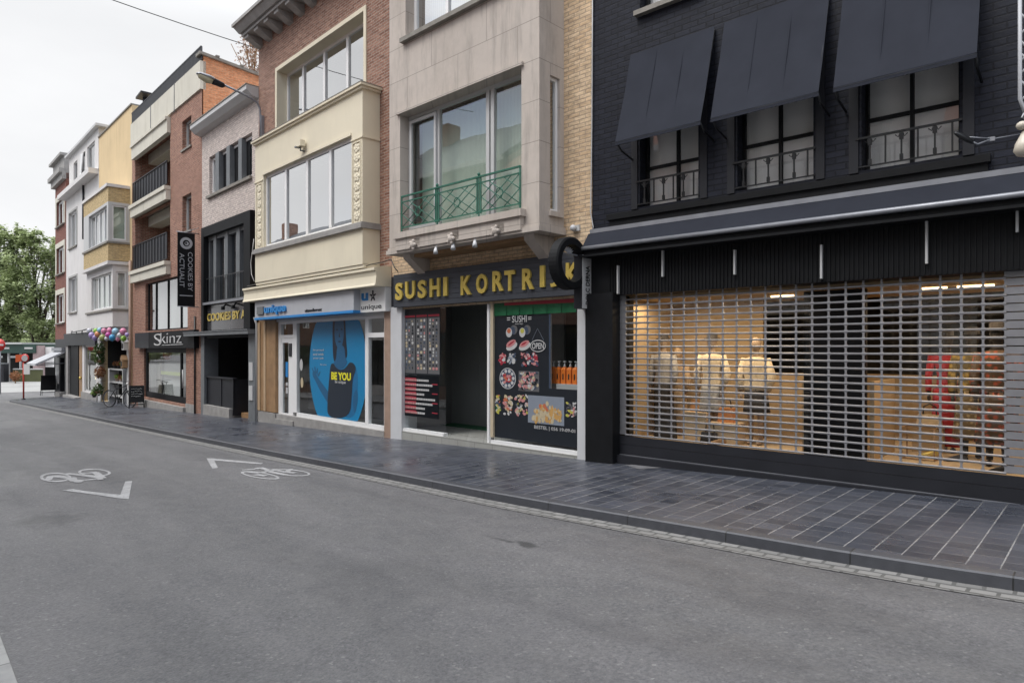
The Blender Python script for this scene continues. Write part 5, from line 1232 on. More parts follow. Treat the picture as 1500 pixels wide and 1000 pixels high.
a0, a1 = Q(710, 195), Q(758, 195); p.text('be you', (a0[0], yy - .005, a0[1]), (1, 0, 0), (0, 0, 1), a1[0] - a0[0], .04, .002, .01)
p.build('round_poster', [C_B[k] for k in CK], frame)
p = MB(); c = Q(552, 190); disc(p, c[0], yy - .001, c[1], .085, .15); p.build('window_sticker', ink['white'], frame)
p = MB(); c = Q(558, 335); disc(p, c[0], yy - .001, c[1], .075, .13); p.build('window_sticker', ink['cream'], frame)
p = MB(); c = F.U(419, -yf); p.box(c - .07, c + .07, yf + .02, yf + .024, F.Z(419, 552, -yf), F.Z(419, 530, -yf)); p.build('door_sticker', M['blue'], door)
p = MB()
for y0, y1 in ((560, 565), (567, 576)): p.box(c - .06, c + .06, yf + .02, yf + .024, F.Z(419, y1, -yf), F.Z(419, y0, -yf))
p.build('door_sticker', ink['white'], door)

# ================================================================== pale brick house (cookie shop)
F = Fac(FL.plan(FL.U(296)), -160); B = building(F, 'pale_brick_house', 'narrow pale pink brick house with four fins between its windows and a black shopfront', 'house')
UE = FL.U(379) - FL.U(296) - .004
zct = F.Z(369, 119.5, .30); ZT = zct + .0
wz1, wz0 = F.Z(306.6, 230.8), F.Z(304.2, 288.4); wa, wb = F.U(306.6), F.U(369.3)
zbx = F.Z(362.6, 308.4, .22)
mb = MB().wall(0, UE, zbx - .1, ZT - .15, [(wa, wb, wz0, wz1)], 0, .2); mb.shell(0, UE, -.9, ZT - .15, 9); mb.build('wall', M['pale_brick'], B)
m = MB(); m.prism([(-.1, -.34, zct), (-.1, -.34, zct - .12), (-.1, -.2, zct - .25), (-.1, -.001, zct - .3), (-.1, -.001, zct)], (0, 0, 0), (UE + .1, 0, 0)); m.build('cornice', M['pvcgrey'], B)
MB().box(-.12, UE, -.36, .3, zct + .002, zct + .03).build('cornice_cap', M['sill'], B)
MB().box(wa - .1, wb + .02, -.08, .05, wz0 - .09, wz0 - .003).build('sill', M['sill'], B)
for x0, x1 in ((309.5, 317.5), (325.8, 333), (342.6, 350), (360.3, 367.5)):
    a, b = F.U(x0 - 3, -.1), F.U(x1 + 3.5, -.1); window(B, max(a, wa), min(b, wb), wz0 + .02, wz1 - .02, .10, (), (), .075, .06, 'pvc', 'glass_up', curt='curtain', cd=.2)
for x0, x1 in ((316.5, 321.5), (332.5, 337.5), (350, 355)):
    a, b = F.U(x0), F.U(x1); MB().box(a, b, -.02, .25, wz0 + .002, wz1 - .002).build('window_fin', M['midgrey'], B); MB().box(b + .01, b + .26, .12, .25, wz0 + .002, wz1 - .002).build('dark_panel', M['black'], B)
# black box front
D = .22; a, b = F.U(294.5, D), F.U(362.8, D); b = UE - .05; zb1 = F.Z(300, 480, D)
z_beam = F.Z(296, 487, .2)
m = MB(); m.box(a, b, -D, .0, zbx - .10, zbx); m.box(a, a + .22, -D, .35, z_beam, zbx - .1); m.box(b - .45, b, -D, .35, z_beam, zbx - .1); m.box(a, b, -D + .002, .35, zbx - .3, zbx - .1)
bf = m.build('box_front', M['black'], B)
zr = F.Z(299.8, 444.5, .1)
m = MB(); 
for x0, x1 in ((314.5, 318.5), (331, 335.5), (348, 353)): m.box(F.U(x0, .05), F.U(x1, .05), -.09, .10, zr, zbx - .3)
m.box(a + .22, b - .45, -.07, .1, zbx - .42, zbx - .3); m.box(a + .22, a + .30, -.06, .1, zr, zbx - .42); m.box(b - .52, b - .45, -.06, .1, zr, zbx - .42)
fr_ = m.build('tall_window', M['midgrey'], B)
MB().quad((a + .22, .03, zr), (b - .45, .03, zr), (b - .45, .03, zbx - .3), (a + .22, .03, zbx - .3)).build('pane', M['glass_dark'], fr_)
MB().box(a + .2, b - .4, -D - .02, .0, zr - .07, zr).build('rail', M['greymetal'], B)
railing(a + .24, b - .47, -.14, zr + .02, zr + .75, 16, .01, .012, .006).build('window_railing', M['blackm'], B)
m = MB(); m.box(a + .2, b - .4, -.10, -.06, z_beam + .06, zr - .09); sgn = m.build('sign_panel', m_plain('smoky_sign_panel', (.055, .055, .06), .15, .2, 2), B)
m = MB(); z0, z1 = F.Z(331, 468.5, .12), F.Z(331, 456.5, .12); m.text("COOKIES BY A.", (F.U(303.5, .12), -.102, z0), (1, 0, 0), (0, 0, 1), F.U(361, .12) - F.U(303.5, .12), z1 - z0, .02, .015); m.build('lettering', M['gold'], sgn)
for x in (331, 346): m = MB(); m.tube([(F.U(x, .1), -.11, zr - .12), (F.U(x, .2), -.28, zr - .22)], .025, 6); m.box(F.U(x, .2) - .05, F.U(x, .2) + .06, -.33, -.25, zr - .30, zr - .2); m.build('sign_lamp', M['black'], B)
m = MB(); m.box(-.9, UE, -.30, .0, z_beam - .10, z_beam); m.box(-.9, UE, -.32, .0, z_beam + .002, z_beam + .03); m.build('canopy_beam', M['midgrey'], B)
# ground floor
gl = F.g(0); zo = z_beam - .12; p0, p1 = F.U(301), F.U(369)
m = MB(); m.box(.0, p0, -.04, .4, -.9, z_beam - .1); m.build('door_post', M['midgrey'], B); MB().box(p1, UE - .0, -.10, .4, -.9, z_beam - .1).build('door_post', M['midgrey'], B)
m = MB(); m.box(p1 + .1, UE - .12, -.13, -.10, .7, 1.1); m.box(p1 + .1, UE - .12, -.125, -.1, 1.25, 1.75); m.build('notice', M['pvcgrey'], B)
MB().box(p0, p1, -.0, .3, zo - .06, z_beam - .101).build('lintel', M['black'], B)
m = MB(); inbox(m, p0 - .1, p1 + .1, .4, 4.2, gl - .1, z_beam); m.build('shop_interior', m_plain('black_interior', (.012, .012, .013), .9), B)
gt = F.Z(302, 552.5); gu = F.U(340); zp_ = F.Z(302, 592)
m = MB(); m.box(p0, gu, .05, .10, zp_, gt); m.box(p0, gu + .05, .0, .14, gt + .002, gt + .05); m.box(F.U(320.5), F.U(322.5), .03, .05, zp_, gt); m.box(gu - .04, gu, .03, 1.3, zp_ - .2, gt - .002); m.box(p0, p0 + .05, .03, .05, zp_, gt)
m.build('counter_gate', M['charcoal'], B)
MB().box(p0 - .05, F.U(338.5), -.06, .4, -.9, zp_).build('stone_step', M['greystone'], B)
m = MB(); m.box(F.U(341), p1, .5, 1.6, gl - .1, gl + .45); m.box(F.U(341), p1, .25, .5, gl - .1, gl + .22); m.build('step', M['wood'], B)

# ================================================================== brick flats with balconies
PO = FL.U(193.5); F = Fac(FL.plan(PO), -160); B = building(F, 'balcony_flats', 'red brick flats with two pale balconies, dark roof railing and a black beauty salon sign', 'flats')
UE = FL.U(296) - PO - .004
pzt = F.Z(295.4, 89.6); pzb = F.Z(300, 133, 0) if False else F.Z(252, 167); prl = F.Z(295.4, 67.2)
p0, p1 = F.U(198), F.U(249.3)
l1 = (F.Z(199.4, 226), F.Z(197, 303)); l2 = (F.Z(197, 320.4), F.Z(197.6, 398.5)); zb2 = F.Z(200, 414.5)
sw1 = F.U(213), F.U(274.8)
gfh = F.Z(205, 485.5); zwt = F.Z(213.7, 415.5)
skb, skt = F.Z(199, 509.8, .12), F.Z(199, 488, .12)
sh_ = (F.U(211), F.U(272.5), F.Z(217.8, 582), skb + .05)
wa_ = (F.U(267, 0), F.U(280.3, 0), F.Z(267, 221), F.Z(268, 178)); wb_ = (F.U(267), F.U(280.3), F.Z(267, 341), F.Z(267, 288.5))
mb = MB().wall(0, UE, -.9, pzb, [(p0, p1, l1[1], l1[0]), (p0, p1, l2[1], l2[0]), (sw1[0], sw1[1], gfh, zwt), sh_, wa_, wb_], 0, .22)
mb.quad((0, 0, -.9), (0, 0, pzt), (0, 9, pzt), (0, 9, -.9)); mb.quad((0, 9, -.9), (0, 9, pzt), (UE, 9, pzt), (UE, 9, -.9)); mb.build('wall', M['skinz_brick'], B)
zs1 = F.Z(300, 92, 0)
sd = MB(); e = F.local(F.world(UE, 0, 0)); 
# orange gable: coping falls away from the street
def side_z(px, py):
    # point on the gable plane u=UE seen at (px,py)
    y = -F.D(px, UE); X, Y = F.plan(UE, -y)
    return y, CAMZ + (HY - py) / FPX * Y - F.zb
g1 = side_z(303, 84); g2 = side_z(379, 112.5)
sl = (g2[1] - g1[1]) / (g2[0] - g1[0]); zA = g1[1] - sl * g1[0]; y9 = 9
sd.prism([(UE - .25, .04, -.9), (UE - .25, .04, zA), (UE - .25, y9, zA + sl * y9), (UE - .25, y9, -.9)], (0, 0, 0), (.25, 0, 0)); sd.build('gable_wall', M['orange_brick'], B)
c = MB(); c.prism([(UE - .32, -.1, zA + .01), (UE - .32, y9, zA + sl * y9 + .01), (UE - .32, y9, zA + sl * y9 + .1), (UE - .32, -.1, zA + .1)], (0, 0, 0), (.42, 0, 0))
for k in range(10): y = .4 + k * .8; c.box(UE - .34, UE + .12, y, y + .12, zA + sl * y + .09, zA + sl * y + .14)
c.build('coping', M['sill'], B)
MB().quad((0, .1, pzb + .3), (UE - .3, .1, pzb + .3), (UE - .3, 9, pzb + .3), (0, 9, pzb + .3)).build('flat_roof', M['midgrey'], B)
m = MB(); m.box(-.0, UE, -.06, .12, pzb, pzt); m.build('parapet', M['concrete'], B)
m = MB(); 
for x in (220.5, 255): u = F.U(x, .07); m.box(u - .02, u + .02, -.075, -.06, pzt - 1.0, pzt)
m.build('railing_bracket', M['midgrey'], B)
m = MB(); m.box(.02, UE - .04, -.03, .01, prl - .05, prl); m.box(.02, UE - .04, -.03, .01, pzt + .03, pzt + .08); u = .03
while u < UE - .05: m.box(u, u + .11, -.022, .0, pzt + .02, prl - .05); u += .135
m.build('roof_railing', M['charcoal'], B)
MB().box(UE - .18, UE + .01, -.10, .04, pzb - 1.2, pzb + .02).build('corner_patch', M['sill'], B) if False else None
# lintel beam over the upper loggia, balcony slabs
D = .12
m = MB(); m.box(p0 - .1, p1 + .05, -D, .05, F.Z(199.4, 229, D), F.Z(199.4, 212, D)); m.box(p0 - .1, p1 + .05, -D - .06, -.0, F.Z(199.4, 212, D), F.Z(199.4, 212, D) + .10); m.build('balcony_beam', M['concrete'], B)
for (zt_, zb_) in ((l1[1], l2[0]), (l2[1], zb2)):
    m = MB(); m.box(p0 - .15, p1 + .06, -D - .10, 1.6, zt_ - .14, zt_ + .0); m.box(p0 - .12, p1 + .04, -D - .04, .06, zb_, zt_ - .142); m.build('balcony_slab', M['concrete'], B)
for zlo_, zhi_ in ((l1[1], l1[0]), (l2[1], l2[0])):
    m = MB(); inbox(m, p0 - .02, p1 + .02, .2, 1.6, zlo_ - .02, zhi_ + .12); m.build('loggia', M['skinz_brick'], B)
    m = MB(); m.box(p0 + 1.2, p1 - .2, 1.5, 1.58, zlo_ + .0, zhi_ - .45); f = m.build('balcony_door', M['charcoal'], B); MB().quad((p0 + 1.3, 1.49, zlo_ + .1), (p1 - .3, 1.49, zlo_ + .1), (p1 - .3, 1.49, zhi_ - .5), (p0 + 1.3, 1.49, zhi_ - .5)).build('pane', M['glass_up'], f)
    MB().box(p0, p1 - .02, .5, 1.0, zhi_ - .30, zhi_ + .1).build('ceiling_beam', M['concrete'], B)
for zt_, px_, py_ in ((l1[1], 200, 265), (l2[1], 199.4, 358.8)):
    m = railing(p0 + .02, p1 - .02, -D + .02, zt_ + .08, F.Z(px_, py_, D), 12, .01, .018, .010); 
    m.box(p0 + .04, p1 - .04, -D + .035, -D + .045, zt_ + .12, F.Z(px_, py_, D) - .03); m.build('balcony_railing', M['charcoal'], B)
for ww in (wa_, wb_): window(B, *ww, .14, (), (), .07, .05, 'pvcgrey', 'glass_sky', curt='curtain', cd=.2, sill=.05)
window(B, sw1[0], sw1[1], gfh, zwt, .10, [F.U(228.5, -.1), F.U(246, -.1), F.U(265, -.1)], [gfh + .5 * 0 + F.Z(246, 453, -.1) - gfh * 1] if False else [], .05, .06, 'black', 'glass_up', curt='curtain', cd=.25)
# salon sign and shop window
m = MB(); m.box(F.U(219, .14), F.U(285, .14), -.16, -.002, skb, skt); sg = m.build('shop_sign', M['black'], B); MB().box(F.U(198.5, .14), F.U(219, .14) - .01, -.165, -.002, skb, skt).build('sign_end', M['charcoal'], B)
m = MB(); m.text('kinz', (F.U(236, .15), -.162, F.Z(236, 502.5, .15)), (1, 0, 0), (0, 0, 1), F.U(267, .15) - F.U(236, .15), (skt - skb) * .62, .015, -.012); 
m.text('S', (F.U(226.5, .15), -.162, F.Z(228, 506, .15)), (1, 0, 0), (0, 0, 1), F.U(237, .15) - F.U(226.5, .15), (skt - skb) * .72, .015, -.012); s0 = F.U(238, .15); zz = F.Z(240, 505.5, .15); m.tube([(s0, -.17, zz), (s0 + 2.4, -.17, zz + .02)], .012, 5)
m.build('lettering', M['pvcgrey'], sg)
fw = window(B, sh_[0], sh_[1], sh_[2], sh_[3], .06, [F.U(265, -.06)], (), .22, .12, 'black', 'glass_mid', curt=None)
m = MB(); inbox(m, sh_[0], sh_[1], .25, 3.0, sh_[2] - .1, sh_[3] + .1); m.build('shop_interior', m_plain('pale_salon', (.62, .60, .55), .8, .1, 1), B)
m = MB(); m.box(F.U(218, -.4), F.U(233, -.4), .45, .5, sh_[2] + .1, sh_[3] - .1); m.build('salon_blind', m_plain('taupe_blind', (.28, .25, .20), .8), B)
m = MB(); m.box(F.U(234, -.5), F.U(262, -.5), .6, .64, sh_[2] + .1, sh_[3] - .2); m.build('net_curtain', M['curtain'], B)
m = MB(); m.ell((F.U(243, -.4), .45, F.Z(243, 519, -.4)), .17, .17, .22); m.build('red_ornament', M['red'], B); 
m = MB(); m.box(F.U(234, -.4), F.U(262, -.4), .44, .46, F.Z(234, 548, -.4), F.Z(234, 543, -.4)); m.build('green_strip', m_flat('lime_strip', (.45, .55, .1)), B)
MB().tube([(F.U(269.5, .02), -.06, F.Z(269.5, 568)), (F.U(269.5, .02), -.06, F.Z(269.5, 541))], .025, 8).build('door_handle', M['pvcgrey'], fw)
MB().box(F.U(207), F.U(273), -.12, .3, -.9, F.Z(230, 588)).build('stone_step', M['greystone'], B)
MB().box(F.U(272.5), F.U(285), -.025, .0, -.9, F.Z(280, 592)).build('pillar_foot', M['greystone'], B)
# banner of the cookie shop, square to the wall
ub = F.U(286.5, .1); Dn = F.D(260, ub); z0, z1 = F.Z(260, 448, Dn), F.Z(260, 340, Dn)
t = thing('banner', 'long black vertical banner with pale emblem and letters hanging over the pavement', 'banner', (F.P[0], F.P[1], F.zb), F.ang)
bf = MB(); bf.box(ub - .012, ub, -Dn, -.12, z0, z1); cl_ = bf.build('banner_cloth', M['black'], t)
m = MB(); m.tube([(ub - .005, .0, z1 + .02), (ub - .005, -Dn - .03, z1 + .02)], .018, 6); m.tube([(ub, -.0, z1 + .22), (ub, -Dn * .6, z1 + .03)], .01, 5); m.tube([(ub - .005, .0, z0 - .01), (ub - .005, -Dn - .01, z0 - .01)], .014, 6); m.build('banner_pole', M['greymetal'], t)
yc = -(Dn + .12) / 2; p = MB(); wdt = Dn - .12
zc = z1 - wdt * .62
def dsk(mb, y, z, r, u, n=26, rz=None):
    mb.poly([(u, y + r * math.cos(2 * math.pi * k / n), z + (rz or r) * math.sin(2 * math.pi * k / n)) for k in range(n)])
p.cur = 0; dsk(p, yc, zc, wdt * .36, ub + .003); p.cur = 1; dsk(p, yc, zc, wdt * .2, ub + .006); p.cur = 0; dsk(p, yc + .01, zc - .01, wdt * .12, ub + .009); p.cur = 1; dsk(p, yc - .01, zc, wdt * .06, ub + .012)
p.cur = 0
p.text('COOKIES BY', (ub + .003, yc + .05, z1 - wdt * 1.15), (0, 0, -1), (0, 1, 0), (z1 - z0) * .53, wdt * .27, .003, .0); p.text('ACTUALIT', (ub + .003, yc - wdt * .38, z1 - wdt * 1.25), (0, 0, -1), (0, 1, 0), (z1 - z0) * .46, wdt * .27, .003, .0)
p.quad((ub + .003, yc - .2, z0 + .36), (ub + .003, yc + .2, z0 + .36), (ub + .003, yc + .2, z0 + .33), (ub + .003, yc - .2, z0 + .33))
p.build('lettering', [M['silver'], M['black']], cl_)
MB().tube([(F.U(285.3, .04), -.04, -.4), (F.U(285.3, .04), -.04, z0 - .3)], .03, 8).build('drain_pipe', M['blackm'], B)
MB().tube([(.03, -.08, -.5), (.03, -.08, F.Z(194, 382))], .06, 8).build('drain_pipe', M['pinkstone'], B)
# roof bits
t = thing('chimney_cowl', 'dark chimney cowl behind the roof railing of the flats', 'chimney', F.world(F.U(213, -1.2), -1.2, pzt), F.ang)
zz = F.Z(213, 139, -1.2) - pzt; m = MB(); m.box(-.25, .25, -.2, .2, -.4, zz - .5); m.build('stack', M['concrete'], t); m = MB(); m.tube([(0, 0, zz - .5), (0, 0, zz - .15)], .12, 8); m.prism([(-.45, -.3, zz - .15), (.45, -.3, zz - .08), (.45, -.3, zz + .0), (-.45, -.3, zz - .06)], (0, 0, 0), (0, .6, 0)); m.build('cowl', M['charcoal'], t)
ps = F.plan(UE - .6, -1.9); zr_ = F.zb + zA + sl * 1.9 - .3
t = thing('roof_plant', 'pale dry feathery shrub growing behind the orange brick gable', 'plant', (ps[0], ps[1], zr_)); random.seed(9)
m = MB()
for k in range(16): a = random.uniform(0, 6.28); r = random.uniform(.2, .8); m.tube([(0, 0, 0), (r * .4 * math.cos(a), r * .4 * math.sin(a), .7), (r * math.cos(a), r * math.sin(a), random.uniform(1.1, 2.0))], .012, 4, smooth=False)
m.build('stems', M['wood'], t); m = MB()
for k in range(900):
    a = random.uniform(0, 6.28); hh = random.uniform(.5, 2.1); r = random.uniform(0, .25 + .4 * math.sin(hh * 1.5)); c = Vector((r * math.cos(a), r * math.sin(a), hh)); d1 = Vector([random.uniform(-1, 1) for _ in range(3)]).normalized() * .05; d2 = Vector([random.uniform(-1, 1) for _ in range(3)]).normalized() * .035; m.quad(c - d1, c + d2, c + d1, c - d2)
m.build('foliage', m_plain('dry_plume', (.45, .33, .27), .9, .2, 3), t)

# ================================================================== yellow house with two-storey bay (balloon shop)
PY = FL.U(145); F = Fac(FL.plan(PY), -160); B = building(F, 'yellow_bay_house', 'pale yellow house with a yellow brick and white two storey bay over a gift shop', 'house')
UE = PO - PY - .004; ur = FL.U(190) - PY
ZT = F.Z(187, 160)
zf = F.Z(190, 497)
sh0 = (F.U(149), F.U(187.5), F.g(3) - .05, zf)
mb = MB().wall(0, UE, -1.2, ZT, [(1.0, ur - .3, F.Z(158, 455, .6), F.Z(158, 290, .8)), sh0], 0, .25); mb.shell(0, UE, -1.2, ZT, 9); mb.build('wall', M['yellow_render'], B)
MB().box(-.02, UE, -.05, .3, ZT + .002, ZT + .06).build('roof_edge', M['sill'], B)
D1 = F.D(158.4, ur); D2 = F.D(165, ur)
def bay(px_l, D, ztop, zbot, wl, wr, wz0, wz1, mat, mats, sidew=True, nm=4, sc='curtain'):
    a = F.U(px_l, D); b = ur
    w_ = (F.U(wl, D), F.U(wr, D), wz0, wz1)
    mb = MB().wall(a, b, zbot, wz0 - .1, [], -D, .1); mb.wall(a, b, wz1 + .12, ztop, [], -D, .1)
    for z0, z1 in ((zbot, wz0 - .1), (wz1 + .12, ztop)):
        for u in (a, b): mb.quad((u, -D, z0), (u, 0, z0), (u, 0, z1), (u, -D, z1))
    mb.quad((a, -D, zbot), (b, -D, zbot), (b, 0, zbot), (a, 0, zbot)); mb.quad((a, -D, ztop), (b, -D, ztop), (b, 0, ztop), (a, 0, ztop))
    o = mb.build('bay', M[mat], B)
    mb = MB().wall(a, b, wz0 - .1, wz1 + .12, [w_], -D, .15)
    y0_, y1_ = -D + .14, -.12
    for u in (a, b):
        for (ya, yb, za, zb) in ((-D, y0_, wz0 - .1, wz1 + .12), (y1_, 0, wz0 - .1, wz1 + .12), (y0_, y1_, wz0 - .1, wz0), (y0_, y1_, wz1, wz1 + .12)): mb.quad((u, ya, za), (u, yb, za), (u, yb, zb), (u, ya, zb))
    mb.build('bay_window_surround', M[mats], o)
    window(B, *w_, -D + .10, [lerp(w_[0], w_[1], k / nm) for k in range(1, nm)], (), .06, .07, 'pvc', 'glass_up', curt=sc, cd=.2)
    m = MB(); m.box(b - .08, b - .03, y0_, y0_ + .06, wz0, wz1); m.box(b - .08, b - .03, y1_ - .06, y1_, wz0, wz1); m.box(b - .08, b - .03, y0_ + .06, y1_ - .06, wz1 - .06, wz1); m.box(b - .08, b - .03, y0_ + .06, y1_ - .06, wz0, wz0 + .06)
    f = m.build('side_window', M['pvc'], B); MB().quad((b - .06, y0_, wz0), (b - .06, y1_, wz0), (b - .06, y1_, wz1), (b - .06, y0_, wz1)).build('pane', M['glass_up'], f); MB().quad((b - .16, y0_, wz0), (b - .16, y1_, wz0), (b - .16, y1_, wz1), (b - .16, y0_, wz1)).build('curtain', M['green_curtain'] if sc == 'curtain' else M['curtain'], f)
    MB().box(a - .05, b + .05, -D - .06, -.001, wz0 - .16, wz0 - .08).build('bay_sill', M['sill'], B)
    return a, b
zq = lambda y: F.Z(158.4, y, D1)
a, b = bay(122.5, D1, zq(273), zq(380.5), 130, 158.4 - 2.2, zq(350), zq(299), 'yellow_brick', 'pvcgrey')
MB().box(a - .06, b + .06, -D1 - .07, 0, zq(273) + .002, zq(268.5)).build('bay_cap', M['white_render'], B)
zq = lambda y: F.Z(165, y, D2)
zc_ = F.Z(158.4, 381, D1)
MB().box(F.U(121, D1), b + .08, -D1 - .04, 0, zc_ - .16, zc_ - .02).build('bay_ledge', M['white_render'], B)
a2, b2 = bay(127, D2, zc_ - .165, zq(478), 134, 163.2, zq(449), zq(397), 'white_render', 'white_render', nm=4, sc='green_curtain')
# gift shop opening with fascia, glass, shelf
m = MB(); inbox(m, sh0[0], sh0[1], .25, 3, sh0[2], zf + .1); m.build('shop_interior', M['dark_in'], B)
m = MB(); m.box(F.U(146), UE - .25, -.1, .0, zf, zf + .06); m.build('lintel', M['midgrey'], B)
m = MB(); m.box(.0, sh0[0], -.05, .2, -1.2, zf - .01); m.box(sh0[1], ur - .16, -.05, .2, -1.2, zf - .01); m.box(.0, ur - .16, -.04, .0, zf + .07, zf + 1.0); m.build('shop_surround', M['pvcgrey'], B)
MB().box(ur - .15, ur + .1, -.05, .2, -1.2, F.Z(190, 400)).build('white_pilaster', M['pvcgrey'], B)

# ================================================================== white house
PW = FL.U(97); F = Fac(FL.plan(PW), -160); B = building(F, 'white_house', 'white rendered house with a white roof dormer and a black shopfront', 'house')
UE = PY - PW - .004
DD = F.D(128.6, F.U(143.5)); zk0, zk1 = F.Z(128.6, 253, DD), F.Z(128.6, 245.5, DD); ZT = zk0 + .05
zfa = F.Z(100, 506)
wU = [(F.U(101.5), F.U(112.8), F.Z(99.7, 366), F.Z(101.4, 314)), (F.U(101.5), F.U(112.8), F.Z(99, 459), F.Z(101.4, 408))]
gfl = F.g(4) + .0
shw = (F.U(123.5), F.U(141), F.Z(124, 573), zfa)
do = (F.U(99.5), F.U(120.5), gfl - .2, zfa)
mb = MB().wall(0, UE, -1.4, ZT, wU + [shw, do], 0, .25); mb.shell(0, UE, -1.4, ZT, 9); mb.build('wall', M['white_render'], B)
for w_ in wU:
    window(B, *w_, .10, [lerp(w_[0], w_[1], .5)], (), .08, .09, 'pvc', 'glass_up', curt='curtain', cd=.2, sill=.08)
    m = MB(); m.box(w_[0] - .12, w_[0], -.03, -.002, w_[2], w_[3] + .1); m.box(w_[1], w_[1] + .12, -.03, -.002, w_[2], w_[3] + .1); m.box(w_[0], w_[1], -.031, -.002, w_[3] + .001, w_[3] + .1); m.build('window_surround', M['grey_render'], B)
MB().box(-.1, UE - .1, -DD, .1, zk0, zk1).build('roof_ledge', M['white_render'], B)
m = MB(); 
u0, u1 = F.U(102, 0), UE; zd0, zd1 = zk1, F.Z(102, 233)
dw = [(F.U(108.5), F.U(114), zd0 + .15, zd1 - .5), (F.U(118), F.U(125.5), zd0 + .15, zd1 - .45), (F.U(128.5), F.U(139.5), zd0 + .15, zd1 - .4)]
mb = MB().wall(u0, u1, zd0, zd1, dw, -.02, .15); mb.shell(u0, u1, zd0, zd1, 4, -.02); mb.build('dormer', M['white_render'], B)
for k, w_ in enumerate(dw): window(B, *w_, .05, (), (), .07, .06, 'pvcgrey' if k != 1 else 'charcoal', 'glass_up', curt='curtain' if k == 2 else 'dark_in', cd=.15)
MB().box(u0 - .12, u1 + .4, -.22, 4, zd1 + .002, zd1 + .12).build('dormer_roof', M['pvcgrey'], B)
MB().prism([(F.U(120), -.05, zd0 + .2), (F.U(121), -.05, zd0 + .2), (F.U(124.5), -.05, zd1 - .55), (F.U(121), -.05, zd1 - .5)], (0, 0, 0), (0, -.05, 0)).build('open_sash', M['pvc'], B)
m = MB(); m.tube([(F.U(121.5, .07), -.06, F.Z(121.5, 352)), (F.U(121.5, .07), -.06, zk0)], .05, 8); m.build('drain_pipe', M['charcoal'], B)
m = MB(); m.box(.0, UE - .3, -.12, -.002, zfa, F.Z(100, 489)); m.build('shop_fascia', M['charcoal'], B)
m = MB(); m.tube([(F.U(x, .35), -.3, F.Z(x, y, .35)) for x, y in ((103, 487), (118, 484), (128, 481.5))], .03, 5)
for x in (104, 111, 119, 127): m.tube([(F.U(x, .1), -.1, F.Z(x, 489)), (F.U(x, .35), -.3, F.Z(x, 486))], .025, 5)
m.build('fascia_lamp', M['blackm'], B)
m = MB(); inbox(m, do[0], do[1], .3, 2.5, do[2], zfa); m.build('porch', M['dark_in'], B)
MB().box(F.U(101), F.U(113), .05, .12, gfl - .1, zfa - .02).build('black_door', M['black'], B); d_ = MB().box(F.U(116), F.U(120), .0, .12, gfl - .1, zfa - .02).build('wooden_door', M['wood'], B)
MB().tube([(F.U(119), -.05, gfl + 1.0), (F.U(119), -.05, gfl + 1.15)], .05, 6).build('door_handle', M['gold'], d_)
window(B, *shw, .05, (), (), .09, .08, 'pvcgrey', 'glass_mid')
m = MB(); inbox(m, shw[0], shw[1], .25, 1.8, shw[2], shw[3]); m.build('shop_interior', m_plain('beige_shop_room', (.30, .28, .24), .8), B)
m = MB(); m.box(F.U(126), F.U(138), .4, .45, F.Z(126, 556), F.Z(126, 540)); m.build('lit_panel', m_emit('warm_panel', (.9, .75, .45), .8), B)
MB().box(F.U(97.5) + .05, F.U(101), -.05, .1, gfl - .6, zfa - .01).build('pilaster', M['greystone'], B); MB().box(F.U(121), F.U(144), -.08, .3, gfl - .8, shw[2] - .02).build('window_plinth', M['greystone'], B)
MB().box(F.U(101), F.U(120), -.3, .3, gfl - .8, gfl + .06).build('door_step', M['greystone'], B)

# ================================================================== corner house
PR = FL.U(81); F = Fac(FL.plan(PR), -160); B = building(F, 'corner_house', 'dark red brick corner house with white framed windows and a black cafe front', 'house')
UE = PW - PR - .004; ZT = F.Z(82, 268)
ws_ = [(.55, UE - .55, F.Z(82.7, 335), F.Z(84.4, 297)), (.55, UE - .55, F.Z(82, 404), F.Z(82, 366)), (.55, UE - .55, F.Z(82, 474), F.Z(82, 433))]
zg = F.Z(82, 497); 
mb = MB().wall(0, UE, zg, ZT, ws_, 0, .2); mb.shell(0, UE, -1.5, ZT, 9); mb.build('wall', M['dark_red_brick'], B)
for w_ in ws_:
    window(B, *w_, .10, [lerp(w_[0], w_[1], .5)], (), .1, .12, 'pvc', 'glass_up', curt='curtain', cd=.2, sill=.12)
    m = MB(); m.box(w_[0] - .3, w_[0], -.04, -.002, w_[2], w_[3] + .3); m.box(w_[1], w_[1] + .3, -.04, -.002, w_[2], w_[3] + .3); m.box(w_[0], w_[1], -.041, -.002, w_[3] + .001, w_[3] + .3); m.build('window_surround', M['concrete'], B)
m = MB(); m.box(-.35, UE + .0, -.35, .2, ZT - .0, ZT + .25); m.box(-.2, UE, -.2, .2, ZT - .35, ZT); m.box(-.1, UE, -.1, .3, ZT + .25, ZT + 1.0); m.box(-.3, UE, -.3, .3, ZT + 1.0, ZT + 1.15); m.build('cornice', M['greystone'], B)
gf = F.g(1.5)
m = MB().wall(0, UE, -1.5, zg, [(1.6, 3.0, gf - .02, zg - 1.1)], 0, .3); m.build('cafe_front', M['charcoal'], B)
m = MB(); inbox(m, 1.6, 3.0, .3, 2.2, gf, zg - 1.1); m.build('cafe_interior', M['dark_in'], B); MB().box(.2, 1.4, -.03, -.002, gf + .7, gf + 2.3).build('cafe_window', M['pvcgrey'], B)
MB().box(1.6, 3.0, -.25, .3, -1.5, gf + .25).build('door_step', M['greystone'], B)
Da = F.D(40, .3); za0 = F.Z(88, 514, .02); za1 = F.Z(40, 531.5, Da)
m = MB(); m.prism([(.0, -.03, za0), (.0, -Da, za1), (.0, -Da, za1 - .12), (.0, -.03, za0 - .1)], (0, 0, 0), (UE - .2, 0, 0)); aw = m.build('awning', M['silver'], B)
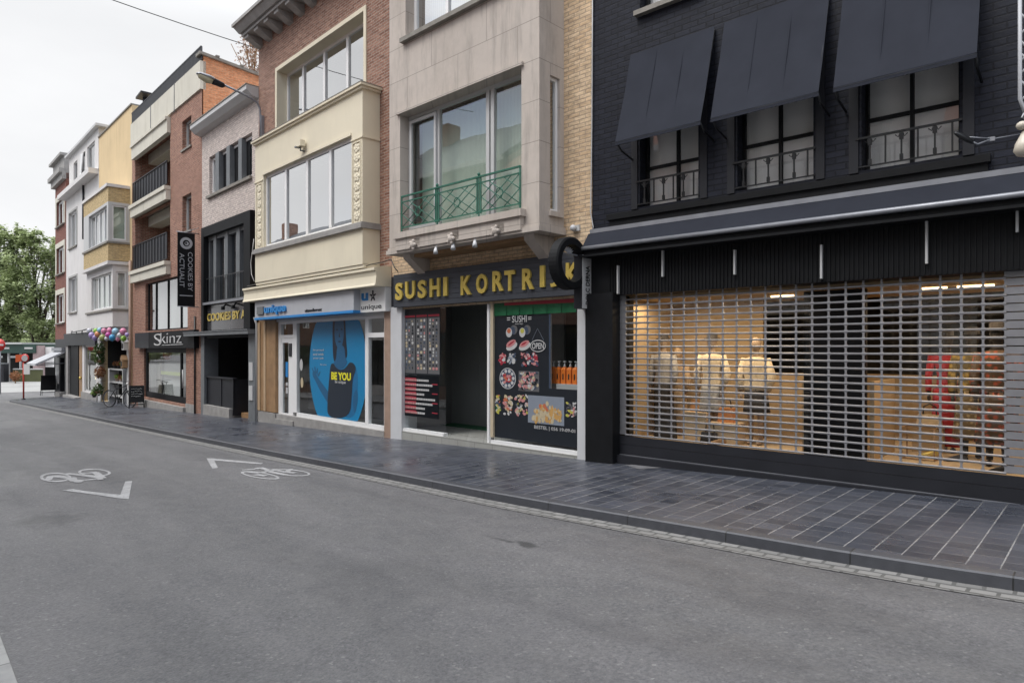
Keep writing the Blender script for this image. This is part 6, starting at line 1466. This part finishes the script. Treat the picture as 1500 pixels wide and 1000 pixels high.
m = MB(); m.box(-.02, UE - .18, -.2, -.0, za0, za0 + .2); m.tube([(.1, -.02, za0 - .7), (.1, -Da + .1, za1 - .1)], .03, 6); m.tube([(UE - .4, -.02, za0 - .7), (UE - .4, -Da + .1, za1 - .1)], .03, 6); m.build('awning_frame', M['greymetal'], aw)
# ================================================================== street lamp and overhead cable
F = FU; t = thing('street_lamp', 'grey wall mounted street lamp reaching out over the pavement from the brick house', 'street lamp', (F.P[0], F.P[1], F.zb), F.ang)
def onarm(px, py, d): return (ulp, -d, CAMZ + (HY - py) / FPX * F.plan(ulp, d)[1] - F.zb)
ulp = F.U(381.5, .08)
def arm(px, py):
    d = F.D(px, ulp); return (ulp, -d, CAMZ + (HY - py) / FPX * F.plan(ulp, d)[1] - F.zb)
A = [arm(x, y) for x, y in ((381.6, 203), (381.6, 175), (380.8, 160), (377, 150.5), (369, 144.5), (350, 135), (326, 123.5))]
m = MB(); m.tube(A, .028, 10); m.box(ulp - .06, ulp + .06, -.08, .0, A[0][2] - .1, A[1][2] + .1); m.build('arm', M['greymetal'], t)
p0 = Vector(arm(328, 126)); p1 = Vector(arm(308, 117)); p2 = Vector(arm(287.5, 107.5))
def rings(pts, n=14):
    o = []; ax = (p2 - p0).normalized(); sd_ = Vector((1, 0, 0)); up = sd_.cross(ax); up = up if up.z > 0 else -up
    for tt, rw, ru_, rd in pts:
        c = p0 + (p2 - p0) * tt; o.append([tuple(c + sd_ * rw * math.cos(q) + up * ((ru_ if math.sin(q) > 0 else rd) * math.sin(q))) for q in [2 * math.pi * k / n for k in range(n)]])
    return o
m = MB(); m.loft(rings([(-.02, .04, .04, .04), (.05, .085, .07, .07), (.38, .11, .08, .09), (.42, .11, .08, .09)])); m.build('lamp_housing', M['charcoal'], t)
m = MB(); m.loft(rings([(.4, .125, .09, .02), (.6, .15, .095, .015), (.9, .11, .06, .01), (1.0, .03, .02, .01)])); m.build('lamp_cover', M['greymetal'], t)
m = MB(); m.loft(rings([(.43, .11, .0, .09), (.6, .13, .0, .13), (.88, .09, .0, .09), (.96, .02, .0, .02)])); m.build('lamp_glass', m_plain('milky_lamp_glass', (.50, .47, .33), .25), t)
a = FU.world(F.U(379), 0, F.Z(379, 72)); e = Vector(sw2w(-18, -2.2, 0)); e.z = CAMZ + 731.6 / FPX * e.y
m = MB(); m.tube([a.lerp(e, k / 10) - Vector((0, 0, .5 * (k / 10) * (1 - k / 10))) for k in range(11)], .011, 5); tag(m.build('overhead_cable', M['blackm']), 'thin overhead cable crossing the sky above the street lamp', 'cable')

# ================================================================== gift shop things
F = Fac(FL.plan(FL.U(145)), -160)
bc = {k: m_flat('balloon_' + k, tuple(x * .8 + .03 for x in c), .3) for k, c in dict(pink=(.75, .25, .42), lilac=(.48, .36, .70), blue=(.02, .30, .60), pale_blue=(.35, .62, .80), green=(.30, .62, .06), orange=(.75, .30, .12), magenta=(.60, .06, .38), white=(.65, .65, .72), olive=(.35, .40, .12)).items()}
bl_ = [(131, 484.5, 'white', 4.2), (134.5, 491, 'lilac', 4.8), (139, 494.5, 'lilac', 4.6), (140.5, 484.5, 'green', 4.0), (143, 489.5, 'orange', 4.6), (146, 483.5, 'pale_blue', 4), (150, 494.5, 'olive', 4.8), (152.5, 485, 'pink', 4.6), (156, 496, 'white', 3.2), (158.5, 490.5, 'magenta', 4.2), (160.5, 484, 'pink', 4.4), (164.5, 494.5, 'blue', 4.9), (169, 485.5, 'pale_blue', 5.2), (172.5, 496.5, 'pink', 3), (175, 491, 'white', 3.8), (180.5, 485.5, 'pink', 5.3), (181, 495.8, 'green', 4.2), (186, 490, 'lilac', 3.2)]
for k, (x, y, c, r) in enumerate(bl_):
    d = .72 + .06 * math.sin(k * 2.3); u = F.U(x, d); Y = F.hit(x, d)[1]; rr = r / FPX * Y * .9
    dx = random.uniform(-.3, .3)
    b = MB(); b.lathe((0, 0, 0), [(rr * math.sin(q) * (1 if q > 1.4 else .97), -rr * 1.12 * math.cos(q)) for q in [.02, .35, .7, 1.05, 1.4, 1.75, 2.1, 2.45, 2.8, 3.12]], 14)
    side_ = ['far left', 'left', 'left', 'middle', 'middle', 'right'][min(5, int((x - 128) / 10))]
    lab = '%s balloon in the garland over the gift shop, number %d along' % (c.replace('_', ' '), k + 1)
    nb = {0: 'at the far left end', 1: 'under the white end balloon', 2: 'lowest at the left of the garland', 3: 'beside the orange one on top', 4: 'below the green and pale blue ones', 5: 'above the orange one', 6: 'between orange and magenta, lowest', 7: 'above the olive one', 8: 'small, between olive and blue', 9: 'left of the deep blue one', 10: 'above the magenta one', 11: 'lowest in the middle', 12: 'large, above the deep blue one', 13: 'small, right of the deep blue one', 14: 'below the large pale blue one', 15: 'largest, near the right end', 16: 'below the large pink one at right', 17: 'far right end'}[k]
    t = thing('balloon', '%s balloon in the garland over the gift shop, %s' % (c.replace('_', ' '), nb), 'balloon', F.world(u, d, F.Z(x, y, d)), F.ang, 'balloons in the garland')
    b.build('balloon_skin', bc[c], t, smooth=True); MB().lathe((0, 0, -rr * 1.12 - .02), [(.022, 0), (.008, .025)], 6).build('knot', bc[c], t)
def leafball(r, n, s, seed, sq=1.0):
    rn = random.Random(seed); m = MB()
    for _ in range(n):
        v = Vector([rn.gauss(0, 1) for _ in range(3)]).normalized() * r * (rn.random() ** .4); v.z *= sq
        d1 = Vector([rn.uniform(-1, 1) for _ in range(3)]).normalized(); d2 = d1.cross(Vector([rn.uniform(-1, 1) for _ in range(3)])).normalized()
        m.quad(v - d1 * s, v + d2 * s * .5, v + d1 * s, v - d2 * s * .5)
    return m
def m_leaf(name, c, c2, sc=1.5):
    m, nt, b = newmat(name); oc = ocoord(nt)
    col = mixc(nt, ramp(nt, noise(nt, oc, sc, 4), .35, .68), c, c2); col = mixc(nt, ramp(nt, noise(nt, oc, sc * 9, 2), .4, .7, (0,) * 3, (.6,) * 3), col, tuple(x * 1.6 for x in c2))
    L(nt, col, b.inputs['Base Color']); b.inputs['Roughness'].default_value = .55
    tr = N(nt, 'ShaderNodeBsdfTranslucent'); L(nt, col, tr.inputs[0]); mi = N(nt, 'ShaderNodeMixShader'); mi.inputs[0].default_value = .3
    L(nt, b.outputs[0], mi.inputs[1]); L(nt, tr.outputs[0], mi.inputs[2]); L(nt, mi.outputs[0], nt.nodes['Material Output'].inputs[0])
    return m
M['leaf'] = m_leaf('dark_leaves', (.03, .06, .015), (.07, .12, .03)); M['leafl'] = m_leaf('bright_leaves', (.12, .22, .03), (.25, .38, .06)); M['dried'] = m_leaf('dried_flowers', (.16, .06, .03), (.30, .14, .06), 4)
for k, (x, y, mt, lab) in enumerate(((146, 511, 'leaf', 'dark leafy hanging plant at the top of the gift shop post'), (145.5, 525, 'leaf', 'dark round wreath hanging second on the gift shop post'), (146.5, 545, 'dried', 'brown dried flower wreath hanging third on the gift shop post'), (143.5, 570, 'leaf', 'dark plant basket lowest on the gift shop post'))):
    t = thing('hanging_plant', lab, 'plant', F.world(F.U(x, .35), .35, F.Z(x, y, .35)), F.ang, 'plants hanging on the gift shop post')
    leafball(.24, 240, .06, k, 1.25).build('foliage', M[mt], t); b = MB(); b.lathe((0, 0, -.2), [(.06, 0), (.13, .04), (.15, .14), (.14, .15)], 10); b.tube([(0, 0, .1), (0, .0, .35), (0, .3, .38)], .01, 5); b.build('basket', M['wood'], t)
t = thing('hanging_plant', 'yellow green flowers in a pot low beside the gift shop window', 'plant', F.world(F.U(138, .35), .35, F.Z(138, 575, .35)), F.ang, 'plants hanging on the gift shop post')
leafball(.15, 160, .05, 12).build('foliage', M['leafl'], t); b = MB(); b.lathe((0, 0, -.22), [(.06, 0), (.11, .15), (.1, .16)], 10); b.build('pot', M['charcoal'], t)
for k, (x, y) in enumerate(((183.5, 505), (182, 531))):
    t = thing('lantern', ['white house shaped lantern at the top right of the gift shop opening', 'pale wooden house lantern lower in the gift shop opening'][k], 'lantern', F.world(F.U(x, .15), .15, F.Z(x, y, .15)), F.ang, 'lanterns in the gift shop')
    b = MB(); b.box(-.16, .16, -.1, .1, -.22, .12); b.prism([(-.2, -.12, .12), (.2, -.12, .12), (0, -.12, .32)], (0, 0, 0), (0, .24, 0)); b.build('lantern_body', M['pvcgrey' if k == 0 else 'wood'], t); b = MB(); b.box(-.09, .09, -.112, -.101, -.16, .06); b.build('lantern_opening', M['dark_in'], t)
t = thing('shelf_rack', 'white shelf rack with small plants in the gift shop opening', 'shelf', F.world(F.U(176, -.3), -.3, F.g(3.4)), F.ang)
w_ = abs(F.U(187, -.3) - F.U(165, -.3)) * .5; b = MB(); zt_ = F.Z(176, 540, -.3) - F.g(3.4); zm_ = F.Z(176, 559, -.3) - F.g(3.4)
b.box(-w_, -w_ + .25, -.2, .2, -.2, zt_); b.box(w_ - .1, w_, -.2, .2, -.2, zt_); b.build('side_panel', M['pvcgrey'], t)
for z in (zm_, zt_, zm_ * .3): MB().box(-w_ + .25, w_ - .1, -.2, .2, z - .05, z).build('shelf', M['pvcgrey'], t)
for k in range(7):
    x = lerp(-w_ + .4, w_ - .3, k / 6); z = zm_ if k % 2 else zt_
    pos = F.world(F.U(176, -.3) + x, -.32, F.g(3.4) + z)
    p = thing('potted_plant', ['small reddish', 'tiny green', 'small brown', 'pink flowering', 'small dark', 'bushy green', 'dry brown'][k] + ' potted plant on the ' + ('middle shelf' if k % 2 else 'top shelf') + ' of the white rack', 'plant', pos, 0, 'potted plants on the white rack')
    b = MB(); b.lathe((0, 0, .002), [(.06, 0), (.09, .12), (.085, .13)], 8); b.build('pot', M['pinkstone' if k % 2 else 'charcoal'], p); o = leafball(.13, 90, .045, 40 + k).build('foliage', M['dried' if k in (0, 2, 3, 6) else 'leafl'], p); o.location = (0, 0, .22)
# ---- sandwich boards
def aboard(px, py, w_, h_, rz, label, lines, leg=.22):
    g = ground(px, py, .1); t = thing('sandwich_board', label, 'sandwich board', g, rz)
    for s in (-1, 1):
        b = MB(); y0 = s * .22; y1 = s * .03
        def pt(x, tt, o=0): return (x, lerp(y0, y1, tt) + o * s, tt * h_)
        b.prism([pt(-w_ / 2, leg / h_), pt(w_ / 2, leg / h_), pt(w_ / 2, 1), pt(-w_ / 2, 1)], (0, 0, 0), (0, s * .02, 0)); pn = b.build('board_panel', M['black'], t)
        fr = MB()
        for x in (-w_ / 2, w_ / 2): fr.tube([(x, y0, 0), (x, y1, h_)], .016, 6)
        fr.tube([pt(-w_ / 2, leg / h_ * .6), pt(w_ / 2, leg / h_ * .6)], .012, 6); fr.build('board_frame', M['blackm'] if s < 0 else M['midgrey'], t)
        if s < 0 and lines:
            q = MB(); rn = random.Random(5)
            for k in range(lines):
                zz = lerp(.85, .42, k / lines); x = -w_ * .34; yy = lerp(y0, y1, zz) - .024
                while x < w_ * .33:
                    l_ = rn.uniform(.02, .05); q.tube([(x, yy, zz * h_), (x + l_ * .5, yy - .001, zz * h_ + rn.uniform(-.03, .03)), (x + l_, yy, zz * h_ + rn.uniform(-.015, .015))], .006, 4); x += l_ + .012
            q.build('chalk_marks', M['pvcgrey'], pn)
aboard(200, 597, .50, .86, math.radians(28), 'black sandwich board with white chalk writing in front of the brick pillar', 4)
aboard(71, 579, .72, 1.22, math.radians(25), 'plain black sandwich board on legs outside the corner cafe', 0, .32)
# ---- bicycle
g = ground(175, 596, .1); t = thing('bicycle', 'dark bicycle with black saddle parked on its stand outside the gift shop', 'bicycle', g, math.radians(-18))
def wheel(x, name):
    m = MB(); R = .33
    m.tube([(x + R * math.cos(2 * math.pi * k / 28), 0, R + R * math.sin(2 * math.pi * k / 28)) for k in range(29)], .022, 7, caps=False); o = m.build(name, M['rubber'], t)
    m = MB(); m.tube([(x + (R - .03) * math.cos(2 * math.pi * k / 28), 0, R + (R - .03) * math.sin(2 * math.pi * k / 28)) for k in range(29)], .01, 5, caps=False)
    for k in range(12): m.tube([(x, 0, R), (x + (R - .03) * math.cos(math.pi * k / 6), 0, R + (R - .03) * math.sin(math.pi * k / 6))], .003, 3)
    m.tube([(x, -.05, R), (x, .05, R)], .02, 7); m.build('rim', M['greymetal'], o)
wheel(-.52, 'wheel'); wheel(.54, 'wheel')
m = MB(); bb_, st, hd, ra_, fa = (-.08, 0, .29), (-.22, 0, .80), (.36, 0, .86), (-.52, 0, .33), (.54, 0, .33)
for a_, b_ in ((bb_, st), (bb_, (.34, 0, .72)), ((-.19, 0, .70), hd), (ra_, bb_), (ra_, (-.2, 0, .72)), (hd, (.38, 0, .7)), ((.38, 0, .70), fa), (st, (-.24, 0, .9)), (hd, (.33, 0, 1.0))): m.tube([a_, b_], .017, 6)
m.build('frame', M['charcoal'], t); m = MB(); m.loft([[(-.24 + cx + rx * math.cos(q), ry * math.sin(q), z_) for q in [2 * math.pi * k / 10 for k in range(10)]] for z_, cx, rx, ry in ((.90, 0, .10, .05), (.93, 0, .14, .08), (.95, -.01, .13, .075))]); m.build('saddle', M['black'], t)
m = MB(); m.tube([(.22, -.28, 1.02), (.30, -.2, 1.05), (.33, 0, 1.0), (.30, .2, 1.05), (.22, .28, 1.02)], .014, 6); m.build('handlebar', M['greymetal'], t)
m = MB(); m.tube([(-.08, -.04, .29), (.0, -.14, .02)], .012, 5); m.tube([(-.08, .04, .29), (-.02, .16, .02)], .012, 5); m.build('kickstand', M['greymetal'], t)
m = MB(); m.tube([(-.08, -.09, .29), (.06, -.09, .2)], .012, 5); m.box(.02, .12, -.15, -.07, .18, .2); m.tube([(-.08, .09, .29), (-.2, .09, .38)], .012, 5); m.box(-.26, -.16, .07, .15, .37, .39); m.build('pedals', M['blackm'], t)
m = MB(); m.ell((.40, 0, .93), .05, .05, .05, 9, 6); m.build('head_light', M['white'], t)
# ---- traffic signs at the corner
g = ground(34.5, 585, .1); Y = g.y; zt_ = CAMZ + (HY - 519) / FPX * Y - g.z
t = thing('traffic_sign', 'small round red and white sign on a thin red post at the pavement corner', 'traffic sign', g)
m = MB(); m.lathe((0, 0, 0), [(.09, 0), (.09, .05), (.045, .07)], 10); m.build('base', M['blackm'], t); m = MB(); m.tube([(0, 0, .05), (0, 0, zt_ - .1)], .04, 8); m.build('post', m_flat('red_orange_post', (.62, .07, .05), .45), t)
def roundsign(t, x, y, z, r, mats, bar=False, red_bg=False):
    m = MB(); m.lathe((0, 0, 0), [(.001, -.012), (r, -.01), (r, .01), (.001, .012)], 24); o = m.build('sign_plate', mats[0], t); o.rotation_euler = (math.pi / 2, 0, 0); o.location = (x, y, z)
    f = MB(); f.cur = 0; f.box(-r * .7, r * .7, -.016, -.013, -r * .14, r * .14) if bar else f.poly([(r * .72 * math.cos(2 * math.pi * k / 22), -.015, r * .72 * math.sin(2 * math.pi * k / 22)) for k in range(22)]); 
    f.v = [(a_, c_, -b_) for a_, b_, c_ in f.v]
    f.build('sign_symbol', mats[1], o)
roundsign(t, .1, -.05, zt_ - .2, .23, (M['red'], ink['white']))
m = MB(); m.prism([(-.42, -.01, zt_ - .02), (-.42, -.01, zt_ - .42), (-.12, -.01, zt_ - .36), (-.12, -.01, zt_ - .0)], (0, 0, 0), (0, .03, 0)); m.build('side_plate', m_flat('orange_plate', (.60, .12, .04)), t); m = MB(); m.box(-.02, .34, -.03, -.0, zt_ - 1.05, zt_ - .5); m.build('lower_plate', M['white'], t)
g = ground(1.5, 577, .1); sc_ = g.y / FPX; t = thing('traffic_sign', 'large red no entry sign at the left picture edge', 'traffic sign', g)
zc = CAMZ + (HY - 505) * sc_ - g.z; roundsign(t, -.05, -.08, zc, 9 * sc_, (M['red'], ink['white']), True); m = MB(); m.tube([(-.05, 0, 0), (-.05, 0, zc + .3)], .038, 8); m.build('post', M['greymetal'], t)
# ---- kiosk pavilion on the square
Yk = 60.0; sk_ = Yk / FPX; gk = Vector(((30 - CX) * sk_, Yk, gs(-60) + .02))
t = thing('kiosk', 'low dark green pavilion with white striped canopy on the square', 'kiosk', gk)
def kx(px): return (px - 30) * sk_
def kz(py): return CAMZ + (HY - py) * sk_ - gk.z
M['dgreen'] = m_plain('dark_green_cladding', (.02, .05, .04), .5); M['olive'] = m_plain('olive_panel', (.07, .075, .03), .7, .3, .6)
MB().box(kx(-60), kx(52), 0, 5, kz(517), kz(504)).build('canopy', M['dgreen'], t)
m = MB(); m.box(kx(-60), kx(33), -.15, 5.1, kz(504), kz(501.5)); m.build('roof', M['pvcgrey'], t)
m = MB()
for a_, b_ in ((-14, 14), (36, 48)): m.box(kx(a_), kx(b_), -.03, -.01, kz(511), kz(508.5))
for a_, b_ in ((-30, 0), (9, 24)): m.box(kx(a_), kx(b_), .3, .33, kz(524), kz(521))
m.build('white_stripes', M['pvcgrey'], t)
MB().box(kx(47), kx(54.5), .1, 1, 0, kz(506)).build('column', m_plain('pink_grey_column', (.36, .27, .27), .7), t)
for a_ in (-22, 8.5, 26): MB().box(kx(a_), kx(a_ + 1.5), .2, .4, 0, kz(517)).build('column', M['pvcgrey'], t)
MB().box(kx(23), kx(64), -.3, -.1, 0, kz(541)).build('terrace_screen', M['olive'], t); MB().box(kx(23), kx(64), -.35, -.05, kz(541), kz(539.5)).build('screen_rail', M['pvcgrey'], t)
MB().box(kx(55), kx(66), 1.0, 1.2, kz(538), kz(508)).build('white_panel', M['white'], t)
MB().box(kx(-60), kx(50), 4.6, 4.9, 0, kz(517)).build('back_wall', M['dark_in'], t)
for k, (x0, x1, y0, y1, mt, nm, lab, cat) in enumerate(((10, 24, 531, 557, 'charcoal', 'bin', 'dark blue grey bin enclosure in front of the pavilion', 'bin'), (8, 13, 528, 541, 'orange_paint', 'parasol', 'small folded orange parasol in front of the pavilion', 'parasol'), (-1, 4, 534, 541, 'office_yellow', 'parasol', 'yellow folded parasol at the left edge of the pavilion', 'parasol'))):
    t = thing(nm, lab, cat, (gk.x + kx((x0 + x1) / 2), Yk - 1.2 - .2 * k, gk.z)); w_ = (x1 - x0) * sk_ / 2
    if nm == 'bin': m = MB(); m.box(-w_, w_, -.3, .3, 0, kz(y0) - .1); m.build('bin_body', M[mt], t); m = MB(); m.box(-w_ - .03, w_ + .03, -.33, .33, kz(y0) - .098, kz(y0)); m.build('lid', M['midgrey'], t)
    else: m = MB(); m.lathe((0, 0, 0), [(w_ * .5, kz(y1)), (w_, kz(y1) + .2), (w_ * .8, kz(y0) - .3), (.03, kz(y0))], 10); m.build('canopy', M[mt], t); m = MB(); m.tube([(0, 0, 0), (0, 0, kz(y1))], .03, 6); m.lathe((0, 0, 0), [(.25, 0), (.25, .06), (.05, .1)], 10); m.build('pole', M['greymetal'], t)
g = gk + Vector((kx(59), -3, 0)); t = thing('shrub', 'small brown green shrub in front of the terrace screen near the corner', 'shrub', g); o = leafball(.45, 260, .1, 77).build('foliage', M['dried'], t); o.location = (0, 0, .6); MB().tube([(0, 0, 0), (0, 0, .5)], .05, 6).build('trunk', M['wood'], t)
# ---- trees beyond the square
def m_bark(): return m_plain('tree_bark', (.07, .055, .04), .9, .3, 6)
M['bark'] = m_bark(); M['treeleaf'] = m_leaf('plane_leaves', (.21, .26, .12), (.38, .44, .23), .55)
def tree(pos, h, blobs, n, ls, label, seed):
    rn = random.Random(seed); t = thing('tree', label, 'tree', pos, 0, 'trees beyond the square')
    m = MB(); m.tube([(0, 0, -.1), (.05, 0, h * .15), (.1, .1, h * .35), (.0, .1, h * .55)], [.42, .33, .27, .18], 10)
    for c, r in blobs:
        a_ = Vector((0, .1, h * (.16 + .28 * rn.random()))); b_ = Vector(c); mid = a_.lerp(b_, .5) + Vector((rn.uniform(-.4, .4), rn.uniform(-.4, .4), .3)); m.tube([a_, mid, b_], [.16, .1, .03], 6)
        for _ in range(3): m.tube([mid, mid.lerp(b_, .6) + Vector([rn.uniform(-1, 1) for _ in range(3)]), b_ + Vector([rn.uniform(-r, r) * .8 for _ in range(3)])], [.06, .04, .015], 5)
    m.build('trunk', M['bark'], t); cr = MB(); tot = sum(r ** 2 for c, r in blobs)
    for c, r in blobs:
        subs = [(Vector(c) + Vector([rn.gauss(0, .5) for _ in range(3)]).normalized() * r * rn.uniform(.35, 1.0), r * rn.uniform(.16, .36)) for _ in range(20)]
        for _ in range(int(n * r * r / tot)):
            sc_, sr = rn.choice(subs); v = sc_ + Vector([rn.gauss(0, .55) for _ in range(3)]) * sr
            d1 = Vector((rn.uniform(-1, 1), rn.uniform(-1, 1), rn.uniform(-.5, .3))).normalized(); d2 = d1.cross(Vector([rn.uniform(-.6, .6), rn.uniform(-.6, .6), 1])).normalized(); s = ls * rn.uniform(.6, 1.3)
            cr.quad(v - d1 * s, v + d2 * s * .55, v + d1 * s, v - d2 * s * .55)
    cr.build('crown', M['treeleaf'], t)
Yt = 72.0; st_ = Yt / FPX
def tp(px, py, dy=0): return ((px - CX) * st_, Yt + dy, CAMZ + (HY - py) * st_)
zg_ = gs(-60) + .02
def mktree(px, blobs, n, label, seed):
    X = (px - CX) * st_; tree((X, Yt, zg_), 12, [(((bx - px) * st_, dy, CAMZ + (HY - by) * st_ - zg_), r * st_) for bx, by, dy, r in blobs], n, .17, label, seed)
mktree(57, [(55, 440, 0, 34), (80, 420, 1, 34), (40, 395, -1, 26), (62, 372, 1, 26), (50, 352, 0, 17), (84, 380, 0, 26), (70, 480, -1, 26), (45, 480, 1, 22), (100, 440, 0, 30), (95, 365, 0, 22), (38, 425, -2, 22), (66, 520, -1, 15), (80, 505, 0, 18), (42, 345, 0, 10)], 26000, 'broad light green tree behind the corner house, its trunk right of the pavilion', 3)
mktree(8, [(8, 440, 0, 34), (20, 470, 0, 26), (-10, 410, 0, 34), (18, 385, 1, 26), (28, 352, 1, 19), (5, 355, 0, 20), (-20, 470, 0, 34), (-25, 370, 1, 22), (10, 490, 0, 22), (18, 336, 1, 10), (30, 440, -1, 20), (-5, 340, 1, 12)], 26000, 'broad light green tree at the left picture edge, above the pavilion', 8)
m = leafball(1, 9000, .35, 5); m.v = [(v[0] * 45, v[1] * 4, v[2] * 2.6) for v in m.v]; o = m.build('treeline', M['treeleaf'], loc=(-88, 100, zg_ + 2.4)); tag(o, 'far dark mass of trees closing the view behind the square', 'trees', kind='stuff')

# ================================================================== houses across the street (behind the camera, seen in the windows)
spec = [(-46, -34, 7.5, 'brown_brick', 2.6, 'brown'), (-34, -25, 6.6, 'white_render', 2.8, 'white'), (-25, -16.5, 8.8, 'brown_brick', 2.7, 'brown'), (-16.5, -9.5, 8.0, 'red_brick', 3.4, 'red'), (-9.5, -3, 7.8, 'white_render', 2.4, 'white plastered'), (-3, 3.5, 6.8, 'concrete', 2.8, 'cream'), (3.5, 12, 8.2, 'white_render', 2.2, 'pale')]
M['slate'] = m_plain('slate_roof', (.07, .075, .085), .6, .2, 2); M['tile'] = m_plain('red_roof_tiles', (.26, .09, .05), .8, .25, 2)
WO = -2.4
for k, (s0, s1, h, mt, rh, cn_) in enumerate(spec):
    X, Y, _ = sw2w(s1, WO, 0); W_ = s1 - s0 - .02; zb_ = gs(s1) + .1
    B = thing('opposite_house', '%s house across the street, %s' % (cn_, ['far end', 'with pale gable', 'with grey slate roof', 'with a red tiled roof', 'behind the camera', 'next to the camera', 'at the uphill end'][k]), 'house', (X, Y, zb_), ANG + math.pi, 'houses across the street')
    hs = []; n = max(2, int(W_ / 2.6))
    for j in range(n):
        c = (j + .5) * W_ / n
        for z in (3.6, 6.0):
            if z + 1.5 < h: hs.append((c - .55, c + .55, z, z + 1.45))
    g_ = (.6, W_ - .6, .4, 2.6)
    mb = MB().wall(0, W_, -1.0, h, hs + [g_], 0, .2); mb.shell(0, W_, -1.0, h, 8, top=False)
    for u in (0, W_): mb.poly([(u, 0, h), (u, 8, h), (u, 4, h + rh)])
    mb.build('wall', M[mt], B)
    m = MB(); m.prism([(-.0, -.35, h - .1), (-.0, 4, h + rh), (-.0, 8.3, h - .1), (-.0, 8.3, h), (-.0, 4, h + rh + .14), (-.0, -.35, h + .02)], (0, 0, 0), (W_, 0, 0)); rf = m.build('roof', M['tile' if k in (3, 5) else 'slate'], B)
    m = MB(); m.box(W_ * .8, W_ * .8 + .7, 3.5, 4.3, h + rh - .6, h + rh + .9); m.build('chimney', M['red_brick'], rf)
    MB().box(0, W_, -.4, -.25, h - .15, h + .0).build('gutter', M['pvcgrey'], B)
    for hh in hs: window(B, *hh, .10, [(hh[0] + hh[1]) / 2], (), .07, .07, 'pvc', 'glass_up', curt='curtain', cd=.1)
    window(B, *g_, .08, [lerp(g_[0], g_[1], q) for q in (.33, .66)], (), .08, .08, 'charcoal', 'glass_mid', curt='grey_in', cd=.8)
